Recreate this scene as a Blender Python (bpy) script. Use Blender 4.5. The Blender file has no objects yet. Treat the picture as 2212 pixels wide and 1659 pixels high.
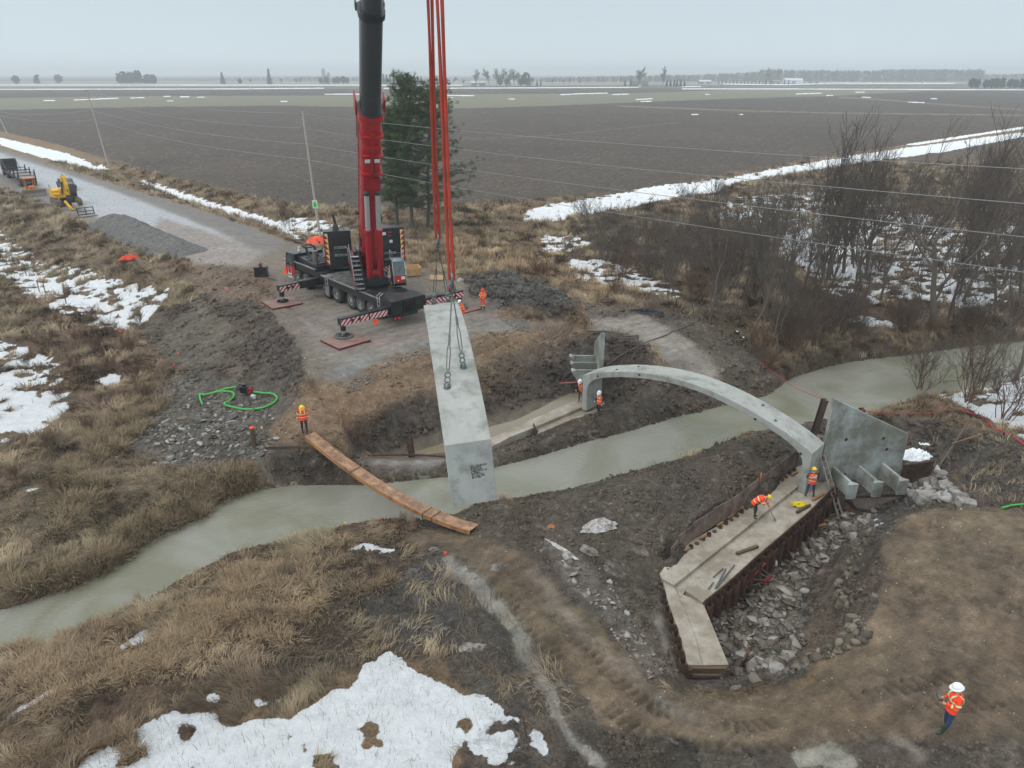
import bpy, bmesh, math, random
import numpy as np
from mathutils import Vector, Matrix, Euler

# ------------------------------------------------------------------ camera, world, light
SC = bpy.context.scene
COL = SC.collection
F, CX, CY, YH, H = 1535.0, 1106.0, 829.5, 158.0, 17.6      # photo measured on a 2212 x 1659 grid
PITCH = math.atan((CY - YH) / F)
_c, _s = math.cos(PITCH), math.sin(PITCH)
cam = bpy.data.cameras.new("camera")
cam.sensor_fit = 'HORIZONTAL'; cam.sensor_width = 36.0; cam.lens = 36.0 * F / 2212.0
cam.clip_start = 0.2; cam.clip_end = 30000
camo = bpy.data.objects.new("camera", cam); COL.objects.link(camo)
camo.location = (0, 0, H); camo.rotation_euler = (math.pi/2 - PITCH, 0, 0)
SC.camera = camo
SC.view_settings.view_transform = 'Standard'; SC.view_settings.look = 'None'
SC.cycles.volume_bounces = 2; SC.cycles.max_bounces = 8
SC.view_settings.exposure = 0.0; SC.view_settings.gamma = 1.0

SUN_EL, SUN_AZ = math.radians(48), math.radians(250)
world = bpy.data.worlds.new("World"); SC.world = world; world.use_nodes = True
nt = world.node_tree; N = nt.nodes; N.clear()
out = N.new("ShaderNodeOutputWorld"); bg = N.new("ShaderNodeBackground")
sky = N.new("ShaderNodeTexSky"); sky.sky_type = 'NISHITA'; sky.sun_disc = False
sky.sun_elevation = SUN_EL; sky.sun_rotation = SUN_AZ; sky.dust_density = 4.0; sky.air_density = 1.5
hs = N.new("ShaderNodeHueSaturation"); hs.inputs['Saturation'].default_value = 0.25
mx = N.new("ShaderNodeMix"); mx.data_type = 'RGBA'; mx.inputs['Factor'].default_value = 0.9
tc = N.new("ShaderNodeTexCoord"); sep = N.new("ShaderNodeSeparateXYZ")
rmp = N.new("ShaderNodeValToRGB")                     # even overcast layer, a little brighter towards the zenith
cr = rmp.color_ramp
cr.elements[0].position = 0.0; cr.elements[0].color = (7.6, 8.75, 9.35, 1)
cr.elements[1].position = 0.12; cr.elements[1].color = (6.0, 7.3, 8.05, 1)
e = cr.elements.new(0.4); e.color = (9.5, 10.4, 10.9, 1)
e = cr.elements.new(0.9); e.color = (13.5, 14.0, 14.2, 1)
ns = N.new("ShaderNodeTexNoise"); ns.inputs['Scale'].default_value = 2.2; ns.inputs['Detail'].default_value = 3
nm = N.new("ShaderNodeMapRange"); nm.inputs['To Min'].default_value = 0.93; nm.inputs['To Max'].default_value = 1.07
vm = N.new("ShaderNodeVectorMath"); vm.operation = 'SCALE'
L = nt.links.new
L(tc.outputs['Generated'], sep.inputs[0]); L(sep.outputs['Z'], rmp.inputs[0])
L(tc.outputs['Generated'], ns.inputs['Vector']); L(ns.outputs['Fac'], nm.inputs['Value'])
L(rmp.outputs[0], vm.inputs[0]); L(nm.outputs[0], vm.inputs['Scale'])
L(sky.outputs[0], hs.inputs['Color']); L(hs.outputs[0], mx.inputs['A']); L(vm.outputs[0], mx.inputs['B'])
L(mx.outputs['Result'], bg.inputs[0]); bg.inputs[1].default_value = 0.1; L(bg.outputs[0], out.inputs[0])

sun = bpy.data.lights.new("sun", 'SUN'); sun.energy = 0.9; sun.angle = math.radians(25); sun.color = (1, 0.97, 0.93)
suno = bpy.data.objects.new("sun", sun); COL.objects.link(suno)
_d = Vector((math.sin(SUN_AZ)*math.cos(SUN_EL), math.cos(SUN_AZ)*math.cos(SUN_EL), math.sin(SUN_EL)))
suno.rotation_euler = _d.to_track_quat('Z', 'Y').to_euler()

# ------------------------------------------------------------------ measuring helpers
def ray(x, y):
    u = (x-CX)/F; v = (CY-y)/F
    return (u, _c+v*_s, -_s+v*_c)
def P(x, y, z=0.0):                                    # photo point -> world point on the level z
    r = ray(x, y); t = (z-H)/r[2]
    return Vector((r[0]*t, r[1]*t, z))
def PY(x, y, Y):                                       # photo point -> world point at distance Y
    r = ray(x, y); t = Y/r[1]
    return Vector((r[0]*t, Y, H+r[2]*t))
def Qn(X, Y, Z):
    w = Y*_c-(Z-H)*_s
    return CX+F*X/w, CY-F*(Y*_s+(Z-H)*_c)/w
R = math.radians
rng = np.random.default_rng(7)
random.seed(5)

def srgb(r, g, b, k=1.0):
    f = lambda v: (v/255/12.92 if v/255 <= .04045 else ((v/255+.055)/1.055)**2.4)*k
    return (f(r), f(g), f(b))

# ------------------------------------------------------------------ noise
_perm = np.random.default_rng(3).permutation(512)
_grad = np.random.default_rng(4).uniform(0, 2*np.pi, 512)
def _pn(x, y):
    xi = np.floor(x).astype(np.int64); yi = np.floor(y).astype(np.int64); xf = x-xi; yf = y-yi
    def g(ix, iy, dx, dy):
        a = _grad[(_perm[(ix & 511)]+iy) & 511]; return np.cos(a)*dx+np.sin(a)*dy
    u = xf*xf*xf*(xf*(xf*6-15)+10); v = yf*yf*yf*(yf*(yf*6-15)+10)
    a = g(xi, yi, xf, yf); b = g(xi+1, yi, xf-1, yf); c = g(xi, yi+1, xf, yf-1); d = g(xi+1, yi+1, xf-1, yf-1)
    return (a+(b-a)*u)*(1-v)+(c+(d-c)*u)*v
def fbm(x, y, s=1.0, o=4, seed=0):
    x = np.asarray(x, float)*s+seed*17.3; y = np.asarray(y, float)*s+seed*31.7; r = 0; a = 1; t = 0
    for i in range(o):
        r = r+a*_pn(x, y)*1.5; t += a; a *= .5; x = x*2.03+5.1; y = y*2.03+9.7
    return r/t*1.4

# ------------------------------------------------------------------ object helpers
def link(name, me, mat=None, parent=None):
    o = bpy.data.objects.new(name, me); COL.objects.link(o)
    if mat is not None and me is not None:
        for m in (mat if isinstance(mat, (list, tuple)) else [mat]): me.materials.append(m)
    if parent is not None: o.parent = parent
    return o
def tag(o, label, cat, group=None):
    o['label'] = label; o['category'] = cat; o['kind'] = 'thing'
    if group: o['group'] = group
    return o
def thing(name, label, cat, loc=(0, 0, 0), rz=0.0, group=None):
    o = bpy.data.objects.new(name, None); COL.objects.link(o)
    o.location = loc; o.rotation_euler = (0, 0, rz); o.empty_display_size = .2
    return tag(o, label, cat, group)
def npmesh(name, V, Fc, smooth=False):
    V = np.asarray(V, np.float32); Fc = np.asarray(Fc, np.int32); me = bpy.data.meshes.new(name)
    k = Fc.shape[1]; me.vertices.add(len(V)); me.vertices.foreach_set('co', V.ravel())
    me.loops.add(Fc.size); me.loops.foreach_set('vertex_index', Fc.ravel())
    me.polygons.add(len(Fc)); me.polygons.foreach_set('loop_start', np.arange(0, Fc.size, k, dtype=np.int32))
    me.polygons.foreach_set('loop_total', np.full(len(Fc), k, np.int32))
    if smooth: me.polygons.foreach_set('use_smooth', np.ones(len(Fc), bool))
    me.update(calc_edges=True); me.validate(); return me
def colattr(me, name, C):
    a = me.attributes.new(name, 'FLOAT_COLOR', 'POINT'); C = np.asarray(C, np.float32)
    if C.shape[1] == 3: C = np.hstack([C, np.ones((len(C), 1), np.float32)])
    a.data.foreach_set('color', C.ravel())
def fattr(me, name, A):
    a = me.attributes.new(name, 'FLOAT', 'POINT'); a.data.foreach_set('value', np.asarray(A, np.float32))

class MB:
    """collects shapes into one mesh"""
    def __init__(s): s.v = []; s.f = []; s.mi = []; s.sm = []; s.M = Matrix.Identity(4); s.m = 0
    def add(s, vs, fs, smooth=False, M=None):
        b = len(s.v); T = s.M if M is None else s.M @ M
        s.v += [T @ Vector(v) for v in vs]
        for f in fs: s.f.append([i+b for i in f]); s.mi.append(s.m); s.sm.append(smooth)
        return s
    def box(s, c, d, rz=0, rx=0, ry=0, bev=0.0):
        M = Matrix.Translation(c) @ Euler((rx, ry, rz)).to_matrix().to_4x4()
        x, y, z = d[0]/2, d[1]/2, d[2]/2
        if bev <= 0:
            vs = [(i*x, j*y, k*z) for k in (-1, 1) for j in (-1, 1) for i in (-1, 1)]
            return s.add(vs, [(0, 2, 3, 1), (4, 5, 7, 6), (0, 1, 5, 4), (2, 6, 7, 3), (0, 4, 6, 2), (1, 3, 7, 5)], M=M)
        b = min(bev, x*.45, y*.45, z*.45)
        bm = bmesh.new(); bmesh.ops.create_cube(bm, size=1)
        for v in bm.verts: v.co = (v.co.x*2*x, v.co.y*2*y, v.co.z*2*z)
        bmesh.ops.bevel(bm, geom=bm.edges[:], offset=b, segments=2, affect='EDGES')
        bm.verts.index_update(); vs = [v.co[:] for v in bm.verts]; fs = [[v.index for v in f.verts] for f in bm.faces]; bm.free()
        return s.add(vs, fs, M=M)
    def boxab(s, a, b, bev=0.0):
        return s.box([(a[i]+b[i])/2 for i in range(3)], [abs(b[i]-a[i]) for i in range(3)], bev=bev)
    def cyl(s, a, b, r0, r1=None, n=12, cap=True, smooth=True):
        r1 = r0 if r1 is None else r1; a = Vector(a); b = Vector(b); d = (b-a)
        q = d.to_track_quat('Z', 'Y') if d.length > 1e-9 else Euler((0, 0, 0)).to_quaternion()
        vs = []
        for p, r in ((a, r0), (b, r1)):
            for i in range(n):
                t = 2*math.pi*i/n; vs.append(p+q @ Vector((r*math.cos(t), r*math.sin(t), 0)))
        s.add(vs, [(i, (i+1) % n, n+(i+1) % n, n+i) for i in range(n)], smooth)
        if cap: s.add(vs, [tuple(range(n-1, -1, -1)), tuple(range(n, 2*n))])
        return s
    def beam(s, a, b, w, h, up=(0, 0, 1)):              # rectangular bar from a to b
        a = Vector(a); b = Vector(b); d = (b-a).normalized(); u = Vector(up)
        if abs(d.dot(u)) > .99: u = Vector((1, 0, 0))
        r = d.cross(u).normalized(); u = r.cross(d)
        vs = [p+r*(i*w/2)+u*(j*h/2) for p in (a, b) for i, j in ((-1, -1), (1, -1), (1, 1), (-1, 1))]
        return s.add(vs, [(0, 1, 2, 3), (7, 6, 5, 4), (0, 4, 5, 1), (1, 5, 6, 2), (2, 6, 7, 3), (3, 7, 4, 0)])
    def tube(s, pts, r, n=8, smooth=True, cap=True):
        pts = [Vector(p) for p in pts]; m = len(pts); rs = r if isinstance(r, (list, tuple)) else [r]*m
        vs = []; up = Vector((0, 0, 1)); pr = None
        for i, p in enumerate(pts):
            d = (pts[min(i+1, m-1)]-pts[max(i-1, 0)]).normalized()
            if pr is None:
                ref = up if abs(d.z) < .9 else Vector((1, 0, 0)); x = d.cross(ref).normalized()
            else: x = (pr-d*pr.dot(d)).normalized()
            pr = x; y = d.cross(x)
            for k in range(n):
                t = 2*math.pi*k/n; vs.append(p+(x*math.cos(t)+y*math.sin(t))*rs[i])
        fs = [(i*n+k, i*n+(k+1) % n, (i+1)*n+(k+1) % n, (i+1)*n+k) for i in range(m-1) for k in range(n)]
        s.add(vs, fs, smooth)
        if cap: s.add(vs, [tuple(range(n-1, -1, -1)), tuple(range((m-1)*n, m*n))])
        return s
    def prism(s, poly, z0, z1, M=None):                 # polygon in XY extruded along Z
        n = len(poly); vs = [(p[0], p[1], z0) for p in poly]+[(p[0], p[1], z1) for p in poly]
        return s.add(vs, [tuple(range(n-1, -1, -1)), tuple(range(n, 2*n))]+[(i, (i+1) % n, n+(i+1) % n, n+i) for i in range(n)], M=M)
    def slab(s, sec, x0, x1):                           # polygon in XZ extruded along Y
        n = len(sec); vs = [(p[0], x0, p[1]) for p in sec]+[(p[0], x1, p[1]) for p in sec]
        return s.add(vs, [tuple(range(n-1, -1, -1)), tuple(range(n, 2*n))]+[(i, (i+1) % n, n+(i+1) % n, n+i) for i in range(n)])
    def ring(s, c, R_, r, axis=(0, 0, 1), n=20, k=8, sx=1.0, arc=1.0):
        q = Vector(axis).to_track_quat('Z', 'Y'); c = Vector(c); m = n if arc >= 1 else int(n*arc)
        pts = [c+q @ Vector((R_*sx*math.cos(2*math.pi*i/n), R_*math.sin(2*math.pi*i/n), 0)) for i in range(m+(0 if arc < 1 else 1))]
        return s.tube(pts, r, k, cap=arc < 1)
    def ball(s, c, r, n=10, m=7):
        if not isinstance(r, (list, tuple)): r = (r, r, r)
        vs = [(c[0], c[1], c[2]+r[2])]
        for j in range(1, m):
            t = math.pi*j/m
            for i in range(n):
                p = 2*math.pi*i/n; vs.append((c[0]+r[0]*math.sin(t)*math.cos(p), c[1]+r[1]*math.sin(t)*math.sin(p), c[2]+r[2]*math.cos(t)))
        vs.append((c[0], c[1], c[2]-r[2])); e = len(vs)-1
        fs = [(0, 1+i, 1+(i+1) % n) for i in range(n)]
        for j in range(m-2):
            for i in range(n): a = 1+j*n+i; b = 1+j*n+(i+1) % n; fs.append((a, a+n, b+n, b))
        fs += [(e, 1+(m-2)*n+(i+1) % n, 1+(m-2)*n+i) for i in range(n)]
        return s.add(vs, fs, True)
    def mesh(s, name='mesh'):
        me = bpy.data.meshes.new(name); me.from_pydata([tuple(v) for v in s.v], [], s.f)
        me.polygons.foreach_set('material_index', s.mi); me.polygons.foreach_set('use_smooth', s.sm); me.update(); return me
    def build(s, name, mat, parent=None):
        return link(name, s.mesh(name), mat, parent)
def copy_tree(o, parent=None):
    c = o.copy(); COL.objects.link(c); c.parent = parent
    for ch in list(o.children):
        copy_tree(ch, c)
    return c

# ------------------------------------------------------------------ materials
MATS = {}
def mat(name, col, rough=.6, metal=0.0, var=.15, scale=3.0, bump=0.0, bscale=20.0, dirt=None, dirtamt=.4, dscale=1.5, spec=.5, coat=0.0, trans=0.0):
    if name in MATS: return MATS[name]
    m = bpy.data.materials.new(name); m.use_nodes = True; t = m.node_tree; b = t.nodes['Principled BSDF']; l = t.links.new
    b.inputs['Roughness'].default_value = rough; b.inputs['Metallic'].default_value = metal
    b.inputs['Specular IOR Level'].default_value = spec; b.inputs['Coat Weight'].default_value = coat
    tc = t.nodes.new("ShaderNodeTexCoord")
    n = t.nodes.new("ShaderNodeTexNoise"); n.inputs['Scale'].default_value = scale; n.inputs['Detail'].default_value = 6; n.inputs['Roughness'].default_value = .65
    l(tc.outputs['Object'], n.inputs['Vector'])
    mr = t.nodes.new("ShaderNodeMapRange"); mr.inputs['From Min'].default_value = .25; mr.inputs['From Max'].default_value = .75
    mr.inputs['To Min'].default_value = 1-var; mr.inputs['To Max'].default_value = 1+var; l(n.outputs['Fac'], mr.inputs['Value'])
    v = t.nodes.new("ShaderNodeVectorMath"); v.operation = 'SCALE'; v.inputs[0].default_value = col[:3]; l(mr.outputs[0], v.inputs['Scale'])
    src = v.outputs[0]
    if dirt:
        n2 = t.nodes.new("ShaderNodeTexNoise"); n2.inputs['Scale'].default_value = dscale; n2.inputs['Detail'].default_value = 8; n2.inputs['Roughness'].default_value = .7
        l(tc.outputs['Object'], n2.inputs['Vector'])
        r2 = t.nodes.new("ShaderNodeMapRange"); r2.inputs['From Min'].default_value = .62-dirtamt*.4; r2.inputs['From Max'].default_value = .72-dirtamt*.2
        l(n2.outputs['Fac'], r2.inputs['Value'])
        x = t.nodes.new("ShaderNodeMix"); x.data_type = 'RGBA'; x.inputs['B'].default_value = (*dirt[:3], 1)
        l(r2.outputs[0], x.inputs['Factor']); l(src, x.inputs['A']); src = x.outputs['Result']
        q = t.nodes.new("ShaderNodeMapRange"); q.inputs['To Min'].default_value = rough; q.inputs['To Max'].default_value = min(1, rough+.3)
        l(r2.outputs[0], q.inputs['Value']); l(q.outputs[0], b.inputs['Roughness'])
    l(src, b.inputs['Base Color'])
    if bump > 0:
        n3 = t.nodes.new("ShaderNodeTexNoise"); n3.inputs['Scale'].default_value = bscale; n3.inputs['Detail'].default_value = 5
        l(tc.outputs['Object'], n3.inputs['Vector'])
        bp = t.nodes.new("ShaderNodeBump"); bp.inputs['Strength'].default_value = 1; bp.inputs['Distance'].default_value = bump
        l(n3.outputs['Fac'], bp.inputs['Height']); l(bp.outputs[0], b.inputs['Normal'])
    if trans: b.inputs['Transmission Weight'].default_value = trans
    MATS[name] = m; return m
def attrmat(name, rough=.85, trans=0.0, scale=0.0):
    m = bpy.data.materials.new(name); m.use_nodes = True; t = m.node_tree; b = t.nodes['Principled BSDF']
    a = t.nodes.new("ShaderNodeAttribute"); a.attribute_name = 'Col'
    t.links.new(a.outputs['Color'], b.inputs['Base Color']); b.inputs['Roughness'].default_value = rough
    b.inputs['Specular IOR Level'].default_value = .25
    return m
# ------------------------------------------------------------------ terrain
WZ = -3.6
FAR_BANK = [(-60, 1345), (0, 1330), (60, 1300), (150, 1275), (230, 1240), (290, 1195), (330, 1165), (400, 1135), (450, 1115), (480, 1080), (540, 1062),
            (600, 1052), (700, 1046), (800, 1048), (870, 1040), (965, 1030), (1070, 1010), (1150, 990), (1250, 960), (1350, 935),
            (1450, 905), (1540, 883), (1590, 870), (1655, 858), (1708, 816), (1768, 795), (1841, 780), (1925, 770), (1975, 766), (2075, 750), (2208, 733), (2300, 724)]
NEAR_BANK = [(-60, 1415), (0, 1402), (80, 1392), (170, 1360), (250, 1330), (320, 1290), (400, 1245), (470, 1212), (485, 1195), (570, 1176), (640, 1165), (700, 1150),
             (740, 1135), (800, 1122), (860, 1118), (904, 1123), (991, 1106), (1021, 1090), (1071, 1080), (1104, 1076), (1237, 1053), (1337, 1026), (1475, 988),
             (1508, 976), (1565, 953), (1608, 936), (1661, 926), (1728, 912), (1795, 905), (1875, 890), (1941, 873), (2025, 850), (2141, 836), (2230, 805), (2300, 790)]
MID = [(-60, 1380), (0, 1365), (200, 1300), (350, 1215), (560, 1120), (750, 1090), (900, 1080), (1100, 1045), (1300, 995), (1500, 925), (1640, 890), (1750, 855), (1900, 820), (2100, 785), (2300, 760)]
def z_(pts, z): return [(x, y, z) for x, y in pts]
BREAK = [
 z_(FAR_BANK, WZ), z_(NEAR_BANK, WZ), z_(MID, -4.5),
 # far-right bank and woods
 [(1640, 830, -2.9), (1700, 792, -2.7), (1850, 742, -2.5), (2000, 730, -2.6), (2212, 708, -2.5), (2400, 690, -2.5)],
 [(1450, 690, -1.4), (1600, 650, -1.2), (1900, 620, -1.4), (2212, 600, -1.3)],
 [(1240, 600, -.8), (1500, 560, -.9), (1800, 520, -.9), (2212, 480, -.8), (2500, 450, -.8)],
 [(1128, 470, -.5), (1300, 445, -.5), (1475, 412, -.45), (1808, 352, -.4), (2212, 291, -.4)],
 [(1040, 440, 0), (1230, 426, 0), (1480, 392, 0), (1800, 335, 0), (2212, 268, 0)],
 [(900, 520, -.3), (1050, 520, -.5), (1150, 560, -.6), (1180, 600, -.6)],
 # road, verge, north ditch
 [(-40, 345, 0), (0, 360, 0), (250, 440, 0), (450, 510, 0), (640, 570, 0), (700, 600, 0)],
 [(-40, 310, -.06), (0, 322, -.06), (245, 397, -.06), (450, 457, -.06), (620, 520, -.06), (690, 545, -.06)],
 [(-40, 288, -1.0), (0, 305, -1.0), (120, 342, -1.0), (230, 370, -1.0), (330, 402, -1.0), (480, 450, -1.0), (600, 488, -1.0), (700, 505, -.8), (780, 505, -.6)],
 [(-40, 275, 0), (0, 283, 0), (120, 310, 0), (235, 345, 0), (430, 400, 0), (640, 445, 0), (760, 450, 0), (900, 448, 0), (1040, 440, 0)],
 # south side of the road
 [(-40, 385, -.1), (0, 402, -.1), (95, 442, -.1), (200, 490, -.1), (330, 545, -.1), (440, 575, -.1), (520, 600, 0)],
 [(-60, 500, -1.9), (0, 525, -1.9), (60, 570, -2), (150, 632, -2.1), (250, 695, -2.2), (330, 740, -2.3)],
 [(-80, 640, -1.8), (0, 650, -1.8), (120, 720, -2.0), (200, 780, -2.1)],
 [(-80, 850, -2.1), (0, 850, -2.2), (150, 880, -2.3), (260, 820, -2.3), (330, 850, -2.3)],
 [(0, 1100, -2.5), (200, 1000, -2.4), (350, 960, -2.4), (300, 1080, -2.6)],
 [(-80, 1300, -3.0), (0, 1285, -3.0), (130, 1240, -3.0), (220, 1190, -2.9), (300, 1130, -2.9), (400, 1070, -2.9), (500, 1030, -2.8), (560, 1020, -2.8)],
 # crane pad
 [(545, 600, 0), (590, 650, 0), (575, 690, 0), (630, 750, 0), (660, 800, -.1), (650, 850, -.4), (640, 890, -.8)],
 [(480, 585, .7), (520, 600, .7), (560, 620, .5)], [(430, 600, -.6), (450, 650, -.9), (500, 680, -.5)],
 [(700, 640, 0), (780, 700, 0), (850, 730, 0), (1000, 690, 0), (1060, 665, 0)], [(720, 600, 0), (900, 560, 0), (980, 600, 0)],
 [(690, 820, -.12), (760, 776, 0), (850, 746, 0), (925, 730, 0), (1010, 700, -.1), (1100, 690, -.2), (1180, 690, -.3), (1270, 700, -.6)],
 [(1010, 625, .5), (1060, 612, 1.1), (1120, 630, 1.0), (1180, 650, .7), (1240, 672, .2)], [(1000, 600, 0), (1100, 585, -.1), (1230, 640, -.4)],
 [(1080, 670, -.1), (1200, 685, -.3), (1300, 690, -.5)],
 # embankment on the left of the pad
 [(300, 760, -2.3), (400, 830, -2.3), (500, 850, -2.1), (590, 870, -1.7)], [(330, 700, -2.2), (380, 770, -2.2)],
 [(330, 1000, -2.6), (430, 970, -2.5), (520, 960, -2.3), (560, 930, -1.9), (350, 880, -2.4), (450, 900, -2.3)],
 # man, footbridge bank and cut edge
 [(620, 900, -1.0), (660, 938, -1.1), (710, 930, -1.1)], [(575, 966, -1.45), (690, 964, -1.35), (738, 935, -1.3)],
 [(585, 985, -2.1), (700, 990, -2.3), (760, 1000, -2.6)], [(600, 1030, -3.2), (700, 1030, -3.2), (800, 1032, -3.2)],
 # brown bench and pit
 [(740, 870, -.7), (860, 810, -.6), (930, 780, -.6), (1060, 748, -.65), (1200, 705, -.7)],
 [(740, 918, -1.35), (820, 888, -1.35), (904, 846, -1.3), (937, 846, -1.3), (1030, 788, -1.2), (1070, 768, -1.2), (1137, 745, -1.15), (1220, 722, -1.1), (1270, 718, -.95), (1337, 722, -.9), (1387, 742, -.9), (1417, 772, -.95), (1425, 795, -1.1)],
 [(752, 972, -3.2), (800, 978, -3.5), (887, 980, -3.6), (957, 960, -3.65), (1057, 920, -3.6), (1120, 900, -3.55), (1170, 872, -3.5), (1215, 846, -3.5), (1250, 835, -3.5), (1300, 830, -3.4), (1340, 838, -3.3)],
 [(870, 985, -3.72), (1000, 965, -3.75), (1100, 930, -3.75), (1190, 880, -3.75), (1230, 865, -3.75)],
 [(770, 992, -2.85), (850, 1003, -2.9), (960, 1006, -2.95), (1060, 985, -3.0), (1160, 957, -2.95), (1225, 930, -2.9), (1290, 903, -2.9), (1350, 885, -2.7), (1450, 855, -2.6), (1550, 850, -2.9)],
 [(1330, 865, -3.0), (1380, 830, -2.3), (1450, 800, -1.3), (1420, 760, -.7), (1530, 760, -1.0), (1600, 800, -1.9)],
 [(1300, 705, -.5), (1450, 715, -.6), (1480, 750, -.8)],
 # near bank: mud mound left of the footing
 [(1040, 1110, -2.9), (1150, 1110, -2.6), (1280, 1080, -2.4), (1400, 1045, -2.3), (1550, 985, -2.35), (1680, 950, -2.8)],
 [(1425, 1228, -2.95), (1460, 1180, -2.3), (1492, 1127, -2.05), (1540, 1092, -2.0), (1590, 1067, -2.0), (1640, 1040, -2.1), (1716, 984, -2.2)],
 [(1440, 1240, -3.9), (1500, 1190, -3.9), (1600, 1120, -3.9), (1700, 1045, -3.9), (1790, 1040, -3.9)], [(1470, 1300, -3.9), (1520, 1400, -3.9)], [(1070, 960, -3.9), (1160, 922, -3.9), (1280, 868, -3.9)],
 [(1020, 1150, -2.55), (1150, 1200, -2.3), (1300, 1190, -2.45), (1390, 1250, -2.9), (1430, 1370, -3.1), (1470, 1470, -3.3)],
 [(1300, 1300, -2.4), (1380, 1400, -2.5), (1440, 1470, -2.7)],
 [(1060, 1220, -2.2), (1180, 1340, -2.0), (1330, 1480, -1.9), (1500, 1550, -1.6), (1700, 1560, -1.1), (1900, 1480, -.5), (2040, 1590, .0)],
 [(1000, 1230, -2.35), (1100, 1360, -2.2), (1200, 1500, -1.9), (1270, 1640, -1.5)],
 [(2300, 1400, 0), (2212, 1350, 0), (2212, 1150, .1), (2100, 1115, 0), (1990, 1108, -.05)],
 [(1975, 1108, -.15), (1905, 1160, -.2), (1905, 1250, -.35), (1885, 1330, -.6), (1820, 1400, -1.0), (1740, 1450, -1.5), (1660, 1480, -2.0), (1560, 1490, -2.6), (1490, 1480, -3.1)],
 [(1930, 1130, -1.7), (1880, 1160, -2.0), (1850, 1230, -2.3), (1820, 1300, -2.7), (1780, 1370, -3.0), (1720, 1430, -3.2)],
 [(1560, 1450, -4.15), (1620, 1440, -4.1), (1560, 1370, -4.35), (1600, 1300, -4.4), (1680, 1230, -4.45), (1760, 1150, -4.4), (1830, 1100, -4.3), (1900, 1090, -4.2), (1980, 1060, -3.9)],
 [(1700, 1390, -3.95), (1720, 1300, -4.0), (1790, 1210, -3.9), (1860, 1130, -3.7)],
 [(1530, 1462, -4.0), (1490, 1462, -4.0)],
 [(2300, 1600, .1), (2212, 1640, .1), (1900, 1640, -.3), (1600, 1650, -.9), (1400, 1655, -1.2)],
 # right bank behind the wing wall
 [(1860, 905, -3.0), (1960, 890, -2.8), (2050, 865, -2.5), (2212, 850, -2.1), (2400, 840, -2.0)],
 [(1880, 925, -3.3), (1960, 930, -3.2), (2040, 980, -3.3), (2050, 1030, -3.5), (1990, 1040, -3.8), (1900, 1020, -3.8), (1800, 1020, -3.8)],
 [(2040, 900, -2.1), (2110, 950, -2.0), (2212, 960, -1.7), (2300, 950, -1.6)], [(2100, 1010, -2.6), (2212, 1040, -1.2), (2060, 1092, -.6)],
 # left low bank, near
 [(-60, 1460, -3.0), (0, 1448, -3.0), (200, 1398, -2.9), (330, 1335, -2.9), (480, 1250, -2.9), (600, 1212, -2.9), (760, 1160, -2.9), (880, 1150, -2.8)],
 [(0, 1560, -2.5), (300, 1450, -2.4), (500, 1350, -2.4), (700, 1260, -2.4), (900, 1220, -2.4)],
 [(-60, 1700, -2.1), (200, 1650, -2.1), (450, 1600, -2.0), (600, 1500, -2.1), (800, 1400, -2.2), (950, 1380, -2.2)],
 [(600, 1655, -1.8), (800, 1560, -1.8), (1000, 1560, -1.7), (1100, 1650, -1.5)],
]
T0, T1, DT = -1.12, 1.12, .0031
Y0 = 6.0; DL = .0052
tt = np.arange(T0, T1, DT); nT = len(tt)
lnY = np.arange(math.log(Y0), math.log(160.), DL); nY = len(lnY)

def solve_terrain():
    def raster(k):                                     # constraints on a grid coarsened k times
        a, b = (nY+k-1)//k, (nT+k-1)//k
        S = np.zeros((a, b)); C = np.zeros((a, b))
        for line in BREAK:
            W3 = [P(*p) for p in line]
            for i in range(len(W3)-1):
                p, q = W3[i], W3[i+1]
                m = max(2, int(max(abs(math.log(max(q.y, 1)/max(p.y, 1)))/DL, abs(q.x/q.y-p.x/p.y)/DT)/k*2)+2)
                f = np.linspace(0, 1, m); X = p.x+(q.x-p.x)*f; Y = p.y+(q.y-p.y)*f; Z = p.z+(q.z-p.z)*f
                I = np.round((np.log(Y)-lnY[0])/DL/k).astype(int); J = np.round((X/Y-T0)/DT/k).astype(int)
                ok = (I >= 0) & (I < a) & (J >= 0) & (J < b)
                np.add.at(S, (I[ok], J[ok]), Z[ok]); np.add.at(C, (I[ok], J[ok]), 1)
        M = C > 0; S[M] /= C[M]; M[-1, :] = True; S[-1, :] = 0
        return S, M
    Z = None
    for k, it in ((32, 400), (16, 300), (8, 250), (4, 180), (2, 120), (1, 60)):
        S, M = raster(k)
        if Z is None: Z = np.where(M, S, S[M].mean())
        else:
            a, b = S.shape; yi = np.linspace(0, Z.shape[0]-1, a); xi = np.linspace(0, Z.shape[1]-1, b)
            y0 = np.floor(yi).astype(int); y1 = np.minimum(y0+1, Z.shape[0]-1); x0 = np.floor(xi).astype(int); x1 = np.minimum(x0+1, Z.shape[1]-1)
            fy = (yi-y0)[:, None]; fx = (xi-x0)[None, :]
            Z = (Z[y0][:, x0]*(1-fx)+Z[y0][:, x1]*fx)*(1-fy)+(Z[y1][:, x0]*(1-fx)+Z[y1][:, x1]*fx)*fy
            Z = np.where(M, S, Z)
        for _ in range(it):
            Pd = np.pad(Z, 1, mode='edge'); A = (Pd[:-2, 1:-1]+Pd[2:, 1:-1]+Pd[1:-1, :-2]+Pd[1:-1, 2:])*.25
            Z = np.where(M, S, A)
    for _ in range(3):                                  # soften creases
        Pd = np.pad(Z, 1, mode='edge'); Z = (Pd[:-2, 1:-1]+Pd[2:, 1:-1]+Pd[1:-1, :-2]+Pd[1:-1, 2:]+4*Z)/8
    return Z
ZB = solve_terrain()

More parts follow.
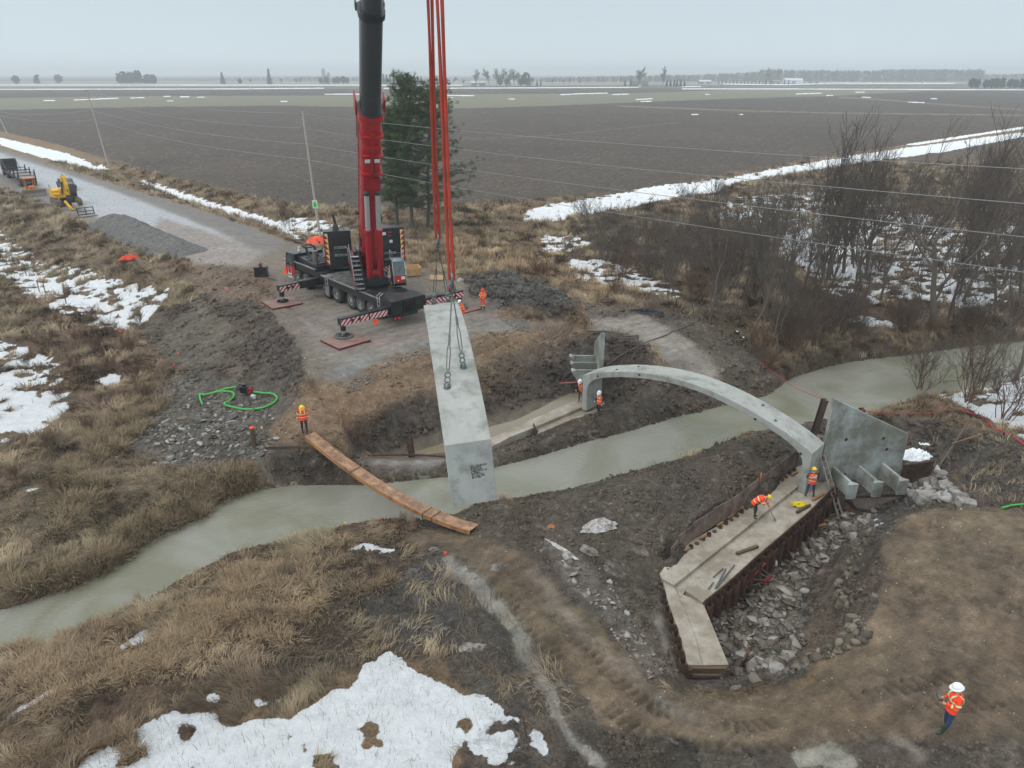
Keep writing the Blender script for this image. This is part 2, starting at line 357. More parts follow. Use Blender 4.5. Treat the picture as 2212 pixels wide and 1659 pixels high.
def inpoly(px, py, poly):
    r = np.zeros(px.shape, bool); n = len(poly); bx = [p[0] for p in poly]; by = [p[1] for p in poly]
    sel = (px > min(bx)) & (px < max(bx)) & (py > min(by)) & (py < max(by))
    if not sel.any(): return r
    x = px[sel]; y = py[sel]; q = np.zeros(x.shape, bool)
    for i in range(n):
        x0, y0 = poly[i]; x1, y1 = poly[(i+1) % n]
        if y0 == y1: continue
        c = ((y0 > y) != (y1 > y)) & (x < (x1-x0)*(y-y0)/(y1-y0)+x0); q ^= c
    r[sel] = q; return r
def nearline(px, py, pts, w):
    r = np.zeros(px.shape, bool)
    for i in range(len(pts)-1):
        (x0, y0), (x1, y1) = pts[i], pts[i+1]
        sel = (px > min(x0, x1)-w) & (px < max(x0, x1)+w) & (py > min(y0, y1)-w) & (py < max(y0, y1)+w)
        if not sel.any(): continue
        x = px[sel]; y = py[sel]; dx, dy = x1-x0, y1-y0; t = np.clip(((x-x0)*dx+(y-y0)*dy)/(dx*dx+dy*dy), 0, 1)
        r[sel] |= np.hypot(x-x0-t*dx, y-y0-t*dy) < w
    return r
def blur(A, n):
    for _ in range(n):
        Pd = np.pad(A, 1, mode='edge'); A = (Pd[:-2, 1:-1]+Pd[2:, 1:-1]+Pd[1:-1, :-2]+Pd[1:-1, 2:]+2*A)/6
    return A

# ground colours
C_FIELD = srgb(73, 63, 54); C_OLIVE = srgb(112, 109, 88); C_GRASS = srgb(134, 112, 86); C_BROWNG = srgb(112, 94, 76); C_ROAD = srgb(166, 168, 172)
C_SHOULD = srgb(118, 114, 110); C_PAD = srgb(120, 110, 99); C_BROWN = srgb(126, 104, 82); C_DARK = srgb(82, 73, 63); C_MUD = srgb(98, 88, 77); C_LIGHT = srgb(140, 133, 125)
C_PLAT = srgb(110, 95, 77); C_GRAVEL = srgb(128, 126, 124); C_DGRASS = srgb(122, 106, 84); C_WOODS = srgb(96, 82, 68)
# (polygon in photo grid, colour, lumpiness m, grass weight, wetness, colour mottling)
ZONES = [
 ([(-400, 212), (-20, 212), (250, 208), (737, 206), (1100, 203), (1340, 202), (1475, 198), (1600, 193), (2212, 191), (2600, 190), (2600, 191), (2212, 193.5), (2000, 197), (1800, 207), (1650, 211), (1475, 217), (1200, 228), (1000, 234), (830, 232), (600, 228), (300, 231), (0, 238), (-400, 246)], C_OLIVE, .02, 0, 0, .1),
 ([(-400, 192), (2600, 184), (2600, 189), (1475, 189), (800, 191), (-400, 194)], srgb(112, 106, 100), .02, 0, 0, .1),
 ([(-400, 176), (2600, 174), (2600, 181), (1475, 184), (-400, 190)], srgb(134, 128, 116), .02, 0, 0, .1),
 # everything this side of the field edge is rough grass
 ([(-300, 240), (0, 283), (120, 310), (235, 345), (330, 375), (430, 400), (560, 430), (640, 445), (760, 450), (900, 450), (1040, 440), (1230, 428), (1330, 422), (1480, 395), (1600, 375), (1808, 335), (2000, 305), (2212, 272), (2500, 240), (4000, 900), (4000, 6000), (-3000, 6000), (-3000, 900)], C_GRASS, .07, .8, 0, .3),
 ([(1570, 400), (1700, 375), (2212, 296), (2900, 250), (2900, 760), (2212, 735), (2000, 765), (1700, 815), (1640, 850), (1560, 800), (1480, 700), (1300, 650), (1220, 560), (1240, 470), (1400, 440)], C_WOODS, .09, .75, 0, .35),
 ([(760, 452), (1040, 448), (1150, 480), (1160, 560), (1100, 590), (960, 560), (860, 500)], srgb(128, 104, 80), .08, .8, 0, .3),
 # south verge and low ground on the left
 ([(-300, 400), (0, 410), (95, 448), (200, 500), (330, 560), (430, 600), (440, 660), (330, 740), (380, 850), (280, 900), (330, 980), (560, 990), (600, 1060), (-300, 1500)], C_DGRASS, .09, 1, 0, .4),
 ([(0, 470), (150, 540), (300, 600), (300, 640), (120, 600), (0, 560)], C_BROWNG, .09, 1, 0, .3),
 ([(150, 640), (330, 760), (360, 860), (200, 900), (100, 780), (0, 760), (0, 660)], srgb(110, 88, 70), .12, 1, 0, .4),
 # near-left bank
 ([(-300, 1400), (0, 1400), (250, 1325), (480, 1200), (700, 1150), (870, 1120), (940, 1160), (1000, 1300), (960, 1400), (800, 1420), (600, 1520), (0, 1760), (-400, 1760)], srgb(108, 90, 70), .12, 1, 0, .45),
 ([(640, 1200), (860, 1160), (960, 1200), (1010, 1330), (960, 1440), (800, 1430), (600, 1500), (520, 1420), (700, 1330)], srgb(88, 74, 62), .09, .3, .2, .4),
 # road
 ([(-300, 240), (0, 320), (245, 397), (450, 457), (620, 520), (700, 548), (720, 600), (560, 640), (440, 575), (330, 545), (200, 490), (95, 442), (0, 403), (-300, 320)], C_SHOULD, .01, 0, .1, .15),
 ([(-300, 260), (0, 330), (130, 372), (300, 432), (470, 500), (560, 545), (500, 580), (330, 530), (210, 470), (150, 425), (0, 370), (-300, 280)], C_ROAD, .002, 0, .62, .07),
 ([(350, 470), (480, 510), (600, 560), (520, 600), (400, 560), (300, 520)], srgb(142, 134, 128), .02, 0, .35, .2),
 # crane pad
 ([(500, 590), (620, 520), (700, 545), (870, 575), (1000, 600), (1080, 650), (1080, 690), (1270, 700), (1180, 720), (1010, 712), (925, 735), (850, 750), (760, 785), (690, 830), (650, 800), (570, 690), (590, 650)], C_PAD, .03, 0, .25, .18),
 ([(640, 700), (780, 640), (1000, 660), (1090, 690), (925, 735), (760, 785), (700, 790)], srgb(128, 120, 112), .02, 0, .25, .2),
 ([(430, 570), (520, 575), (590, 600), (600, 640), (520, 660), (430, 640), (380, 600)], srgb(112, 94, 78), .06, 0, .1, .2),
 ([(430, 640), (560, 650), (640, 740), (665, 800), (640, 870), (560, 850), (450, 830), (380, 800), (300, 740), (320, 690)], srgb(88, 78, 68), .075, 0, .12, .35),
 ([(560, 700), (640, 760), (650, 830), (560, 820), (520, 760)], srgb(84, 76, 70), .12, 0, .1, .35),
 ([(370, 690), (430, 650), (500, 700), (480, 780), (400, 800), (330, 760)], srgb(96, 88, 76), .06, 0, .05, .3),
 ([(380, 810), (560, 830), (640, 870), (600, 960), (575, 970), (570, 1050), (420, 1020), (330, 1000), (260, 960), (300, 880)], srgb(104, 98, 90), .08, 0, .3, .4),
 ([(470, 1000), (570, 1000), (590, 1045), (500, 1060)], C_DGRASS, .08, 1, 0, .3),
 ([(640, 860), (680, 830), (760, 780), (860, 755), (930, 740), (1010, 712), (1180, 715), (1270, 705), (1340, 715), (1220, 730), (1070, 775), (937, 850), (820, 895), (740, 925), (700, 960), (575, 970), (600, 900)], C_BROWN, .05, 0, .12, .25),
 ([(690, 825), (760, 778), (850, 748), (925, 730), (1010, 704), (1130, 690), (1130, 705), (1020, 722), (940, 750), (860, 765), (800, 790), (740, 830)], srgb(132, 130, 126), .03, 0, .2, .2),
 ([(1000, 600), (1060, 585), (1160, 600), (1260, 660), (1220, 690), (1100, 670), (1020, 640)], srgb(84, 80, 75), .13, 0, .1, .35),
 ([(1240, 650), (1500, 680), (1620, 760), (1700, 820), (1660, 850), (1560, 870), (1450, 800), (1420, 760), (1330, 715), (1270, 700)], C_MUD, .07, 0, .25, .35),
 ([(1270, 690), (1390, 680), (1500, 740), (1560, 820), (1480, 830), (1430, 770), (1380, 730), (1280, 715)], C_LIGHT, .03, 0, .45, .3),
 # pit walls and banks
 ([(738, 925), (820, 890), (904, 848), (940, 848), (1070, 770), (1220, 722), (1337, 718), (1390, 740), (1425, 790), (1400, 860), (1250, 850), (1060, 930), (960, 985), (760, 985)], srgb(72, 63, 55), .08, 0, .15, .35),
 ([(940, 850), (1070, 772), (1220, 724), (1230, 760), (1150, 790), (1050, 850), (950, 900)], srgb(96, 82, 68), .07, 0, .1, .35),
 ([(570, 965), (700, 962), (760, 985), (960, 990), (1230, 900), (1300, 840), (1430, 790), (1560, 860), (1620, 860), (1540, 900), (1350, 950), (1070, 1030), (870, 1050), (570, 1055)], srgb(90, 80, 70), .075, 0, .3, .4),
 ([(760, 985), (960, 995), (965, 1010), (800, 1008)], srgb(140, 134, 128), .04, 0, .4, .3),
 ([(760, 1000), (1180, 860), (1250, 850), (1250, 880), (1050, 960), (960, 985), (860, 992)], srgb(112, 102, 88), .01, 0, .6, .15),
 # near bank
 ([(1000, 1110), (1700, 930), (1830, 900), (1960, 905), (2060, 950), (2060, 1095), (1930, 1200), (1900, 1360), (1700, 1480), (1450, 1500), (1200, 1330), (1050, 1200)], C_DARK, .075, 0, .25, .35),
 ([(880, 1130), (1010, 1090), (1240, 1052), (1480, 985), (1660, 926), (1790, 900), (1790, 960), (1720, 990), (1500, 1150), (1430, 1240), (1480, 1460), (1420, 1500), (1280, 1360), (1120, 1200), (1020, 1160), (900, 1160)], srgb(94, 84, 73), .075, 0, .35, .4),
 ([(1180, 1160), (1260, 1210), (1340, 1290), (1440, 1450), (1400, 1470), (1300, 1340), (1200, 1220)], srgb(112, 104, 95), .06, 0, .5, .5),
 ([(870, 1150), (1010, 1150), (1140, 1200), (1300, 1360), (1430, 1500), (1600, 1500), (1750, 1470), (1870, 1360), (1910, 1250), (1900, 1150), (1970, 1100), (2212, 1095), (2900, 1000), (2900, 1900), (1000, 1900), (1010, 1600), (1060, 1500), (950, 1400), (1000, 1300)], C_PLAT, .04, 0, .2, .45),
 ([(900, 1180), (1000, 1200), (1150, 1380), (1300, 1560), (1400, 1700), (1000, 1700), (1010, 1590), (1060, 1560), (960, 1450), (1000, 1340)], C_MUD, .08, .15, .25, .35),
 ([(940, 1180), (1010, 1240), (1090, 1360), (1150, 1470), (1120, 1560), (1040, 1480), (960, 1400), (860, 1400), (760, 1330), (860, 1250)], srgb(86, 79, 72), .07, .12, .4, .4),
 ([(1240, 1560), (1500, 1600), (1600, 1700), (1200, 1700)], C_DARK, .09, 0, .4, .4),
 ([(1500, 1620), (1900, 1600), (2260, 1600), (2260, 1700), (1500, 1700)], C_MUD, .07, 0, .35, .35),
 # rubble pit
 ([(1520, 1310), (1780, 1080), (1990, 1040), (2050, 1090), (1960, 1105), (1890, 1160), (1900, 1250), (1880, 1340), (1750, 1450), (1600, 1480), (1480, 1480), (1560, 1440)], srgb(88, 83, 78), .1, 0, .2, .4),
 ([(1760, 1230), (1880, 1160), (1900, 1250), (1870, 1340), (1760, 1440), (1700, 1440), (1740, 1330)], srgb(98, 84, 72), .08, 0, .1, .35),
 # right bank
 ([(1860, 915), (1960, 895), (2120, 930), (2300, 960), (2300, 1100), (2000, 1100), (1960, 1000)], srgb(84, 76, 68), .1, .1, .15, .35),
 ([(1830, 920), (1870, 890), (2040, 850), (2300, 790), (2400, 950), (2212, 960), (2080, 900), (1960, 895)], C_DGRASS, .1, .9, 0, .35),
]
SNOW = [  # (polygon, strength)  1 = solid, less = patchy
 ([(-300, 225), (0, 297), (120, 325), (235, 362), (236, 372), (160, 357), (60, 332), (0, 313), (-300, 238)], 1), ([(290, 385), (360, 403), (450, 433), (540, 460), (620, 485), (615, 499), (560, 482), (470, 457), (380, 427), (300, 395)], 1),
 ([(610, 468), (660, 466), (750, 485), (740, 505), (640, 520), (600, 500)], .62),
 ([(1127, 460), (1170, 443), (1237, 433), (1304, 423), (1370, 408), (1475, 393), (1575, 383), (1675, 363), (1808, 340), (1975, 317), (2212, 285), (2700, 215), (2700, 225), (2212, 295), (2041, 328), (1808, 360), (1641, 387), (1591, 397), (1548, 417), (1475, 425), (1354, 450), (1244, 467), (1217, 477), (1130, 483)], .84),
 ([(1955, 312), (2212, 273), (2700, 200), (2700, 203), (2212, 278), (1975, 314)], .9),
 ([(1160, 505), (1230, 505), (1290, 520), (1240, 550), (1170, 545)], .62), ([(1210, 560), (1300, 555), (1400, 590), (1500, 630), (1470, 650), (1320, 625), (1240, 605)], .6),
 ([(1560, 430), (1800, 400), (2000, 470), (2212, 440), (2212, 640), (1900, 660), (1780, 640), (1700, 540), (1540, 470)], .56), ([(1660, 540), (1740, 490), (1880, 540), (1860, 600), (1760, 600)], .7),
 ([(1940, 470), (2000, 460), (2010, 480), (1950, 490)], .9), ([(1900, 520), (1960, 515), (1980, 540), (1910, 560)], .6), ([(2020, 620), (2150, 600), (2212, 640), (2100, 680), (2030, 660)], .62),
 ([(1780, 675), (1920, 690), (1980, 705), (1920, 715), (1800, 700)], .68), ([(1940, 745), (1990, 735), (2020, 745), (1980, 755)], .9),
 ([(2000, 850), (2070, 830), (2212, 810), (2400, 800), (2400, 960), (2212, 960), (2120, 900), (2040, 870)], .66), ([(2060, 870), (2212, 870), (2212, 940), (2120, 900)], .7),
 ([(-100, 470), (0, 490), (90, 560), (200, 580), (300, 610), (375, 620), (350, 680), (260, 730), (150, 690), (60, 640), (0, 600), (-100, 560)], .585), ([(60, 590), (200, 650), (290, 620), (360, 640), (300, 715), (200, 690), (90, 640)], .66),
 ([(0, 730), (120, 770), (160, 840), (150, 890), (100, 940), (0, 960), (-100, 900), (-100, 720)], .6), ([(0, 850), (90, 850), (150, 890), (60, 930), (0, 930)], .75), ([(200, 820), (250, 805), (260, 825), (220, 838)], .9),
 ([(50, 1055), (105, 1055), (95, 1070), (55, 1070)], .7),
 ([(250, 1400), (300, 1370), (330, 1358), (336, 1385), (300, 1395), (260, 1405)], 1), ([(0, 1560), (60, 1520), (170, 1455), (175, 1460), (80, 1525), (20, 1560)], 1), ([(750, 1185), (800, 1170), (830, 1180), (870, 1190), (830, 1196), (780, 1190)], .9), ([(720, 1215), (740, 1215), (738, 1230), (722, 1230)], .8),
 ([(460, 1290), (475, 1285), (470, 1300)], .9), ([(545, 1270), (560, 1260), (555, 1285)], .9), ([(480, 1355), (492, 1355), (490, 1372), (480, 1375)], 1), ([(558, 1288), (572, 1290), (566, 1303)], 1),
 ([(100, 1800), (150, 1640), (200, 1610), (300, 1590), (380, 1580), (470, 1580), (560, 1570), (620, 1555), (680, 1530), (740, 1500), (785, 1465), (772, 1425), (860, 1425), (900, 1450), (960, 1475), (1030, 1510), (1045, 1545), (1000, 1560), (1010, 1600), (980, 1640), (990, 1800)], .64),
 ([(620, 1660), (640, 1560), (790, 1480), (780, 1432), (860, 1428), (960, 1480), (1020, 1520), (980, 1560), (960, 1700), (620, 1750)], .82),
 ([(150, 1700), (200, 1600), (330, 1560), (470, 1560), (600, 1545), (640, 1640), (560, 1700)], .72), ([(320, 1550), (330, 1510), (380, 1510), (390, 1540), (450, 1540), (480, 1525), (480, 1550), (400, 1575), (350, 1600), (260, 1580)], .72), ([(430, 1500), (480, 1498), (475, 1515), (440, 1515)], 1), ([(190, 1575), (230, 1572), (225, 1590), (200, 1590)], 1), ([(540, 1510), (620, 1500), (610, 1525), (550, 1545)], .62), ([(1010, 1480), (1100, 1540), (1130, 1590), (1080, 1600), (1030, 1560)], .58),
 ([(1660, 1330), (1720, 1350), (1745, 1390), (1710, 1410), (1660, 1370)], .62), ([(1800, 1150), (1900, 1120), (1930, 1130), (1860, 1160)], .6), ([(1690, 1380), (1720, 1360), (1710, 1400)], .7),
 ([(1180, 1165), (1210, 1180), (1250, 1210), (1240, 1215), (1200, 1195)], .7), ([(1290, 1280), (1330, 1320), (1360, 1400), (1330, 1370)], .55), ([(1150, 1560), (1200, 1600), (1190, 1650), (1090, 1650)], .5), ([(1000, 1390), (1040, 1385), (1045, 1410), (1010, 1415)], .6),
]
SNOW += [([(1030, 1520), (1120, 1545), (1170, 1600), (1140, 1659), (1040, 1659), (1000, 1600)], .55), ([(560, 1570), (700, 1500), (780, 1440), (840, 1400), (900, 1425), (760, 1500), (640, 1560)], .55), ([(640, 1200), (660, 1195), (655, 1212)], .8), ([(820, 1480), (880, 1450), (900, 1470)], .6)]
SNOWL = [([(0, 193), (250, 192.5), (520, 192), (700, 190.5)], .9), ([(830, 191), (1100, 190), (1380, 188.5)], 1.0), ([(0, 183.5), (250, 183.5), (600, 183.8), (1000, 184)], .9), ([(700, 203.5), (780, 203.2)], .8),
 ([(1475, 192), (1700, 192), (2212, 194)], .5), ([(1475, 187), (1516, 186.5)], .9), ([(1560, 181), (1600, 182), (1700, 183), (1800, 179.5), (1900, 180), (2060, 180)], .8), ([(95, 217), (120, 217)], .7), ([(160, 216), (255, 212)], .8), ([(280, 211.5), (310, 211)], .8), ([(355, 208), (368, 208)], .7), ([(390, 209), (410, 209)], .7),
 ([(428, 210), (442, 210)], .7), ([(358, 218), (372, 218)], .7), ([(608, 219), (622, 219)], .7), ([(960, 206), (1025, 206.5)], .8), ([(957, 210), (980, 211)], .8), ([(1100, 213.5), (1110, 214)], .8), ([(1213, 204.5), (1250, 202.5), (1310, 201)], 1.0), ([(1325, 204), (1360, 203)], .8), ([(1375, 215), (1410, 213)], .9), ([(1383, 219.5), (1408, 218.5)], .9),
 ([(1720, 203), (1750, 202), (1775, 201)], 1.0), ([(1784, 206.5), (1797, 206)], .7), ([(1962, 220.5), (1995, 221.5)], 1.0), ([(1864, 210), (1880, 210.3)], .7), ([(2010, 213), (2026, 213.5)], .7), ([(1850, 199), (1866, 198.8)], .7), ([(1525, 203.5), (1535, 203.5)], .7), ([(1495, 247.5), (1510, 247.5)], .8), ([(1598, 247), (1604, 247)], .8)]
PATHS = [([(1474, 234), (1600, 239), (1800, 244), (2212, 249)], 1.2, srgb(116, 106, 94)), ([(1810, 210), (1900, 215), (2000, 223), (2212, 237)], 1.2, srgb(112, 102, 90)),
         ([(1340, 229), (1474, 234)], 1.2, srgb(120, 108, 92)), ([(980, 302), (1200, 292), (1475, 264)], .6, srgb(110, 98, 86))]
WETL = [([(970, 1210), (1030, 1260), (1100, 1340), (1150, 1420), (1190, 1500), (1230, 1580), (1290, 1660)], 15, .9, srgb(122, 118, 110)), ([(1340, 1420), (1420, 1520), (1500, 1560)], 10, .4, srgb(120, 110, 98)),
        ([(1740, 1630), (1790, 1625), (1830, 1650)], 22, 1.0, srgb(136, 132, 120)), ([(1420, 1330), (1440, 1400)], 6, .5, srgb(120, 114, 108)), ([(1940, 1600), (2000, 1640)], 10, .5, srgb(140, 132, 120)), ([(1150, 1230), (1230, 1340), (1330, 1430)], 18, .35, srgb(124, 112, 98))]

rows = list(np.exp(lnY)); y = rows[-1]
while y < 6500: y *= 1.011; rows.append(y)
YY = np.array(rows); nR = len(YY)
Tg, Yg = np.meshgrid(tt, YY); Xg = Tg*Yg
Zg = np.zeros_like(Xg); Zg[:nY] = ZB
# gentle roughness everywhere, then ragged lookup for the ground-cover zones
PX, PYy = Qn(Xg, Yg, Zg)
jit = np.clip(26.0/Yg, .05, 1.0)*20
jx = fbm(Xg, Yg, .55, 5, 1)*jit; jy = fbm(Xg, Yg, .55, 5, 2)*jit*.7
QX, QY = PX+jx, PYy+jy
Cg = np.empty(Xg.shape+(3,)); Cg[:] = C_FIELD
Lg = np.full(Xg.shape, .035); Gg = np.zeros(Xg.shape); Wg = np.zeros(Xg.shape); Mg = np.full(Xg.shape, .22)
for poly, c, lump, gr, wet, mot in ZONES:
    m = inpoly(QX, QY, poly)
    Cg[m] = c; Lg[m] = lump; Gg[m] = gr; Wg[m] = wet; Mg[m] = mot
for pts, w, c in PATHS:
    m = nearline(PX, PYy, pts, w); Cg[m] = c; Gg[m] = 0
for pts, w, wet, c in WETL:
    m = nearline(PX+jx*1.0, PYy+jy*1.0, pts, w); Cg[m] = c; Wg[m] = wet; Lg[m] = np.maximum(Lg[m]*.3, .03)
Sg = np.zeros(Xg.shape)
near = Yg < 170
for poly, st in SNOW:
    m = inpoly(PX+jx*.45, PYy+jy*.45, poly); Sg[m] = np.maximum(Sg[m], st)
nb = nY+10
for i in range(3): Cg[:nb, :, i] = blur(Cg[:nb, :, i], 7)
for A in (Lg, Wg, Gg): A[:nb] = blur(A[:nb], 4)
Sg[:nb] = blur(Sg[:nb], 10)
for pts, st in SNOWL:
    m = nearline(PX, PYy, pts, .85); Sg[m] = np.maximum(Sg[m], st)
# snow threshold with world-space noise -> crisp, ragged patches
sn = fbm(Xg, Yg, .9, 5, 5)*.75+fbm(Xg*1.0, Yg*1.0, .25, 3, 6)*.35
snow = np.clip((Sg*1.9-1.0-sn*1.1*(Sg < .97))*4+.2, 0, 1)*(Sg > .3)
snow = np.where(Yg > 170, (Sg > .45)*1.0, snow)
sel = Yg > 170
# mottling
mott = 1+Mg*(fbm(Xg, Yg, .35, 5, 8)*1.0+fbm(Xg, Yg, 1.7, 3, 9)*.8)
Cg *= np.clip(mott, .45, 1.7)[..., None]
_g = np.random.default_rng(31); fieldm = (np.abs(Cg[..., 0]-C_FIELD[0]) < C_FIELD[0]*.5) & (Gg < .05) & (Yg > 60)
_w = _g.random(Xg.shape); spk = np.where(_w > .93, 1.9, .82+.36*_w); fur = 1+.24*fbm(Xg*.25+Yg*.2, Yg*1.1-Xg*1.0, .9, 3, 33)+.28*fbm(Xg, Yg, .025, 5, 34)
dmp = np.clip(1-(Yg-120)/500, .15, 1); Cg = np.where((fieldm & (Sg < .1))[..., None], Cg*(1+(spk*fur-1)*dmp)[..., None], Cg)
Cg[..., 0] *= 1+.06*fbm(Xg, Yg, .2, 3, 11); Cg[..., 2] *= 1-.06*fbm(Xg, Yg, .2, 3, 12)
# scraped, smeared clay: long soft streaks along the way the blade went
st_ = fbm(Xg*.35+Yg*.25, Yg*1.5-Xg*1.2, .9, 4, 90); bareg = np.clip(1-Gg*2, 0, 1)*np.clip((.07-Lg)/.03, 0, 1)*(Yg < 60)*(Sg < .2)
Cg *= (1+.3*st_*bareg)[..., None]
# relief
fade = np.clip((150-Yg)/60, 0, 1)
wn = 1-np.clip(snow, 0, 1)*.5
rid = 1-np.abs(fbm(Xg, Yg, 1.3, 4, 21))*2
Zn = Zg+fade*Lg*wn*(fbm(Xg, Yg, .8, 5, 20)*1.1+rid*.45+fbm(Xg, Yg, 3.6, 3, 22)*.55)
# wheel and track ruts on the near ramp
for k, (pts, w, dz) in enumerate([([(1000, 1230), (1100, 1360), (1200, 1500), (1270, 1650)], 12, .12), ([(1090, 1220), (1230, 1370), (1370, 1500), (1500, 1600)], 10, .06), ([(1700, 1130), (2212, 1270)], 8, 0), ([(1960, 1140), (2080, 1180), (2212, 1230)], 9, .09), ([(2000, 1120), (2120, 1150), (2212, 1175)], 7, .05)]):
    m = nearline(PX+jx*.4, PYy+jy*.4, pts, w); Zn -= blur(m.astype(float)*dz, 4)
def track_ruts(pts, wid, depth, pitch=.36):
    W3 = [G0(x, y) for x, y in pts]; s0 = 0; out_ = np.zeros((nY, nT)); X = Xg[:nY]; Y = Yg[:nY]
    for a, b in zip(W3, W3[1:]):
        dx, dy = b[0]-a[0], b[1]-a[1]; L_ = math.hypot(dx, dy); dx /= L_; dy /= L_; s = (X-a[0])*dx+(Y-a[1])*dy; d = -(X-a[0])*dy+(Y-a[1])*dx
        m = (s > 0) & (s < L_) & (np.abs(d) < wid); out_ = np.where(m, depth*1.1*(.5+.5*np.sin((s+s0)*2*np.pi/pitch+d*3+fbm(X, Y, .5, 2, 81)*2.5)), out_); s0 += L_
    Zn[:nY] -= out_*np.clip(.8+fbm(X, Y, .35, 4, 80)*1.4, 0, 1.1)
    Cg[:nY] *= (1-3.6*np.clip(out_*np.clip(.8+fbm(Xg[:nY], Yg[:nY], .35, 4, 80)*1.4, 0, 1.1), 0, .1))[..., None]  # rut colour darkened with depth: painted shade, so the shallow grooves show
def G0(x, y):
    z = 0
    for _ in range(8):
        p = P(x, y, z); i = min(max(int((math.log(p.y)-lnY[0])/DL), 0), nY-1); j = min(max(int((p.x/p.y-T0)/DT), 0), nT-1); z = z*.4+ZB[i, j]*.6
    return P(x, y, z)
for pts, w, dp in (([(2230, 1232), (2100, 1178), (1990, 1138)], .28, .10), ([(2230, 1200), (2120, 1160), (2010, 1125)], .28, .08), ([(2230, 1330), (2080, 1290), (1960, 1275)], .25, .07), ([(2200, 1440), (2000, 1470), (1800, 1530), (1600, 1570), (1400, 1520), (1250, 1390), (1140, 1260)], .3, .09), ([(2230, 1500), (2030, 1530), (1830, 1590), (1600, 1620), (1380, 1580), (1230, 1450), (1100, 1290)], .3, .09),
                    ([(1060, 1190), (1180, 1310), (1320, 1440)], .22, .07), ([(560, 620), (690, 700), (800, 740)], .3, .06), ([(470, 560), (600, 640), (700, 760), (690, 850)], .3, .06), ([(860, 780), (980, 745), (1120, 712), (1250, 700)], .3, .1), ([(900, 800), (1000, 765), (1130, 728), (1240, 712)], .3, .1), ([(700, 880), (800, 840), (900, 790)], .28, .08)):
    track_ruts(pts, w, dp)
inw = np.zeros(Xg.shape, bool)
WPOLY = FAR_BANK+NEAR_BANK[::-1]
# keep the creek bed below water
m = inpoly(PX, PYy, WPOLY) & near & (Zg < -3.3); Zn[m] = np.minimum(Zn[m], WZ-.06)
ZG = Zn
edge = (ZG[:nY] < WZ+.16) & (ZG[:nY] > WZ-.3) & near[:nY] & (Sg[:nY] < .2); eb = blur(edge.astype(float), 3)
Cg[:nY] *= (1-.35*eb)[..., None]; Wg[:nY] = np.maximum(Wg[:nY], eb*.8)
def ground(X, Y):
    X = np.asarray(X, float); Y = np.asarray(Y, float)
    i = (np.log(np.maximum(Y, Y0))-lnY[0])/DL; i = np.clip(i, 0, nY-1.001); j = np.clip((X/np.maximum(Y, 1)-T0)/DT, 0, nT-1.001)
    i0 = i.astype(int); j0 = j.astype(int); fi = i-i0; fj = j-j0
    return (ZG[i0, j0]*(1-fj)+ZG[i0, j0+1]*fj)*(1-fi)+(ZG[i0+1, j0]*(1-fj)+ZG[i0+1, j0+1]*fj)*fi
def G(x, y, z0=0.0):                                    # photo point -> point on the modelled ground
    z = z0
    for _ in range(12):
        p = P(x, y, z); zn = float(ground(p.x, p.y)); z = z*.4+zn*.6
    p = P(x, y, z); p.z = float(ground(p.x, p.y)); return p
def gz(p): return float(ground(p[0], p[1]))

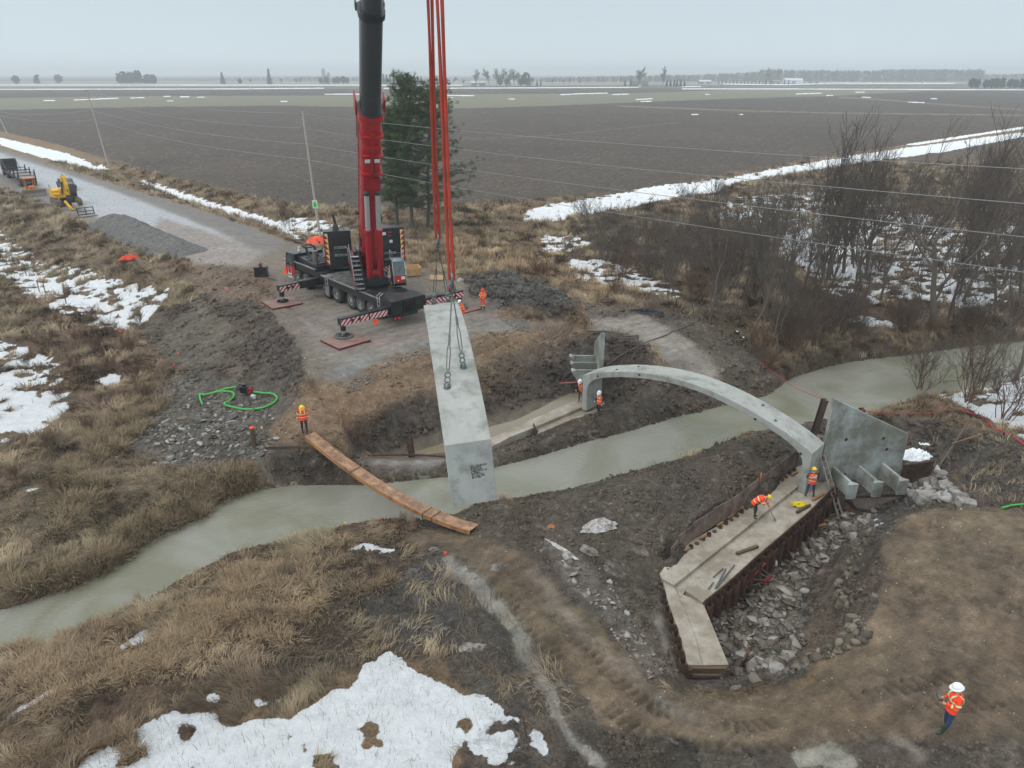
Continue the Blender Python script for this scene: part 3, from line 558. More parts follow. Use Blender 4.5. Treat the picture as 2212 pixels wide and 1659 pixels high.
def build_ground():
    V = np.stack([Xg, Yg, ZG], -1).reshape(-1, 3)
    idx = np.arange(nR*nT).reshape(nR, nT)
    Fc = np.stack([idx[:-1, :-1], idx[:-1, 1:], idx[1:, 1:], idx[1:, :-1]], -1).reshape(-1, 4)
    me = npmesh('ground', V, Fc, True)
    colattr(me, 'Col', Cg.reshape(-1, 3)); fattr(me, 'snow', snow.ravel()); fattr(me, 'wet', Wg.ravel()); fattr(me, 'grass', Gg.ravel()); fattr(me, 'lump', Lg.ravel())
    m = bpy.data.materials.new('ground'); m.use_nodes = True; t = m.node_tree; b = t.nodes['Principled BSDF']; l = t.links.new; nn = t.nodes.new
    def attr(n):
        a = nn("ShaderNodeAttribute"); a.attribute_name = n; return a
    col, sno, wet, gr = attr('Col'), attr('snow'), attr('wet'), attr('grass')
    geo = nn("ShaderNodeNewGeometry")
    def noise(sc, det=6, ro=.6, vec=None):
        n = nn("ShaderNodeTexNoise"); n.inputs['Scale'].default_value = sc; n.inputs['Detail'].default_value = det; n.inputs['Roughness'].default_value = ro
        l(vec or geo.outputs['Position'], n.inputs['Vector']); return n
    def mrange(src, a, b_, c, d):
        r = nn("ShaderNodeMapRange"); r.inputs[1].default_value = a; r.inputs[2].default_value = b_; r.inputs[3].default_value = c; r.inputs[4].default_value = d; l(src, r.inputs[0]); return r.outputs[0]
    def math_(op, a, b_):
        q = nn("ShaderNodeMath"); q.operation = op
        for i, s in enumerate((a, b_)):
            if isinstance(s, (int, float)): q.inputs[i].default_value = s
            else: l(s, q.inputs[i])
        return q.outputs[0]
    n1 = noise(2.2, 8, .7); n2 = noise(11, 7, .75); n3 = noise(.05, 5, .6)
    k = math_('MULTIPLY', mrange(n1.outputs['Fac'], .34, .66, .66, 1.32), mrange(n2.outputs['Fac'], .34, .66, .6, 1.45))
    k = math_('MULTIPLY', k, mrange(n3.outputs['Fac'], .3, .7, .88, 1.1))
    lmf = mrange(attr('lump').outputs['Fac'], .02, .085, .42, 1)
    k = math_('ADD', 1, math_('MULTIPLY', math_('SUBTRACT', k, 1), lmf))
    v = nn("ShaderNodeVectorMath"); v.operation = 'SCALE'; l(col.outputs['Color'], v.inputs[0]); l(k, v.inputs['Scale'])
    # churned mud: pale wet smears and dark cracks, only where no grass grows
    bare = mrange(gr.outputs['Fac'], .15, .7, 1, .25); ndist = noise(1.15, 8, .68); ndist.inputs['Distortion'].default_value = 1.2
    lm = mrange(attr('lump').outputs['Fac'], .01, .07, 0, 1)
    smear = math_('MULTIPLY', math_('MULTIPLY', mrange(ndist.outputs['Fac'], .48, .60, 0, .85), bare), mrange(attr('lump').outputs['Fac'], .028, .075, .14, 1))
    crack = noise(3.4, 8, .7); crack.inputs['Distortion'].default_value = .8
    ck = mrange(math_('ADD', crack.outputs['Fac'], math_('MULTIPLY', math_('SUBTRACT', 1, lm), .1)), .36, .52, .45, 1.0)
    ck = math_('ADD', 1, math_('MULTIPLY', math_('SUBTRACT', ck, 1), mrange(attr('lump').outputs['Fac'], .02, .085, .6, 1))); vk = nn("ShaderNodeVectorMath"); vk.operation = 'SCALE'; l(v.outputs[0], vk.inputs[0]); l(ck, vk.inputs['Scale']); v = vk
    pale = nn("ShaderNodeVectorMath"); pale.operation = 'MULTIPLY_ADD'; pale.inputs[1].default_value = (1.45, 1.5, 1.55); pale.inputs[2].default_value = (.035, .035, .034); l(v.outputs[0], pale.inputs[0])
    ms = nn("ShaderNodeMix"); ms.data_type = 'RGBA'; l(smear, ms.inputs['Factor']); l(v.outputs[0], ms.inputs['A']); l(pale.outputs[0], ms.inputs['B'])
    v2 = nn("ShaderNodeVectorMath"); v2.operation = 'SCALE'; v2.inputs['Scale'].default_value = 1.0; l(ms.outputs['Result'], v2.inputs[0]); v = v2
    # pebbles / stubble flecks
    vor = nn("ShaderNodeTexVoronoi"); vor.inputs['Scale'].default_value = 5.5; l(geo.outputs['Position'], vor.inputs['Vector'])
    fl = mrange(vor.outputs['Distance'], .10, .16, 1, 0); gate = mrange(noise(1.1, 3).outputs['Fac'], .5, .6, 0, .8); fl = math_('MULTIPLY', fl, gate)
    mxf = nn("ShaderNodeMix"); mxf.data_type = 'RGBA'; l(math_('MULTIPLY', fl, .75), mxf.inputs['Factor']); l(v.outputs[0], mxf.inputs['A'])
    lit = nn("ShaderNodeVectorMath"); lit.operation = 'MULTIPLY_ADD'; lit.inputs[1].default_value = (1.6, 1.6, 1.6); lit.inputs[2].default_value = (.06, .055, .05); l(v.outputs[0], lit.inputs[0]); l(lit.outputs[0], mxf.inputs['B'])
    # snow
    sn1 = noise(9, 9, .78)
    sf = mrange(math_('ADD', sno.outputs['Fac'], math_('MULTIPLY', math_('SUBTRACT', sn1.outputs['Fac'], .5), 1.3)), .40, .62, 0, 1)
    mxs = nn("ShaderNodeMix"); mxs.data_type = 'RGBA'; l(sf, mxs.inputs['Factor']); l(mxf.outputs['Result'], mxs.inputs['A'])
    sc_ = nn("ShaderNodeMix"); sc_.data_type = 'RGBA'; sc_.inputs['A'].default_value = (.76, .79, .82, 1); sc_.inputs['B'].default_value = (.9, .93, .96, 1); l(mrange(noise(1.5, 7, .7).outputs['Fac'], .35, .6, 0, 1), sc_.inputs['Factor'])
    l(sc_.outputs['Result'], mxs.inputs['B']); l(mxs.outputs['Result'], b.inputs['Base Color'])
    # wet patches mirror the sky
    wn_ = mrange(math_('ADD', math_('ADD', wet.outputs['Fac'], math_('MULTIPLY', smear, .35)), math_('MULTIPLY', math_('SUBTRACT', n1.outputs['Fac'], .5), 1.6)), .35, .75, 0, 1)
    rg = mrange(wn_, 0, 1, .82, .2); rr = nn("ShaderNodeMix"); l(sf, rr.inputs['Factor']); l(rg, rr.inputs['A']); rr.inputs['B'].default_value = .75
    l(rr.outputs['Result'], b.inputs['Roughness']); b.inputs['Specular IOR Level'].default_value = .35
    # relief
    vb = nn("ShaderNodeTexVoronoi"); vb.inputs['Scale'].default_value = 4.0; vb.inputs['Detail'].default_value = 2; vb.inputs['Randomness'].default_value = 1
    dv = nn("ShaderNodeVectorMath"); dv.operation = 'MULTIPLY_ADD'; dv.inputs[1].default_value = (.25, .25, .25); l(n2.outputs['Color'], dv.inputs[0]); l(geo.outputs['Position'], dv.inputs[2]); l(dv.outputs[0], vb.inputs['Vector'])
    hb = math_('ADD', math_('MULTIPLY', n1.outputs['Fac'], .38), math_('MULTIPLY', n2.outputs['Fac'], .16))
    hb = math_('ADD', hb, math_('MULTIPLY', math_('MULTIPLY', vb.outputs['Distance'], -.35), attr('lump').outputs['Fac']))
    hb = math_('MULTIPLY', hb, mrange(wn_, 0, 1, 1, .25))
    hb = math_('MULTIPLY', hb, mrange(attr('lump').outputs['Fac'],   .015, .09, .34, 1.0))
    hb = math_('ADD', hb, math_('MULTIPLY', sf, .05))
    bp = nn("ShaderNodeBump"); bp.inputs['Strength'].default_value = .9; bp.inputs['Distance'].default_value = 1.0; l(hb, bp.inputs['Height']); l(bp.outputs[0], b.inputs['Normal'])
    o = link('ground', me, m); o['kind'] = 'structure'; return o
build_ground()

def resample(pts, n):
    d = [0]
    for i in range(1, len(pts)): d.append(d[-1]+(Vector(pts[i])-Vector(pts[i-1])).length)
    s = np.linspace(0, d[-1], n); A = np.array([list(p) for p in pts]); return np.stack([np.interp(s, d, A[:, k]) for k in range(A.shape[1])], -1)
def build_water():
    a = resample([P(x, y, WZ) for x, y in FAR_BANK], 160); b = resample([P(x, y, WZ) for x, y in NEAR_BANK], 160)
    d = b-a; L_ = np.linalg.norm(d, axis=1, keepdims=True); a = a-d/L_*.7; b = b+d/L_*.55
    V = []; Fc = []; K = 12
    for i in range(160):
        for j in range(K): V.append(a[i]+(b[i]-a[i])*j/(K-1))
    for i in range(159):
        for j in range(K-1): Fc.append((i*K+j, i*K+j+1, (i+1)*K+j+1, (i+1)*K+j))
    me = npmesh('creek_water', np.array(V), np.array(Fc), True)
    m = bpy.data.materials.new('creek_water'); m.use_nodes = True; t = m.node_tree; b_ = t.nodes['Principled BSDF']; l = t.links.new; nn = t.nodes.new
    g = nn("ShaderNodeNewGeometry"); n = nn("ShaderNodeTexNoise"); n.inputs['Scale'].default_value = .16; n.inputs['Detail'].default_value = 6; n.inputs['Distortion'].default_value = 1.5; l(g.outputs['Position'], n.inputs['Vector'])
    r = nn("ShaderNodeValToRGB"); r.color_ramp.elements[0].position = .4; r.color_ramp.elements[0].color = (*srgb(118, 118, 100), 1); r.color_ramp.elements[1].position = .62; r.color_ramp.elements[1].color = (*srgb(136, 136, 126), 1)
    l(n.outputs['Fac'], r.inputs[0]); l(r.outputs[0], b_.inputs['Base Color'])
    b_.inputs['Roughness'].default_value = .06; b_.inputs['IOR'].default_value = 1.33
    n2 = nn("ShaderNodeTexNoise"); n2.inputs['Scale'].default_value = 3.0; n2.inputs['Detail'].default_value = 4
    mp = nn("ShaderNodeMapping"); mp.inputs['Scale'].default_value = (1, 2.6, 1); mp.inputs['Rotation'].default_value = (0, 0, R(25)); l(g.outputs['Position'], mp.inputs[0]); l(mp.outputs[0], n2.inputs['Vector'])
    bp = nn("ShaderNodeBump"); bp.inputs['Strength'].default_value = 1.0; bp.inputs['Distance'].default_value = .035; l(n2.outputs['Fac'], bp.inputs['Height']); l(bp.outputs[0], b_.inputs['Normal'])
    o = link('creek_water', me, m); o['kind'] = 'structure'
    pm = mat('muddy_puddle', srgb(124, 114, 92), .1, var=.08, scale=.6)
    def puddle(name, pts, z):
        mb = MB(); ps = [P(x, y, z) for x, y in pts]; mb.add([p for p in ps], [tuple(range(len(ps)))[::-1]])
        q = mb.build(name, pm); q['kind'] = 'structure'
    puddle('pit_puddle', [(900, 1000), (1040, 985), (1250, 890), (1290, 880), (1270, 860), (1230, 840), (1150, 860), (1040, 910), (950, 950), (860, 975)], -3.6)
    puddle('pit_puddle', [(1640, 1275), (1700, 1245), (1715, 1215), (1700, 1195), (1650, 1205), (1620, 1240)], -4.37)
build_water()

# ------------------------------------------------------------------ the hazy air
hz = MB(); hz.boxab((-9000, -300, -6), (9000, 6600, 56)); hzo = hz.build('haze', None); hzo['kind'] = 'stuff'
hm = bpy.data.materials.new('haze'); hm.use_nodes = True; hn = hm.node_tree; hn.nodes.clear()
ho = hn.nodes.new("ShaderNodeOutputMaterial"); hv = hn.nodes.new("ShaderNodeVolumePrincipled"); hv.inputs['Color'].default_value = (.88, .95, 1.0, 1)
hv.inputs['Density'].default_value = .00042; hv.inputs['Anisotropy'].default_value = .2; hn.links.new(hv.outputs[0], ho.inputs['Volume']); hzo.data.materials.append(hm)
# ------------------------------------------------------------------ precast concrete
CONC = mat('precast_concrete', srgb(162, 164, 160), .7, var=.17, scale=1.1, bump=.006, bscale=35, dirt=srgb(128, 132, 124), dirtamt=.35, dscale=.9, spec=.3)
CONC2 = mat('wet_precast_concrete', srgb(120, 122, 112), .6, var=.2, scale=1.4, bump=.006, bscale=30, dirt=srgb(168, 174, 174), dirtamt=.45, dscale=.55, spec=.35)
POUR = mat('poured_concrete', srgb(176, 168, 156), .42, var=.14, scale=1.6, bump=.008, bscale=25, dirt=srgb(134, 124, 110), dirtamt=.7, dscale=.7, spec=.4)
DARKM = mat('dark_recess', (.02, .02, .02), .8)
STEELG = mat('galvanised_steel', srgb(120, 122, 122), .4, .85, .15, 6)
RUST = mat('rusty_steel', srgb(98, 70, 54), .75, .2, .35, 4, .004, 30, dirt=srgb(60, 46, 40), dirtamt=.6)
RUSTD = mat('dark_rusty_steel', srgb(78, 62, 54), .8, .1, .3, 3, .004, 30, dirt=srgb(104, 78, 60), dirtamt=.4)
PLATE = mat('muddy_steel_plate', srgb(124, 108, 98), .6, .1, .25, 1.6, .004, 20, dirt=srgb(76, 62, 54), dirtamt=.5, dscale=1.1)
WOOD = mat('weathered_timber', srgb(150, 112, 74), .8, 0, .3, 5, .004, 25, dirt=srgb(96, 78, 60), dirtamt=.4)
WOODD = mat('dark_wet_timber', srgb(92, 74, 58), .8, 0, .3, 5, .004, 25)
_half = [(0, 0, .42, 0), (0, 1.6, .41, 1.6), (0, 2.0, .46, 1.86), (0, 2.43, .62, 2.1), (.5, 2.68, .86, 2.32), (.99, 2.90, 1.2, 2.53), (1.7, 3.17, 1.82, 2.80), (2.85, 3.53, 2.98, 3.16), (3.7, 3.75, 3.8, 3.38), (4.5, 3.92, 4.58, 3.55), (5.3, 4.05, 5.36, 3.68), (6.1, 4.15, 6.13, 3.78), (6.9, 4.21, 6.9, 3.84)]
SPAN = 15.2
PROF = _half+[(7.6, 4.23, 7.6, 3.86)]+[(SPAN-a, b, SPAN-c, d) for a, b, c, d in reversed(_half)]
def arch_top(s):
    k = min(s, SPAN-s); xs = [p[0] for p in _half[3:]]+[7.6]; zs = [p[1] for p in _half[3:]]+[4.23]; return float(np.interp(k, xs, zs))
def arch_mb(W, s0=0.0, w0=0.0):
    mb = MB(); n = len(PROF); ch = .025
    prof = PROF; vs = []
    for w, ins in ((0, ch), (ch, 0), (W-ch, 0), (W, ch)):     # small chamfer on the long edges
        for i, (a, b, c, d) in enumerate(prof):
            m = Vector((c-a, d-b)); m = m.normalized()*ins
            vs.append((a-s0+m.x, w-w0, b+m.y))
        for i, (a, b, c, d) in enumerate(prof):
            m = Vector((c-a, d-b)); m = m.normalized()*ins
            vs.append((c-s0-m.x, w-w0, d-m.y))
    K = 2*n; fo = []; ft = []; fi = []
    for L_ in range(3):
        for i in range(n-1):
            ft.append((L_*K+i, L_*K+i+1, (L_+1)*K+i+1, (L_+1)*K+i)); fi.append((L_*K+n+i+1, L_*K+n+i, (L_+1)*K+n+i, (L_+1)*K+n+i+1))
    for i in range(n-1):
        fo.append((i, n+i, n+i+1, i+1)); fo.append((3*K+i, 3*K+i+1, 3*K+n+i+1, 3*K+n+i))
    for L_ in range(3):
        fo.append((L_*K, (L_+1)*K, (L_+1)*K+n, L_*K+n)); fo.append((L_*K+n-1, L_*K+2*n-1, (L_+1)*K+2*n-1, (L_+1)*K+n-1))
    mb.add(vs, ft+fi, True); mb.add(vs, fo, False)
    return mb
def sharp(me, ang=30):
    me.update()
    try:
        me.set_sharp_from_angle(angle=R(ang))
    except Exception: pass
AW = 1.6
A0 = P(1256, 883, -3); B0 = P(1738, 1066, -3)
au = (B0-A0).normalized(); an = Vector((-au.y, au.x, 0)); ayaw = math.atan2(au.y, au.x)
t = thing('concrete_arch_segment', 'grey precast concrete arch standing across the muddy creek on its two legs', 'bridge arch', A0, ayaw, 'precast arch segments')
o = arch_mb(AW).build('arch_body', CONC, t); sharp(o.data)
mb = MB(); rec = MB()
for s, w in ((2.4, .4), (3.5, 1.15), (11.7, 1.15), (12.8, .45)):
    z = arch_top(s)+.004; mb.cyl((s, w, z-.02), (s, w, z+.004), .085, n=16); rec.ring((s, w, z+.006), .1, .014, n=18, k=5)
for s, z in ((1.2, 2.72), (4.3, 3.72), (11.9, 3.3), (14.6, 2.2)):
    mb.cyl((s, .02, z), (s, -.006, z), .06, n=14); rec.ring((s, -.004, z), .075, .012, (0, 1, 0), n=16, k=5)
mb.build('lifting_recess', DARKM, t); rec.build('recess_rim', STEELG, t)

# suspended segment: position measured from its corners
SQ = (-2.499, 28.629, 3.809, -1.413, 1.59, .076)
SM = Matrix.Translation(SQ[:3]) @ Matrix.Rotation(SQ[3], 4, 'Z') @ Matrix.Rotation(SQ[5], 4, 'X')
t2 = thing('concrete_arch_segment', 'grey precast concrete arch hanging from the crane, black stencilled text on its near end', 'bridge arch', SQ[:3], 0, 'precast arch segments')
t2.matrix_world = SM
o = arch_mb(SQ[4], SPAN/2, SQ[4]/2).build('arch_body', CONC, t2); sharp(o.data)
ANCH = [(12.7, .25), (11.7, .70), (3.2, .30), (2.6, .78)]
mb = MB(); rim = MB()
for s, w in ANCH:
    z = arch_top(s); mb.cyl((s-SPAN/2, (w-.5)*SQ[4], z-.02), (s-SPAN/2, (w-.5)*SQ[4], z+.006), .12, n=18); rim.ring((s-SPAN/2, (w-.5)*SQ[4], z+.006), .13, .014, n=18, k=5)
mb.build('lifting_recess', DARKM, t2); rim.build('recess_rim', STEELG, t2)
mb = MB()
random.seed(3)
INK = mat('black_stencil_ink', (.015, .015, .015), .8, var=.3, scale=30)
def text_mesh(s, size, M, name, m, parent, extr=.002, bold=0.0):
    cu = bpy.data.curves.new(name, 'FONT'); cu.body = s; cu.size = size; cu.extrude = extr; cu.offset = bold; cu.align_x = 'LEFT'
    ob = bpy.data.objects.new('tmp', cu); COL.objects.link(ob)
    me = bpy.data.meshes.new_from_object(ob.evaluated_get(bpy.context.evaluated_depsgraph_get())); bpy.data.objects.remove(ob); bpy.data.curves.remove(cu)
    me.transform(M); me.name = name; return link(name, me, m, parent)
lines = ["CC GUELPH", "24-3283", "S-38-210", "14061X3960", "L-1041", "216.877.4", "36.102 KG", "SEPT13 2025"]
W_ = SQ[4]
for i, s in enumerate(lines):
    sz = .105 if i < 7 else .06
    M = Matrix.Translation((SPAN/2+.002, -W_/2+.5*W_, 2.43*.60-.068*i+(.02 if i == 7 else 0))) @ Matrix(((0, 0, 1, 0), (1, 0, 0, 0), (0, 1, 0, 0), (0, 0, 0, 1)))
    text_mesh(s, sz, M, 'stencilled_text', INK, t2, .001, .003)

# ---------------------------------------------------------------- rigging
ORANGE = mat('orange_webbing', srgb(158, 50, 32), .8, 0, .2, 3, .003, 60, dirt=srgb(126, 50, 38), dirtamt=.4)
ROPE = mat('steel_wire_rope', srgb(105, 105, 104), .5, .6, .2, 30)
SHK = mat('shackle_steel', srgb(120, 124, 124), .4, .7, .2, 10, dirt=srgb(80, 76, 70))
REDP = mat('red_pin', srgb(170, 40, 45), .4)
S1 = PY(946, 522, 32.3); S2 = PY(976, 612, 25.3); HK = PY(907, -725, 28.6)
def anchor(i):
    s, w = ANCH[i]; return SM @ Vector((s-SPAN/2, (w-.5)*SQ[4], arch_top(s)))
def shackle(p, label, k=1.0):
    t = thing('bow_shackle', label, 'shackle', p, .2, 'shackles on the lifting rig')
    mb = MB(); pts = []
    for i in range(13):
        a = math.pi*(i/12)*1.3-.47; pts.append((0, .2*k*math.cos(a)*1.0, .22*k*math.sin(a)+.12*k))
    pts = [(0, .12*k, -.16*k)]+pts+[(0, -.12*k, -.16*k)]
    mb.tube(pts, .042*k, 8); mb.build('bow', SHK, t)
    mb = MB(); mb.cyl((0, -.22*k, -.16*k), (0, .22*k, -.16*k), .055*k, n=12); mb.cyl((0, .2*k, -.16*k), (0, .27*k, -.16*k), .085*k, n=6); mb.build('pin', SHK, t)
    mb = MB(); mb.cyl((-.1*k, 0, -.16*k), (.1*k, 0, -.16*k), .13*k, n=20); mb.build('spool', SHK, t)
    mb = MB(); mb.cyl((-.115*k, 0, -.16*k), (.115*k, 0, -.16*k), .085*k, n=16); mb.build('spool_hub', REDP, t)
    return t
shackle(S1, 'farther and smaller looking steel shackle at the foot of the left orange sling', 1.0)
shackle(S2, 'nearer steel shackle with a red hub at the foot of the right orange sling', 1.15)
def round_sling(p, label, offs, tops):
    t = thing('round_sling', label, 'sling', p, 0, 'orange lifting slings')
    for (ox, oy), (tx, ty) in zip(offs, tops):
        a = Vector((ox, oy, .12)); b = HK+Vector((tx, ty, 0))-p; mb = MB(); n = 40; pts = []; tw = []
        for i in range(n+1):
            f = i/n; q = a.lerp(b, f); q += Vector((math.sin(f*9+ox*40)*.025, 0, 0)); pts.append(q)
        # flattened tube, slowly twisting
        vs = []; K = 8
        for i, q in enumerate(pts):
            an_ = .5*math.sin(i*.35+ox*30); w = (.066, .042)
            for k in range(K):
                c, s = math.cos(2*math.pi*k/K)*w[0], math.sin(2*math.pi*k/K)*w[1]
                vs.append(q+Vector((c*math.cos(an_)-s*math.sin(an_), c*math.sin(an_)+s*math.cos(an_), 0)))
        mb.add(vs, [(i*K+k, i*K+(k+1) % K, (i+1)*K+(k+1) % K, (i+1)*K+k) for i in range(n) for k in range(K)], True)
        mb.build('strand', ORANGE, t)
    return t
round_sling(S1, 'left orange sling, its shackle high above the far end of the hanging arch', [(-.06, 0), (.06, .05)], [(-.16, 0), (.02, 0)])
round_sling(S2, 'long orange sling hanging on the right, reaching down to the nearer shackle', [(-.06, 0), (.07, -.04)], [(.0, .1), (.2, .1)])
def wire_sling(top, i, label, clutch=True):
    b = anchor(i); t = thing('wire_rope_sling', label, 'wire sling', b, 0, 'steel wire rope slings')
    up = (top-b); d = up.normalized(); side = Vector((1, 0, 0))
    c0 = b+Vector((0, 0, .05))+d*.62; fer = b+d*1.75
    tl = top+Vector((0, 0, -.3))
    mb = MB(); mb.tube([tl-b, (fer+d*.1)-b], .026, 6); mb.build('rope', ROPE, t)
    mb = MB(); mb.tube([fer-b, (b+d*1.3+side*.06)-b, (c0+side*.05)-b, c0-b-d*.03, (c0-side*.05)-b, (b+d*1.3-side*.06)-b, fer-b], .02, 6); mb.build('eye_loop', ROPE, t)
    mb = MB(); mb.cyl(fer-b-d*.14, fer-b+d*.16, .048, n=10); mb.build('ferrule', STEELG, t)
    # ring clutch: two links and a ball hook
    mb = MB(); q = d.to_track_quat('Z', 'Y')
    for z0 in (.10, .27, .46): mb.ring(d*z0, .1, .028, q @ Vector((0, 1, 0)), 14, 6)
    mb.cyl(d*.02-d*.05, d*.12, .085, .06, 10); mb.build('ring_clutch', SHK, t)
    mb = MB(); mb.cyl(d*.56+Vector((0, -.07, 0)), d*.56+Vector((0, .07, 0)), .06, n=10); mb.build('clutch_pin', mat('green_pin', srgb(110, 140, 120), .5), t)
wire_sling(S2, 0, 'wire sling with ring clutch nearest the stencilled end of the hanging arch')
wire_sling(S2, 1, 'wire sling with ring clutch beside the right edge of the hanging arch')
wire_sling(S1, 2, 'left wire sling from the far shackle to the far end of the arch')
wire_sling(S1, 3, 'right wire sling from the far shackle to the far end of the arch')

# ---------------------------------------------------------------- wing walls
def fin_wall(t, L_, zl, zr, thick, ribs, rl, rh, taper, mcol, flange=.55, side=1):
    """local: x along the wall, y outwards (ribs), z up from the base"""
    mb = MB(); mb.slab([(0, 0), (L_, 0), (L_, zr), (0, zl)], -thick, 0); mb.build('wall_panel', mcol, t)
    for r in ribs:
        mb = MB(); f = flange/2; th = .16
        yb = rl*(.35 if taper else 1.0)
        v = [(r-th/2, 0.002, 0), (r+th/2, .002, 0), (r+th/2, yb, 0), (r-th/2, yb, 0), (r-th/2, .002, rh), (r+th/2, .002, rh), (r+th/2, rl, rh), (r-th/2, rl, rh)]
        mb.add(v, [(0, 3, 2, 1), (4, 5, 6, 7), (0, 1, 5, 4), (2, 3, 7, 6), (0, 4, 7, 3), (1, 2, 6, 5)])
        fb = f*(.55 if taper else .9)
        v = [(r-fb, yb, .0), (r+fb, yb, .0), (r+fb, yb+.14, .0), (r-fb, yb+.14, .0), (r-f, rl, rh+.003), (r+f, rl, rh+.003), (r+f, rl+.14, rh+.003), (r-f, rl+.14, rh+.003)]
        mb.add(v, [(0, 3, 2, 1), (4, 5, 6, 7), (0, 1, 5, 4), (2, 3, 7, 6), (0, 4, 7, 3), (1, 2, 6, 5)])
        for k in (-1, 1):   # haunches where the fin meets the anchor plate
            mb.add([(r+k*th/2, rl-.18, rh-.003), (r+k*th/2, rl, rh-.003), (r+k*.24, rl, rh-.003), (r+k*th/2, yb-.18, 0), (r+k*th/2, yb, 0), (r+k*.2, yb, 0)], [(0, 1, 2), (3, 5, 4), (0, 2, 5, 3), (0, 3, 4, 1), (1, 4, 5, 2)])
        mb.build('anchor_rib', mcol, t)
wp = P(1767, 1041, -3); wq = P(1942, 1027, -3); wd = (wq-wp).normalized()
t = thing('wing_wall', 'tall concrete wing wall with sloping top and three ribs, right of the standing arch', 'wing wall', wp, 0, 'precast wing walls')
# local y must point towards the camera: mirror by using negative scale free construction
t.matrix_world = Matrix.Translation(wp) @ Matrix(((wd.x, wd.y, 0, 0), (wd.y, -wd.x, 0, 0), (0, 0, 1, 0), (0, 0, 0, 1)))
fin_wall(t, 4.84, 5.02, 2.58, .24, (.80, 2.25, 3.68), 1.72, .88, False, CONC2)
mb = MB(); rm = MB()
for x, z in ((1.15, 2.55), (3.35, 2.45), (3.7, 1.75), (1.5, .35)):
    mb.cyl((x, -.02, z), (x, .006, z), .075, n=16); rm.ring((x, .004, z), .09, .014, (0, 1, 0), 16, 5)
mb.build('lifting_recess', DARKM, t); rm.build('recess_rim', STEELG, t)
lp = A0+an*(AW+.02)+Vector((.12, 0, 0)); ld = Vector((.03, 1, 0)).normalized()
t = thing('wing_wall', 'concrete wing wall seen edge on in the far pit, left of the standing arch', 'wing wall', lp, 0, 'precast wing walls')
t.matrix_world = Matrix.Translation(lp) @ Matrix(((ld.x, -ld.y, 0, 0), (ld.y, ld.x, 0, 0), (0, 0, 1, 0), (0, 0, 0, 1)))
fin_wall(t, 4.84, 5.02, 2.58, .24, (.80, 2.15, 3.5), 1.72, 2.0, True, CONC2, .62)

# ---------------------------------------------------------------- footings
def flat(mb, pts, ztop, zbot):
    ps = [P(x, y, ztop) for x, y in pts]
    a = sum(ps[i].x*ps[(i+1) % len(ps)].y-ps[(i+1) % len(ps)].x*ps[i].y for i in range(len(ps)))
    if a < 0: ps = ps[::-1]
    mb.prism([(p.x, p.y) for p in ps], zbot, ztop)
t = thing('concrete_footing', 'long bent concrete footing with a keyway, two workers standing on it', 'footing', P(1600, 1190, -3.9), 0, 'arch footings')
off = -P(1600, 1190, -3.9)
def ft(name, pts, zt, zb=-4.5, m=POUR):
    mb = MB(); mb.M = Matrix.Translation(off); flat(mb, pts, zt, zb); mb.build(name, m, t)
ft('footing_slab', [(1425, 1239), (1450, 1205), (1498, 1166), (1582, 1118), (1650, 1063), (1722, 1008), (1745, 1000), (1752, 1030), (1719, 1054), (1456, 1264), (1430.5, 1250)], -2.86)
ft('keyway', [(1456, 1264), (1719, 1054), (1752, 1030), (1790, 1010), (1802, 1022), (1709, 1098.6), (1661, 1126.7), (1481, 1276), (1470, 1290)], -3.04)
ft('footing_slab', [(1481, 1276), (1661, 1126.7), (1709, 1098.6), (1802, 1022), (1815, 1046), (1796, 1056), (1742.5, 1108.5), (1633, 1202.6), (1574, 1256), (1532, 1290), (1518, 1301)], -2.94)
ft('lower_slab', [(1430.5, 1250), (1456, 1264), (1475, 1310), (1503, 1380), (1516, 1437), (1487, 1436), (1484, 1430), (1467, 1366), (1444.6, 1304)], -2.98)
ft('lower_slab', [(1456, 1264), (1470, 1282), (1518, 1301), (1573.9, 1436), (1516, 1437), (1503, 1380), (1475, 1310)], -3.06)
mb = MB(); mb.M = Matrix.Translation(off)
for a, b, dz, w in (((1487, 1439), (1575, 1440), -.06, .12), ((1495, 1444), (1560, 1445), -.3, .1), ((1510, 1452), (1575, 1451), -.55, .12)):
    mb.beam(P(*a, -3.0)+Vector((0, -.05, dz)), P(*b, -3.0)+Vector((0, -.05, dz)), w, .12)
mb.beam(P(1490, 1440, -3)+Vector((0, -.1, 0)), P(1490, 1440, -3)+Vector((0, -.1, -1.2)), .12, .12); mb.beam(P(1572, 1440, -3)+Vector((0, -.1, 0)), P(1572, 1440, -3)+Vector((0, -.1, -1.2)), .12, .12)
mb.build('end_formwork', WOODD, t)
t = thing('concrete_footing', 'pale concrete footing strip in the far pit under the left leg of the arch', 'footing', P(1160, 920, -3.9), 0, 'arch footings')
off = -P(1160, 920, -3.9)
ft('footing_slab', [(1050, 951), (1150, 905), (1250, 862), (1290, 842), (1302, 858), (1258, 879), (1159, 921), (1100, 945), (1052, 970)], -3.0)
ft('keyway', [(1158, 922), (1258, 879.5), (1300, 860), (1306, 872), (1270, 890), (1163, 932)], -3.2)
ft('footing_slab', [(1159, 938), (1163, 932), (1270, 890), (1306, 873), (1312, 888), (1237, 905)], -3.08)
mb = MB(); mb.beam(P(1152, 921, -3.1)+off, P(1160, 938, -3.1)+off, .05, .5); mb.build('end_plate', RUST, t)

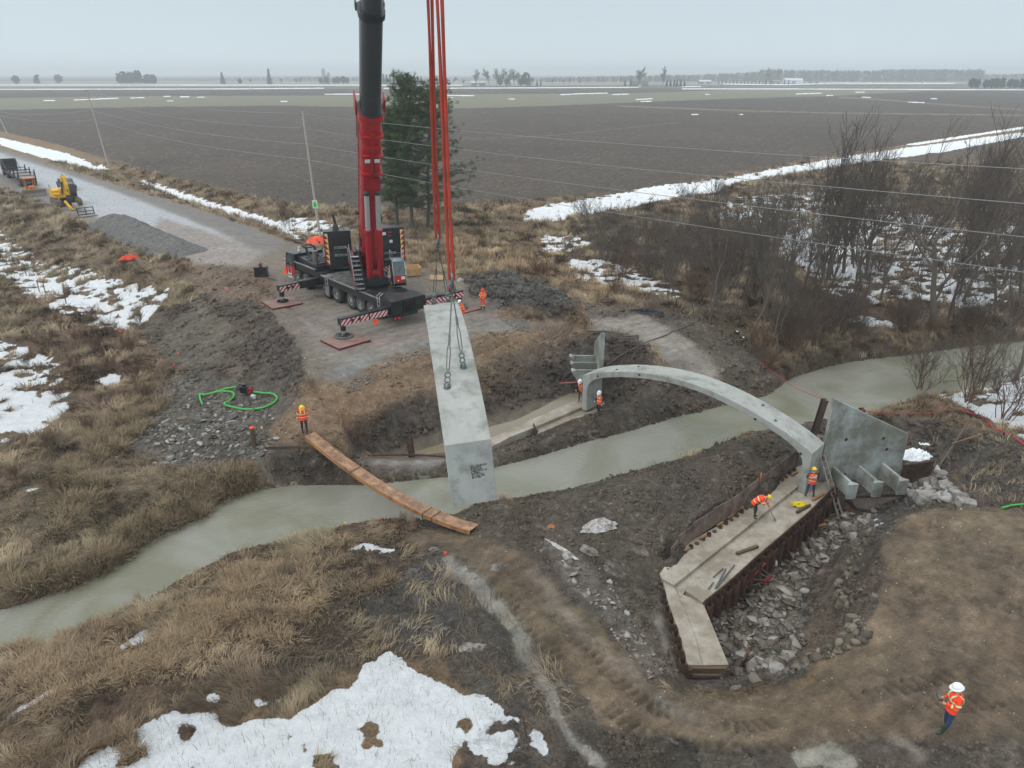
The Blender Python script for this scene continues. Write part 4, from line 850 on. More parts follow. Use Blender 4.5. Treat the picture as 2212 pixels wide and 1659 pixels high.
# ---------------------------------------------------------------- sheet piling
def sheet_wall(t, pts, ztop, zbot, mcol, amp=.16, pitch=.42, ragged=0.0, org=None, capw=0):
    """corrugated steel piles; each pan of the wall is its own part"""
    pts = [Vector((p.x, p.y, 0)) for p in pts]; seg = []
    L_ = [0]
    for i in range(1, len(pts)): L_.append(L_[-1]+(pts[i]-pts[i-1]).length)
    n = max(1, int(L_[-1]/pitch)); pit = L_[-1]/n
    def at(s):
        s = min(max(s, 0), L_[-1]-1e-6); i = max(k for k in range(len(L_)) if L_[k] <= s+1e-9); i = min(i, len(pts)-2); f = (s-L_[i])/(L_[i+1]-L_[i]); d = (pts[i+1]-pts[i]).normalized()
        return pts[i].lerp(pts[i+1], f), Vector((-d.y, d.x, 0))
    for k in range(n):
        s0 = k*pit; zt = ztop+random.uniform(-ragged, ragged); sg = 1 if k % 2 else -1
        prof = [(s0, 0), (s0+pit*.12, sg*amp), (s0+pit*.88, sg*amp), (s0+pit, 0)]
        mb = MB(); q = []
        for s, o_ in prof:
            p, nr = at(s); q.append((p+nr*(o_-.012)-org, p+nr*(o_+.012)-org))
        vs = []
        for z in (zbot-org.z, zt-org.z): vs += [Vector((a.x, a.y, z)) for a, b in q]+[Vector((b.x, b.y, z)) for a, b in q]
        fs = []
        for i in range(3):
            fs += [(i, i+1, 8+i+1, 8+i), (4+i+1, 4+i, 12+i, 12+i+1), (8+i, 8+i+1, 12+i+1, 12+i)]
        fs += [(0, 8, 12, 4), (3, 7, 15, 11)]
        mb.add(vs, fs); mb.build('steel_pile', mcol, t)
pts = [P(x, y, -3) for x, y in [(1803, 1052), (1797, 1059), (1745, 1111), (1635, 1205), (1577, 1258), (1535, 1292), (1520, 1304)]]
org = P(1635, 1205, -3)
t = thing('sheet_pile_wall', 'rusty corrugated sheet pile wall along the rubble side of the near footing', 'sheet piling', org)
for p in pts: p += Vector((.12, -.16, 0))
sheet_wall(t, pts, -2.97, -5.2, RUST, .13, .34, .015, org)
mb = MB()
for i in range(len(pts)-1): mb.beam(pts[i]-org+Vector((-.12, .1, .1)), pts[i+1]-org+Vector((-.12, .1, .1)), .05, .2)
mb.build('top_waler', RUST, t)
pts = [P(x, y, -3) for x, y in [(1424, 1238), (1430, 1255), (1444, 1306), (1466, 1368), (1482, 1432), (1490, 1452)]]
for p in pts: p += Vector((-.1, 0, 0))
org = pts[2].copy()
t = thing('sheet_pile_wall', 'dark scalloped sheet pile edge on the left of the bent end of the near footing', 'sheet piling', org)
sheet_wall(t, pts, -2.98, -4.8, RUSTD, .13, .34, .03, org)
# smooth steel plates shoring the mud bank behind the footing
def plates(nm, label, pts, h, base, m, thick=.04, lean=0.0, cat='steel plate', group=None):
    pts = [P(x, y, base) for x, y in pts]; org = pts[len(pts)//2].copy(); t = thing(nm, label, cat, org, 0, group)
    for i in range(len(pts)-1):
        a, b = pts[i]-org, pts[i+1]-org; hh = h[i] if isinstance(h, (list, tuple)) else h
        mb = MB(); d = (b-a).normalized(); nr = Vector((-d.y, d.x, 0))
        v = [a, b, b+nr*thick, a+nr*thick]; u = Vector((0, 0, hh))+nr*lean
        mb.add([*v, *[p+u for p in v]], [(0, 3, 2, 1), (4, 5, 6, 7), (0, 1, 5, 4), (1, 2, 6, 5), (2, 3, 7, 6), (3, 0, 4, 7)]); mb.build('plate', m, t)
    return t, org
t, org = plates('shoring_wall', 'long low muddy steel plate wall holding the mud bank left of the near footing', [(1452, 1210), (1468, 1190), (1498, 1166), (1540, 1138), (1582, 1115), (1650, 1061), (1724, 1003)], [.62, .8, .9, 1.0, 1.0, .95], -2.86, PLATE, .03, .1)
for i in range(24):     # dark tube stubs standing in for half round holes at the wall's foot
    q = resample([P(x, y, -2.86) for x, y in [(1464, 1202), (1585, 1119), (1655, 1063), (1714, 1017)]], 24)[i]
    q = Vector(q)+Vector((.02, -.02, 0)); mb = MB(); mb.cyl(q-org+Vector((0, 0, -.1)), q-org+Vector((0, 0, .05+.05*(i % 3))), .11, n=10, cap=False); mb.cyl(q-org+Vector((0, 0, -.1)), q-org+Vector((0, 0, .01)), .09, n=8); mb.build('hole_stub', RUSTD, t)
# ------------------------------------------------------------------ mobile crane
RED = mat('crane_red', srgb(166, 24, 32), .35, 0, .08, 2, coat=.25, dirt=srgb(120, 30, 34), dirtamt=.25)
BLK = mat('crane_black', srgb(27, 29, 32), .38, 0, .15, 2, coat=.2, dirt=srgb(58, 60, 60), dirtamt=.2, dscale=.8)
BOOMB = mat('boom_black', srgb(50, 54, 57), .36, 0, .12, .6, coat=.15, dirt=srgb(70, 74, 76), dirtamt=.2, dscale=.4)
DECK = mat('dirty_deck', srgb(104, 102, 100), .6, .1, .25, 2, dirt=srgb(60, 58, 56), dirtamt=.5)
ALU = mat('aluminium', srgb(178, 182, 184), .35, .6, .1, 6, dirt=srgb(130, 130, 128))
TYRE = mat('tyre_rubber', srgb(44, 44, 44), .85, 0, .2, 8, .004, 40, dirt=srgb(86, 80, 74), dirtamt=.45)
RIM = mat('wheel_rim', srgb(168, 168, 166), .5, .3, .2, 8, dirt=srgb(84, 80, 76))
WHITE = mat('white_paint', srgb(214, 216, 214), .45, 0, .06, 4)
YELL = mat('reflective_yellow', srgb(232, 206, 140), .4)
GLASS = mat('dark_window_glass', srgb(58, 76, 78), .08, 0, .15, 1.5, spec=.8)
CHROME = mat('chromed_rod', srgb(188, 190, 192), .35, .5, .05, 4)
MATRED = mat('red_outrigger_mat', srgb(122, 68, 64), .5, .1, .25, 1.2, .003, 20, dirt=srgb(140, 118, 108), dirtamt=.75, dscale=.9)
MATSIDE = mat('mat_side_red', srgb(110, 32, 40), .5, .1, .2)
ORFLAG = mat('orange_flag', srgb(255, 92, 44), .7)
def frame(org, yaw): return Matrix.Translation(org) @ Matrix.Rotation(yaw, 4, 'Z')
CO = Vector((-13.517, 58.058, 0)); CYAW = math.atan2(.7483, -.6634)
ROOT = frame(CO, CYAW)
crane = thing('mobile_crane', 'large black and red mobile crane on outriggers with its boom raised out of view', 'crane', CO, CYAW)
SUP = ROOT.inverted() @ frame(Vector((-11.2, 56.3, 0)), math.atan2(-.955, .297))
def wheel(x, y, parent=crane):
    s = 1 if y > 0 else -1
    mb = MB(); r = .70; w = .42; prof = [(.36, -.5), (.62, -.5), (.69, -.42), (.70, -.2), (.70, .2), (.69, .42), (.62, .5), (.36, .5)]; n = 28; vs = []
    for rr, yy in prof:
        for i in range(n): a = 2*math.pi*i/n; vs.append((x+rr*math.cos(a), y+yy*w, .70+rr*math.sin(a)))
    mb.add(vs, [(k*n+i, k*n+(i+1) % n, (k+1)*n+(i+1) % n, (k+1)*n+i) for k in range(7) for i in range(n)], True)
    t = mb.build('wheel', TYRE, parent)
    mb = MB(); yo = y+s*w*.5
    mb.cyl((x, y-s*.1, .7), (x, yo-s*.1, .7), .37, n=24); mb.ring((x, yo-s*.03, .7), .34, .035, (0, 1, 0), 24, 6); mb.cyl((x, yo-s*.1, .7), (x, yo+s*.0, .7), .17, .14, 16)
    for k in range(8): a = k*math.pi/4; mb.cyl((x+.25*math.cos(a), yo-s*.1, .7+.25*math.sin(a)), (x+.25*math.cos(a), yo-s*.07, .7+.25*math.sin(a)), .025, n=6)
    mb.build('rim', RIM, t)
for x in (7.2, 5.55, 1.75, .05, -2.3, -3.75, -5.4):
    for y in (1.22, -1.22): wheel(x, y)
# chassis and deck
mb = MB(); mb.boxab((-8.7, -.75, .75), (8.6, .75, 1.75), .04); mb.boxab((3.5, -1.46, 1.45), (-8.0, 1.46, 1.9), .03)
for x0, x1 in ((-7.4, -1.3), (-1.2, 1.3), (1.3, 2.5)): mb.boxab((x0, .86, 1.32), (x1, 1.47, 1.5))
for x in (-1.15, 1.0, -4.6, -6.5, 2.45): mb.boxab((x-.05, .95, .8), (x+.05, 1.46, 1.5))
mb.build('chassis', BLK, crane)
mb = MB(); mb.boxab((-7.3, .72, 1.9), (2.4, 1.44, 1.93)); mb.boxab((-7.3, -1.44, 1.9), (2.4, -.72, 1.93)); mb.boxab((-4, -.72, 1.9), (2.4, .72, 1.915)); mb.build('deck_plate', DECK, crane)
mb = MB(); mb.boxab((-7.35, 1.44, 1.86), (2.45, 1.50, 1.96)); mb.boxab((3.5, 1.36, 2.12), (7.4, 1.46, 2.2)); mb.build('deck_edge_trim', ALU, crane)
mb = MB(); mb.boxab((-8.7, -1.5, 1.02), (-6.9, 1.5, 2.08), .03); mb.boxab((-6.9, -1.45, 1.9), (-4.8, 1.45, 2.02), .03)
for y in (-.5, .5): mb.boxab((-8.75, y-.02, 1.05), (-8.70, y+.02, 2.0))
mb.build('rear_outrigger_box', BLK, crane)
mb = MB(); mb.boxab((2.55, -1.48, .75), (3.45, 1.48, 2.0), .03); mb.build('front_outrigger_box', BLK, crane)
mb = MB(); mb.boxab((-8.72, .9, .62), (-8.60, 1.5, .98)); mb.build('rear_lamp_board', BLK, crane)
for y in (1.0, 1.35):
    mb = MB(); mb.boxab((-8.76, y-.1, .68), (-8.72, y+.1, .84)); mb.build('tail_lamp', mat('tail_lamp_red', srgb(190, 60, 50), .3), crane)
# engine hood, carrier cab
mb = MB(); mb.boxab((3.5, -1.42, 1.5), (7.3, 1.36, 2.12), .03); mb.slab([(3.6, 2.12), (7.3, 2.12), (7.3, 2.62), (3.6, 2.38)], -1.35, 1.1); mb.build('engine_hood', BLK, crane)
mb = MB()
for x in (3.9, 4.5, 5.1, 5.7, 6.3): mb.boxab((x, -.9, 2.5), (x+.35, .7, 2.53+.1*(x-3.6)/3.6))
mb.build('hood_grille', DECK, crane)
mb = MB(); mb.slab([(7.35, .72), (9.15, .72), (9.3, 1.1), (9.25, 1.75), (8.95, 2.75), (7.35, 2.82)], -1.42, 1.42); cabo = mb.build('carrier_cab', BLK, crane)
mb = MB(); mb.slab([(7.5, .8), (9.05, .8), (9.05, 1.62), (7.5, 1.62)], 1.424, 1.45); mb.build('cab_door_panel', RED, crane)
mb = MB(); mb.slab([(7.75, 1.72), (8.95, 1.72), (8.75, 2.6), (7.75, 2.62)], 1.424, 1.44); mb.build('side_window', GLASS, crane)
mb = MB(); mb.add([(9.262, -1.3, 1.78), (9.262, 1.3, 1.78), (8.985, 1.3, 2.68), (8.985, -1.3, 2.68)], [(0, 1, 2, 3)]); mb.build('windscreen', GLASS, crane)
mb = MB(); mb.boxab((8.0, .4, 2.82), (8.2, .62, 2.95)); mb.cyl((8.1, .5, 2.95), (8.1, .5, 3.25), .09, n=12); mb.build('beacon', WHITE, crane)
mb = MB()
for z in (.55, .85): mb.boxab((8.1, 1.4, z), (8.7, 1.56, z+.05))
mb.tube([(8.1, 1.5, .55), (8.1, 1.5, 1.5)], .025, 6); mb.tube([(8.7, 1.5, .55), (8.7, 1.5, 1.5)], .025, 6); mb.build('cab_step', WHITE, crane)
mb = MB(); mb.cyl((4.35, .85, 2.2), (4.35, .85, 3.5), .24, n=20); mb.cyl((4.35, .85, 3.5), (4.35, .85, 3.56), .26, n=20); mb.build('exhaust_silencer', mat('exhaust_steel', srgb(118, 110, 102), .5, .4, .2), crane)
mb = MB()
for y in (-.35, .45):
    mb.beam((6.0, y, 2.5), (6.7, y, 3.35), .08, .16); mb.beam((6.7, y, 3.35), (7.5, y, 3.42), .08, .18); mb.beam((5.2, y, 2.5), (6.2, y, 2.75), .08, .1); mb.beam((6.9, y, 3.3), (6.55, y, 2.6), .06, .08)
mb.beam((6.7, -.35, 3.35), (6.7, .45, 3.35), .08, .08); mb.beam((7.5, -.35, 3.42), (7.5, .45, 3.42), .08, .08); mb.build('boom_rest', BLK, crane)
mb = MB(); random.seed(8)
for k in range(6): mb.tube([(3.7+random.random(), -.9+k*.3, 2.45), (4.6+random.random(), -.8+k*.3, 2.75), (5.6+random.random()*.6, -.7+k*.3, 2.5)], .03, 6)
mb.build('hydraulic_hose', BLK, crane)
mb = MB(); mb.cyl((9.62, .35, 1.6), (9.62, 1.05, 1.6), .62, n=28); mb.boxab((9.2, .5, 1.3), (9.6, .9, 1.9)); hkb = mb.build('front_sheave', BLK, crane)
STR = bpy.data.materials.new('hazard_stripes'); STR.use_nodes = True
def stripes(name, a, b, sx, sz, w=.5, slope=1.0):
    m = bpy.data.materials.new(name); m.use_nodes = True; t = m.node_tree; bs = t.nodes['Principled BSDF']; l = t.links.new
    tc = t.nodes.new("ShaderNodeTexCoord"); s = t.nodes.new("ShaderNodeSeparateXYZ"); l(tc.outputs['Object'], s.inputs[0])
    def mth(op, x, y):
        q = t.nodes.new("ShaderNodeMath"); q.operation = op
        for i, v in enumerate((x, y)):
            if isinstance(v, (int, float)): q.inputs[i].default_value = v
            else: l(v, q.inputs[i])
        return q.outputs[0]
    k = mth('ADD', mth('MULTIPLY', s.outputs[sx], 1.0), mth('MULTIPLY', s.outputs[sz], slope)); f = mth('FRACT', mth('DIVIDE', k, w), 0); g = mth('GREATER_THAN', f, .5)
    n = t.nodes.new("ShaderNodeTexNoise"); n.inputs['Scale'].default_value = 3; l(tc.outputs['Object'], n.inputs['Vector']); r = t.nodes.new("ShaderNodeMapRange"); r.inputs[3].default_value = .75; r.inputs[4].default_value = 1.1; l(n.outputs['Fac'], r.inputs[0])
    x = t.nodes.new("ShaderNodeMix"); x.data_type = 'RGBA'; x.inputs['A'].default_value = (*a, 1); x.inputs['B'].default_value = (*b, 1); l(g, x.inputs['Factor'])
    v = t.nodes.new("ShaderNodeVectorMath"); v.operation = 'SCALE'; l(x.outputs['Result'], v.inputs[0]); l(r.outputs[0], v.inputs['Scale']); l(v.outputs[0], bs.inputs['Base Color']); bs.inputs['Roughness'].default_value = .45
    return m
SB = stripes('red_white_stripes', srgb(176, 22, 38), srgb(214, 208, 208), 1, 2, .36, 1.0)
SB2 = stripes('red_white_stripes_mirrored', srgb(176, 22, 38), srgb(214, 208, 208), 1, 2, .36, -1.0)
bpy.data.materials.remove(STR)
mb = MB(); mb.cyl((9.62, 1.06, 1.6), (9.62, 1.075, 1.6), .58, n=28); mb.build('striped_cover', SB2, hkb)
# outriggers
def outrigger(x, s, yo, zb=1.02, hasround=False):
    t = None; y1 = s*1.48
    mb = MB(); mb.boxab((x-.28, y1, zb), (x+.28, s*3.3, zb+.62), .02); inner = mb.build('outrigger_beam', BLK, crane)
    mb = MB(); mb.boxab((x-.24, s*3.3, zb+.04), (x+.24, s*(yo+.28), zb+.56), .02); tip = mb.build('outrigger_extension', BLK, inner)
    for a, b in ((3.34, yo+.25), (1.75, 3.25)):
        if a < 2 and not hasround: continue
        xx = (x-.24 if a > 3 else x-.28)
        mb = MB(); lo, hi = sorted((s*a, s*b)); mb.boxab((xx-.012, lo, zb+.02), (xx-.003, hi, zb+.46)); mb.build('warning_board', SB if s > 0 else SB2, inner)
    for f in (.35, .6): mb = MB(); yy = s*(3.34+f*(yo-3.1)); mb.box((x-.27, yy, zb+.28), (.06, .2, .22), ry=0, rx=.5); mb.build('board_bracket', BLK, inner)
    mb = MB(); mb.cyl((x, s*yo, zb), (x, s*yo, .62), .2, n=18); mb.build('jack_housing', BLK, inner)
    mb = MB(); mb.cyl((x, s*yo, .64), (x, s*yo, .28), .11, n=16); mb.build('jack_rod', CHROME, inner)
    mb = MB(); mb.cyl((x, s*yo, .42), (x, s*yo, .3), .16, .26, 16)
    for k in range(8): a = k*math.pi/4; mb.beam((x, s*yo, .38), (x+.48*math.cos(a), s*yo+.48*math.sin(a), .2), .05, .14)
    mb.cyl((x, s*yo, .145 if not hasround else .25), (x, s*yo, .22 if not hasround else .3), .45, .42, 20 if hasround else 8); mb.build('jack_foot', BLK, inner)
outrigger(-8.1, 1, 5.35, hasround=True); outrigger(2.95, 1, 4.85); outrigger(-8.1, -1, 5.2, hasround=True); outrigger(2.95, -1, 5.2)
# ladder, ratchets
mb = MB()
for y in (0,):
    for x in (1.05, 1.45): mb.tube([(x, 1.58, .35), (x, 1.58, 2.0), (x, 1.2, 2.1), (x, .95, 2.05)], .03, 6)
    for k in range(5): mb.beam((1.05, 1.58, .45+k*.33), (1.45, 1.58, .45+k*.33), .05, .05)
mb.build('access_ladder', ALU, crane)
mb = MB()
for x in (-6.7, -7.05): mb.tube([(x, 1.56, .5), (x, 1.56, 2.15), (x, 1.2, 2.35)], .025, 6)
for k in range(4): mb.beam((-6.7, 1.56, .6+k*.38), (-7.05, 1.56, .6+k*.38), .05, .04)
mb.build('access_ladder', ALU, crane)
mb = MB(); mb.add([(-8.3, 2.6, .95), (-8.33, 3.1, .95), (-8.36, 2.95, .55), (-8.34, 2.55, .6)], [(0, 1, 2, 3)]); mb.build('orange_flag', ORFLAG, crane)
mb = MB(); mb.add([(9.0, 1.55, 1.5), (9.0, 1.95, .9), (8.75, 1.6, .75)], [(0, 1, 2)]); mb.build('orange_flag', ORFLAG, crane)
# ---- superstructure: x forwards, towards the load
def S_(name, fn, m, parent=crane):
    mb = MB(); mb.M = SUP; fn(mb); return mb.build(name, m, parent)
S_('slewing_ring', lambda b: b.cyl((0, 0, 1.9), (0, 0, 2.16), 1.35, n=36), BLK)
S_('turntable_frame', lambda b: (b.boxab((-5.2, -.95, 2.16), (1.5, .95, 2.75), .04), b.boxab((-3.3, -1.0, 2.7), (-1.6, -.72, 4.3), .03), b.boxab((-3.3, .72, 2.7), (-1.6, 1.0, 4.3), .03), b.boxab((.2, -.75, 2.16), (1.7, .75, 2.6), .05)), BLK)
def cw(s):
    def f(b):
        pts = [(-5.1, s*1.15), (-5.1, s*3.42), (-5.6, s*3.42)]
        for k in range(7): a = k/6*math.pi/2; pts.append((-5.6-1.2*math.sin(a), s*(1.15+2.27*math.cos(a)*1.0)))
        if s < 0: pts = pts[::-1]
        pts = pts[::-1]
        z = 2.3
        for k, h in enumerate((.5, .5, .5, .5, .5, .5)):
            i = .012 if k % 2 else 0
            b.prism([(px + (0 if abs(px+5.1) > .01 else -i), py) for px, py in pts], z+.004, z+h); z += h
    return f
for s in (-1, 1):
    o = S_('counterweight', cw(s), BLK)
    # triangle hazard markers on the outer edge of the front face
    mbr = MB(); mby = MB(); mbr.M = mby.M = SUP; n = 6; z0 = 2.45; z1 = 5.15; yo, yi = s*3.38, s*3.08
    for k in range(n):
        a = z0+(z1-z0)*k/n; b_ = z0+(z1-z0)*(k+1)/n-.02; X = -5.088
        (mby).add([(X, yo, a), (X, yi, a), (X, yi, b_), (X, yo, b_)], [(0, 1, 2, 3)])
        tri = [(X+.006, yo, a), (X+.006, yi, a), (X+.006, yo, b_)] if True else None
        mbr.add(tri, [(0, 1, 2)])
    mk = mby.build('hazard_marker', YELL, o); mbr.build('marker_triangle', RED, mk)
    for z in (3.9, 3.25) if s < 0 else (3.15, 2.6):
        mb = MB(); mb.M = SUP; yc = s*2.1; mb.box((-5.085, yc, z), (.02, 1.05, .2), bev=.02); pl = mb.build('name_plate', ALU, o)
        # letters read left to right seen from the front: local +y is the viewer's right
        M = SUP @ Matrix.Translation((-5.07, yc-.48, z-.072)) @ Matrix(((0, 0, 1, 0), (1, 0, 0, 0), (0, 1, 0, 0), (0, 0, 0, 1)))
        text_mesh("LIEBHERR", .2, M, 'plate_lettering', INK, pl, .001, .003)
S_('warning_sticker', lambda b: (b.box((-5.085, 1.7, 4.85), (.01, .3, .26)), b.box((-5.085, 2.25, 4.15), (.01, .26, .26))), WHITE)
S_('rear_marker_lamp', lambda b: (b.box((-5.08, 2.2, 4.95), (.02, .3, .1)), b.box((-5.08, 2.2, 4.65), (.02, .22, .08))), mat('marker_red', srgb(200, 50, 60), .3))
S_('ballast_bracket', lambda b: (b.boxab((-6.3, -3.2, 2.16), (-4.6, 3.2, 2.29), .02)), BLK)
def ant(b):
    b.cyl((-5.9, -2.3, 5.3), (-5.9, -2.3, 5.7), .3, .2, 12); b.beam((-5.9, -2.3, 5.6), (-5.95, -2.45, 6.6), .12, .1); b.beam((-5.9, -2.15, 5.5), (-6.0, -2.35, 6.5), .05, .05); b.tube([(-5.5, -1.6, 5.3), (-5.5, -1.7, 5.5), (-5.6, -2.0, 5.5)], .03, 5)
S_('ballasting_cylinder', ant, BLK)
def winch(b):
    b.cyl((-4.4, -.7, 3.3), (-4.4, .7, 3.3), .5, n=24); b.boxab((-4.9, -1.05, 2.75), (-4.0, -.85, 3.7)); b.boxab((-4.9, .85, 2.75), (-4.0, 1.05, 3.7))
S_('hoist_winch', winch, BLK)
def pipes(b):
    r = random.Random(4)
    for k in range(9):
        x = -3.9+r.random()*2.2; y = -1.1-r.random()*.5; z = 3.0+r.random()*1.1; b.tube([(x, y, z), (x+.3*r.random(), y-.1, z+.3), (x+.6, y-.2*r.random(), z+.1)], .035, 6); 
    for k in range(5): b.cyl((-3.6+.4*k, -1.3, 3.1), (-3.6+.4*k, -1.3, 3.5+.15*(k % 2)), .1, n=10)
    b.boxab((-3.9, -1.55, 2.7), (-1.6, -.98, 3.05), .03)
S_('hydraulic_valves', pipes, STEELG)
def rails(b):
    for x in (-3.8, -2.9, -2.0): b.tube([(x, -1.62, 2.9), (x, -1.62, 4.1)], .025, 6)
    b.tube([(-3.8, -1.62, 4.1), (-2.0, -1.62, 4.1)], .025, 6); b.tube([(-3.8, -1.62, 3.6), (-2.0, -1.62, 3.6)], .02, 6)
S_('hand_rail', rails, ALU)
S_('traffic_cone', lambda b: (b.cyl((-3.2, -1.35, 3.6), (-3.2, -1.35, 4.0), .15, .03, 12),), ORFLAG)
# staircase
def stair(b):
    a = Vector((2.25, 0, 2.02)); d = Vector((-3.4, 0, 2.2))
    for k in range(8):
        p = a+d*(k/8.2); b.boxab((p.x-.36, -1.66, p.z+.1), (p.x, -1.0, p.z+.14))
def stside(b):
    for y in (-1.72, -.97):
        b.slab([(2.35, 2.0), (2.35, 2.25), (-1.2, 4.5), (-1.6, 4.3), (-1.6, 2.6), (.3, 2.5), (1.7, 2.0)], y, y+.03)
    for k in range(8):
        p = Vector((2.25, 0, 2.02))+Vector((-3.4, 0, 2.2))*(k/8.2); b.boxab((p.x-.4, -1.69, p.z-.12), (p.x-.36, -.97, p.z+.1))
st = S_('staircase', stside, BLK); S_('stair_tread', stair, ALU, st)
S_('side_stripe', lambda b: b.slab([(2.3, 2.02), (2.3, 2.2), (-.6, 4.05), (-.75, 3.85)], -1.745, -1.724), RED, st)
S_('stair_rail', lambda b: (b.tube([(1.9, -1.72, 2.3), (1.7, -1.72, 3.3), (-1.0, -1.72, 5.0), (-1.3, -1.72, 4.4)], .022, 6),), ALU, st)
# operator cab
def cabf(b):
    b.slab([(.55, 2.15), (2.2, 2.15), (2.5, 2.45), (2.42, 3.1), (2.0, 4.05), (.6, 4.1)], 1.28, 2.22)
cb = S_('operator_cab', cabf, BLK)
def fr(b):
    P_ = [(2.22, 2.14), (2.53, 2.45), (2.45, 3.1), (2.03, 4.07)]
    for y in (1.27, 2.23):
        for i in range(3): b.beam((P_[i][0], y, P_[i][1]), (P_[i+1][0], y, P_[i+1][1]), .05, .05, (0, 1, 0))
    for p in (P_[0], P_[2], P_[3]): b.beam((p[0], 1.27, p[1]), (p[0], 2.23, p[1]), .05, .05)
    b.boxab((.6, 1.27, 4.09), (2.03, 1.31, 4.13)); b.boxab((.6, 2.19, 4.09), (2.03, 2.23, 4.13))
S_('cab_frame', fr, ALU, cb)
S_('front_window', lambda b: b.add([(2.462, 1.32, 3.13), (2.462, 2.18, 3.13), (2.052, 2.18, 4.02), (2.052, 1.32, 4.02)], [(0, 1, 2, 3)]), GLASS, cb)
S_('side_window', lambda b: b.add([(.9, 1.275, 3.0), (2.35, 1.275, 3.0), (1.95, 1.275, 3.95), (.9, 1.275, 3.95)], [(0, 1, 2, 3)]), GLASS, cb)
S_('roof_window', lambda b: b.add([(1.0, 1.35, 4.1), (1.95, 1.35, 4.08), (1.95, 2.15, 4.08), (1.0, 2.15, 4.1)], [(0, 1, 2, 3)]), mat('roof_glass', srgb(130, 150, 160), .1), cb)
S_('red_front_panel', lambda b: b.add([(2.53, 1.32, 2.5), (2.53, 2.18, 2.5), (2.475, 2.18, 3.05), (2.475, 1.32, 3.05)], [(0, 1, 2, 3)]), RED, cb)
S_('number_sign', lambda b: b.boxab((2.5, 1.85, 2.75), (2.52, 2.14, 2.98)), WHITE, cb)
S_('work_lamp', lambda b: b.cyl((2.53, 1.6, 2.68), (2.56, 1.6, 2.68), .06, n=12), YELL, cb)
def cr_(b):
    for x in (.7, 2.0):
        b.tube([(x, 1.3, 4.1), (x, 1.3, 4.75)], .022, 6); b.tube([(x, 2.2, 4.1), (x, 2.2, 4.75)], .022, 6)
    b.tube([(.7, 2.2, 4.75), (2.0, 2.2, 4.75), (2.0, 1.3, 4.75), (.7, 1.3, 4.75)], .022, 6); b.tube([(.7, 2.2, 4.4), (2.0, 2.2, 4.4)], .018, 6)
S_('roof_rail', cr_, ALU, cb)
S_('windscreen_wiper', lambda b: b.tube([(2.2, 1.9, 3.75), (2.47, 1.6, 3.3)], .015, 5), BLK, cb)
# boom
E_ = R(54.5); PIV = Vector((-2.2, 0, 3.7)); bd = Vector((math.cos(E_), 0, math.sin(E_))); bu = Vector((-math.sin(E_), 0, math.cos(E_)))
BM = SUP @ Matrix.Translation(PIV) @ Matrix(((bd.x, 0, bu.x, 0), (0, 1, 0, 0), (bd.z, 0, bu.z, 0), (0, 0, 0, 1)))   # x along the boom, z = upper side
def bsec(hw, top, bot, rnd=7):
    p = [(-hw*.72, top), (hw*.72, top), (hw, top-.22), (hw, -bot*.25)]
    for k in range(1, rnd): a = k/rnd*math.pi; p.append((hw*math.cos(a), -bot*.25-(bot*.75)*math.sin(a)))
    p += [(-hw, -bot*.25), (-hw, top-.22)]
    return p
def boomseg(b, x0, x1, hw, top, bot):
    s = bsec(hw, top, bot); n = len(s); vs = [(x0, y, z) for y, z in s]+[(x1, y, z) for y, z in s]
    b.add(vs, [(i, (i+1) % n, n+(i+1) % n, n+i) for i in range(n)], True); b.add(vs, [tuple(range(n-1, -1, -1)), tuple(range(n, 2*n))])
def B_(name, fn, m, parent=crane):
    mb = MB(); mb.M = BM; fn(mb); o = mb.build(name, m, parent); sharp(o.data, 40); return o
XE = 14.2
boom = B_('boom', lambda b: (boomseg(b, -1.0, XE, .72, .75, .85), b.box((0, 0, -.1), (1.2, 1.6, 1.0), bev=.1)), RED)
def clutter(b):
    for x in (9.6, 11.2, 12.8): b.box((x, 0, -.84), (.12, 1.5, .3), bev=.02); b.box((x, .70, -.4), (.14, .16, .9), bev=.02); b.box((x, -.70, -.4), (.14, .16, .9), bev=.02)
    b.beam((9.0, 0, -.95), (13.2, 0, -.95), .12, .1); b.box((12.9, 0, -.95), (.5, .3, .2), bev=.03); b.box((8.9, 0, -.95), (.4, .2, .2), bev=.03); b.boxab((7.6, -.62, -1.0), (9.2, .62, -.72), .06); b.box((10.4, .35, -.93), (.8, .3, .15)); b.box((12.0, 0, -.93), (.2, 1.2, .2))
    b.tube([(-.5, -.76, .5), (6, -.78, .45), (13, -.76, .5)], .03, 6); b.tube([(1, -.80, .3), (13.5, -.80, .3)], .025, 6)
B_('boom_base_bracket', clutter, RED, boom)
B_('hose_reel', lambda b: (b.cyl((4.5, .78, -.1), (4.5, .9, -.1), .35, n=20), b.box((6.2, .75, .2), (1.2, .06, .3)), b.box((2.0, -.76, -.2), (.9, .06, .4))), BLK, boom)
B_('boom_warning_light', lambda b: (b.box((10.9, -.33, -1.02), (.28, .36, .05)), b.box((10.9, .33, -1.02), (.28, .36, .05))), WHITE, boom)
B_('end_collar', lambda b: (boomseg(b, XE-.25, XE+.15, .86, .95, 1.0), b.box((XE+.3, .95, .5), (1.0, .1, .9), bev=.03), b.box((XE+.3, -.95, .5), (1.2, .1, 1.0), bev=.03), b.box((XE-1.2, -.9, .2), (2.0, .06, .12))), RED, boom)
B_('collar_ring', lambda b: boomseg(b, XE+.152, XE+.25, .8, .88, .93), BOOMB, boom)
secs = [(XE+.1, 21.2, .66, .68, .77), (21.0, 28.5, .60, .62, .70), (28.3, 36, .54, .56, .63), (35.8, 44, .48, .5, .56), (43.8, 52.5, .42, .44, .5)]
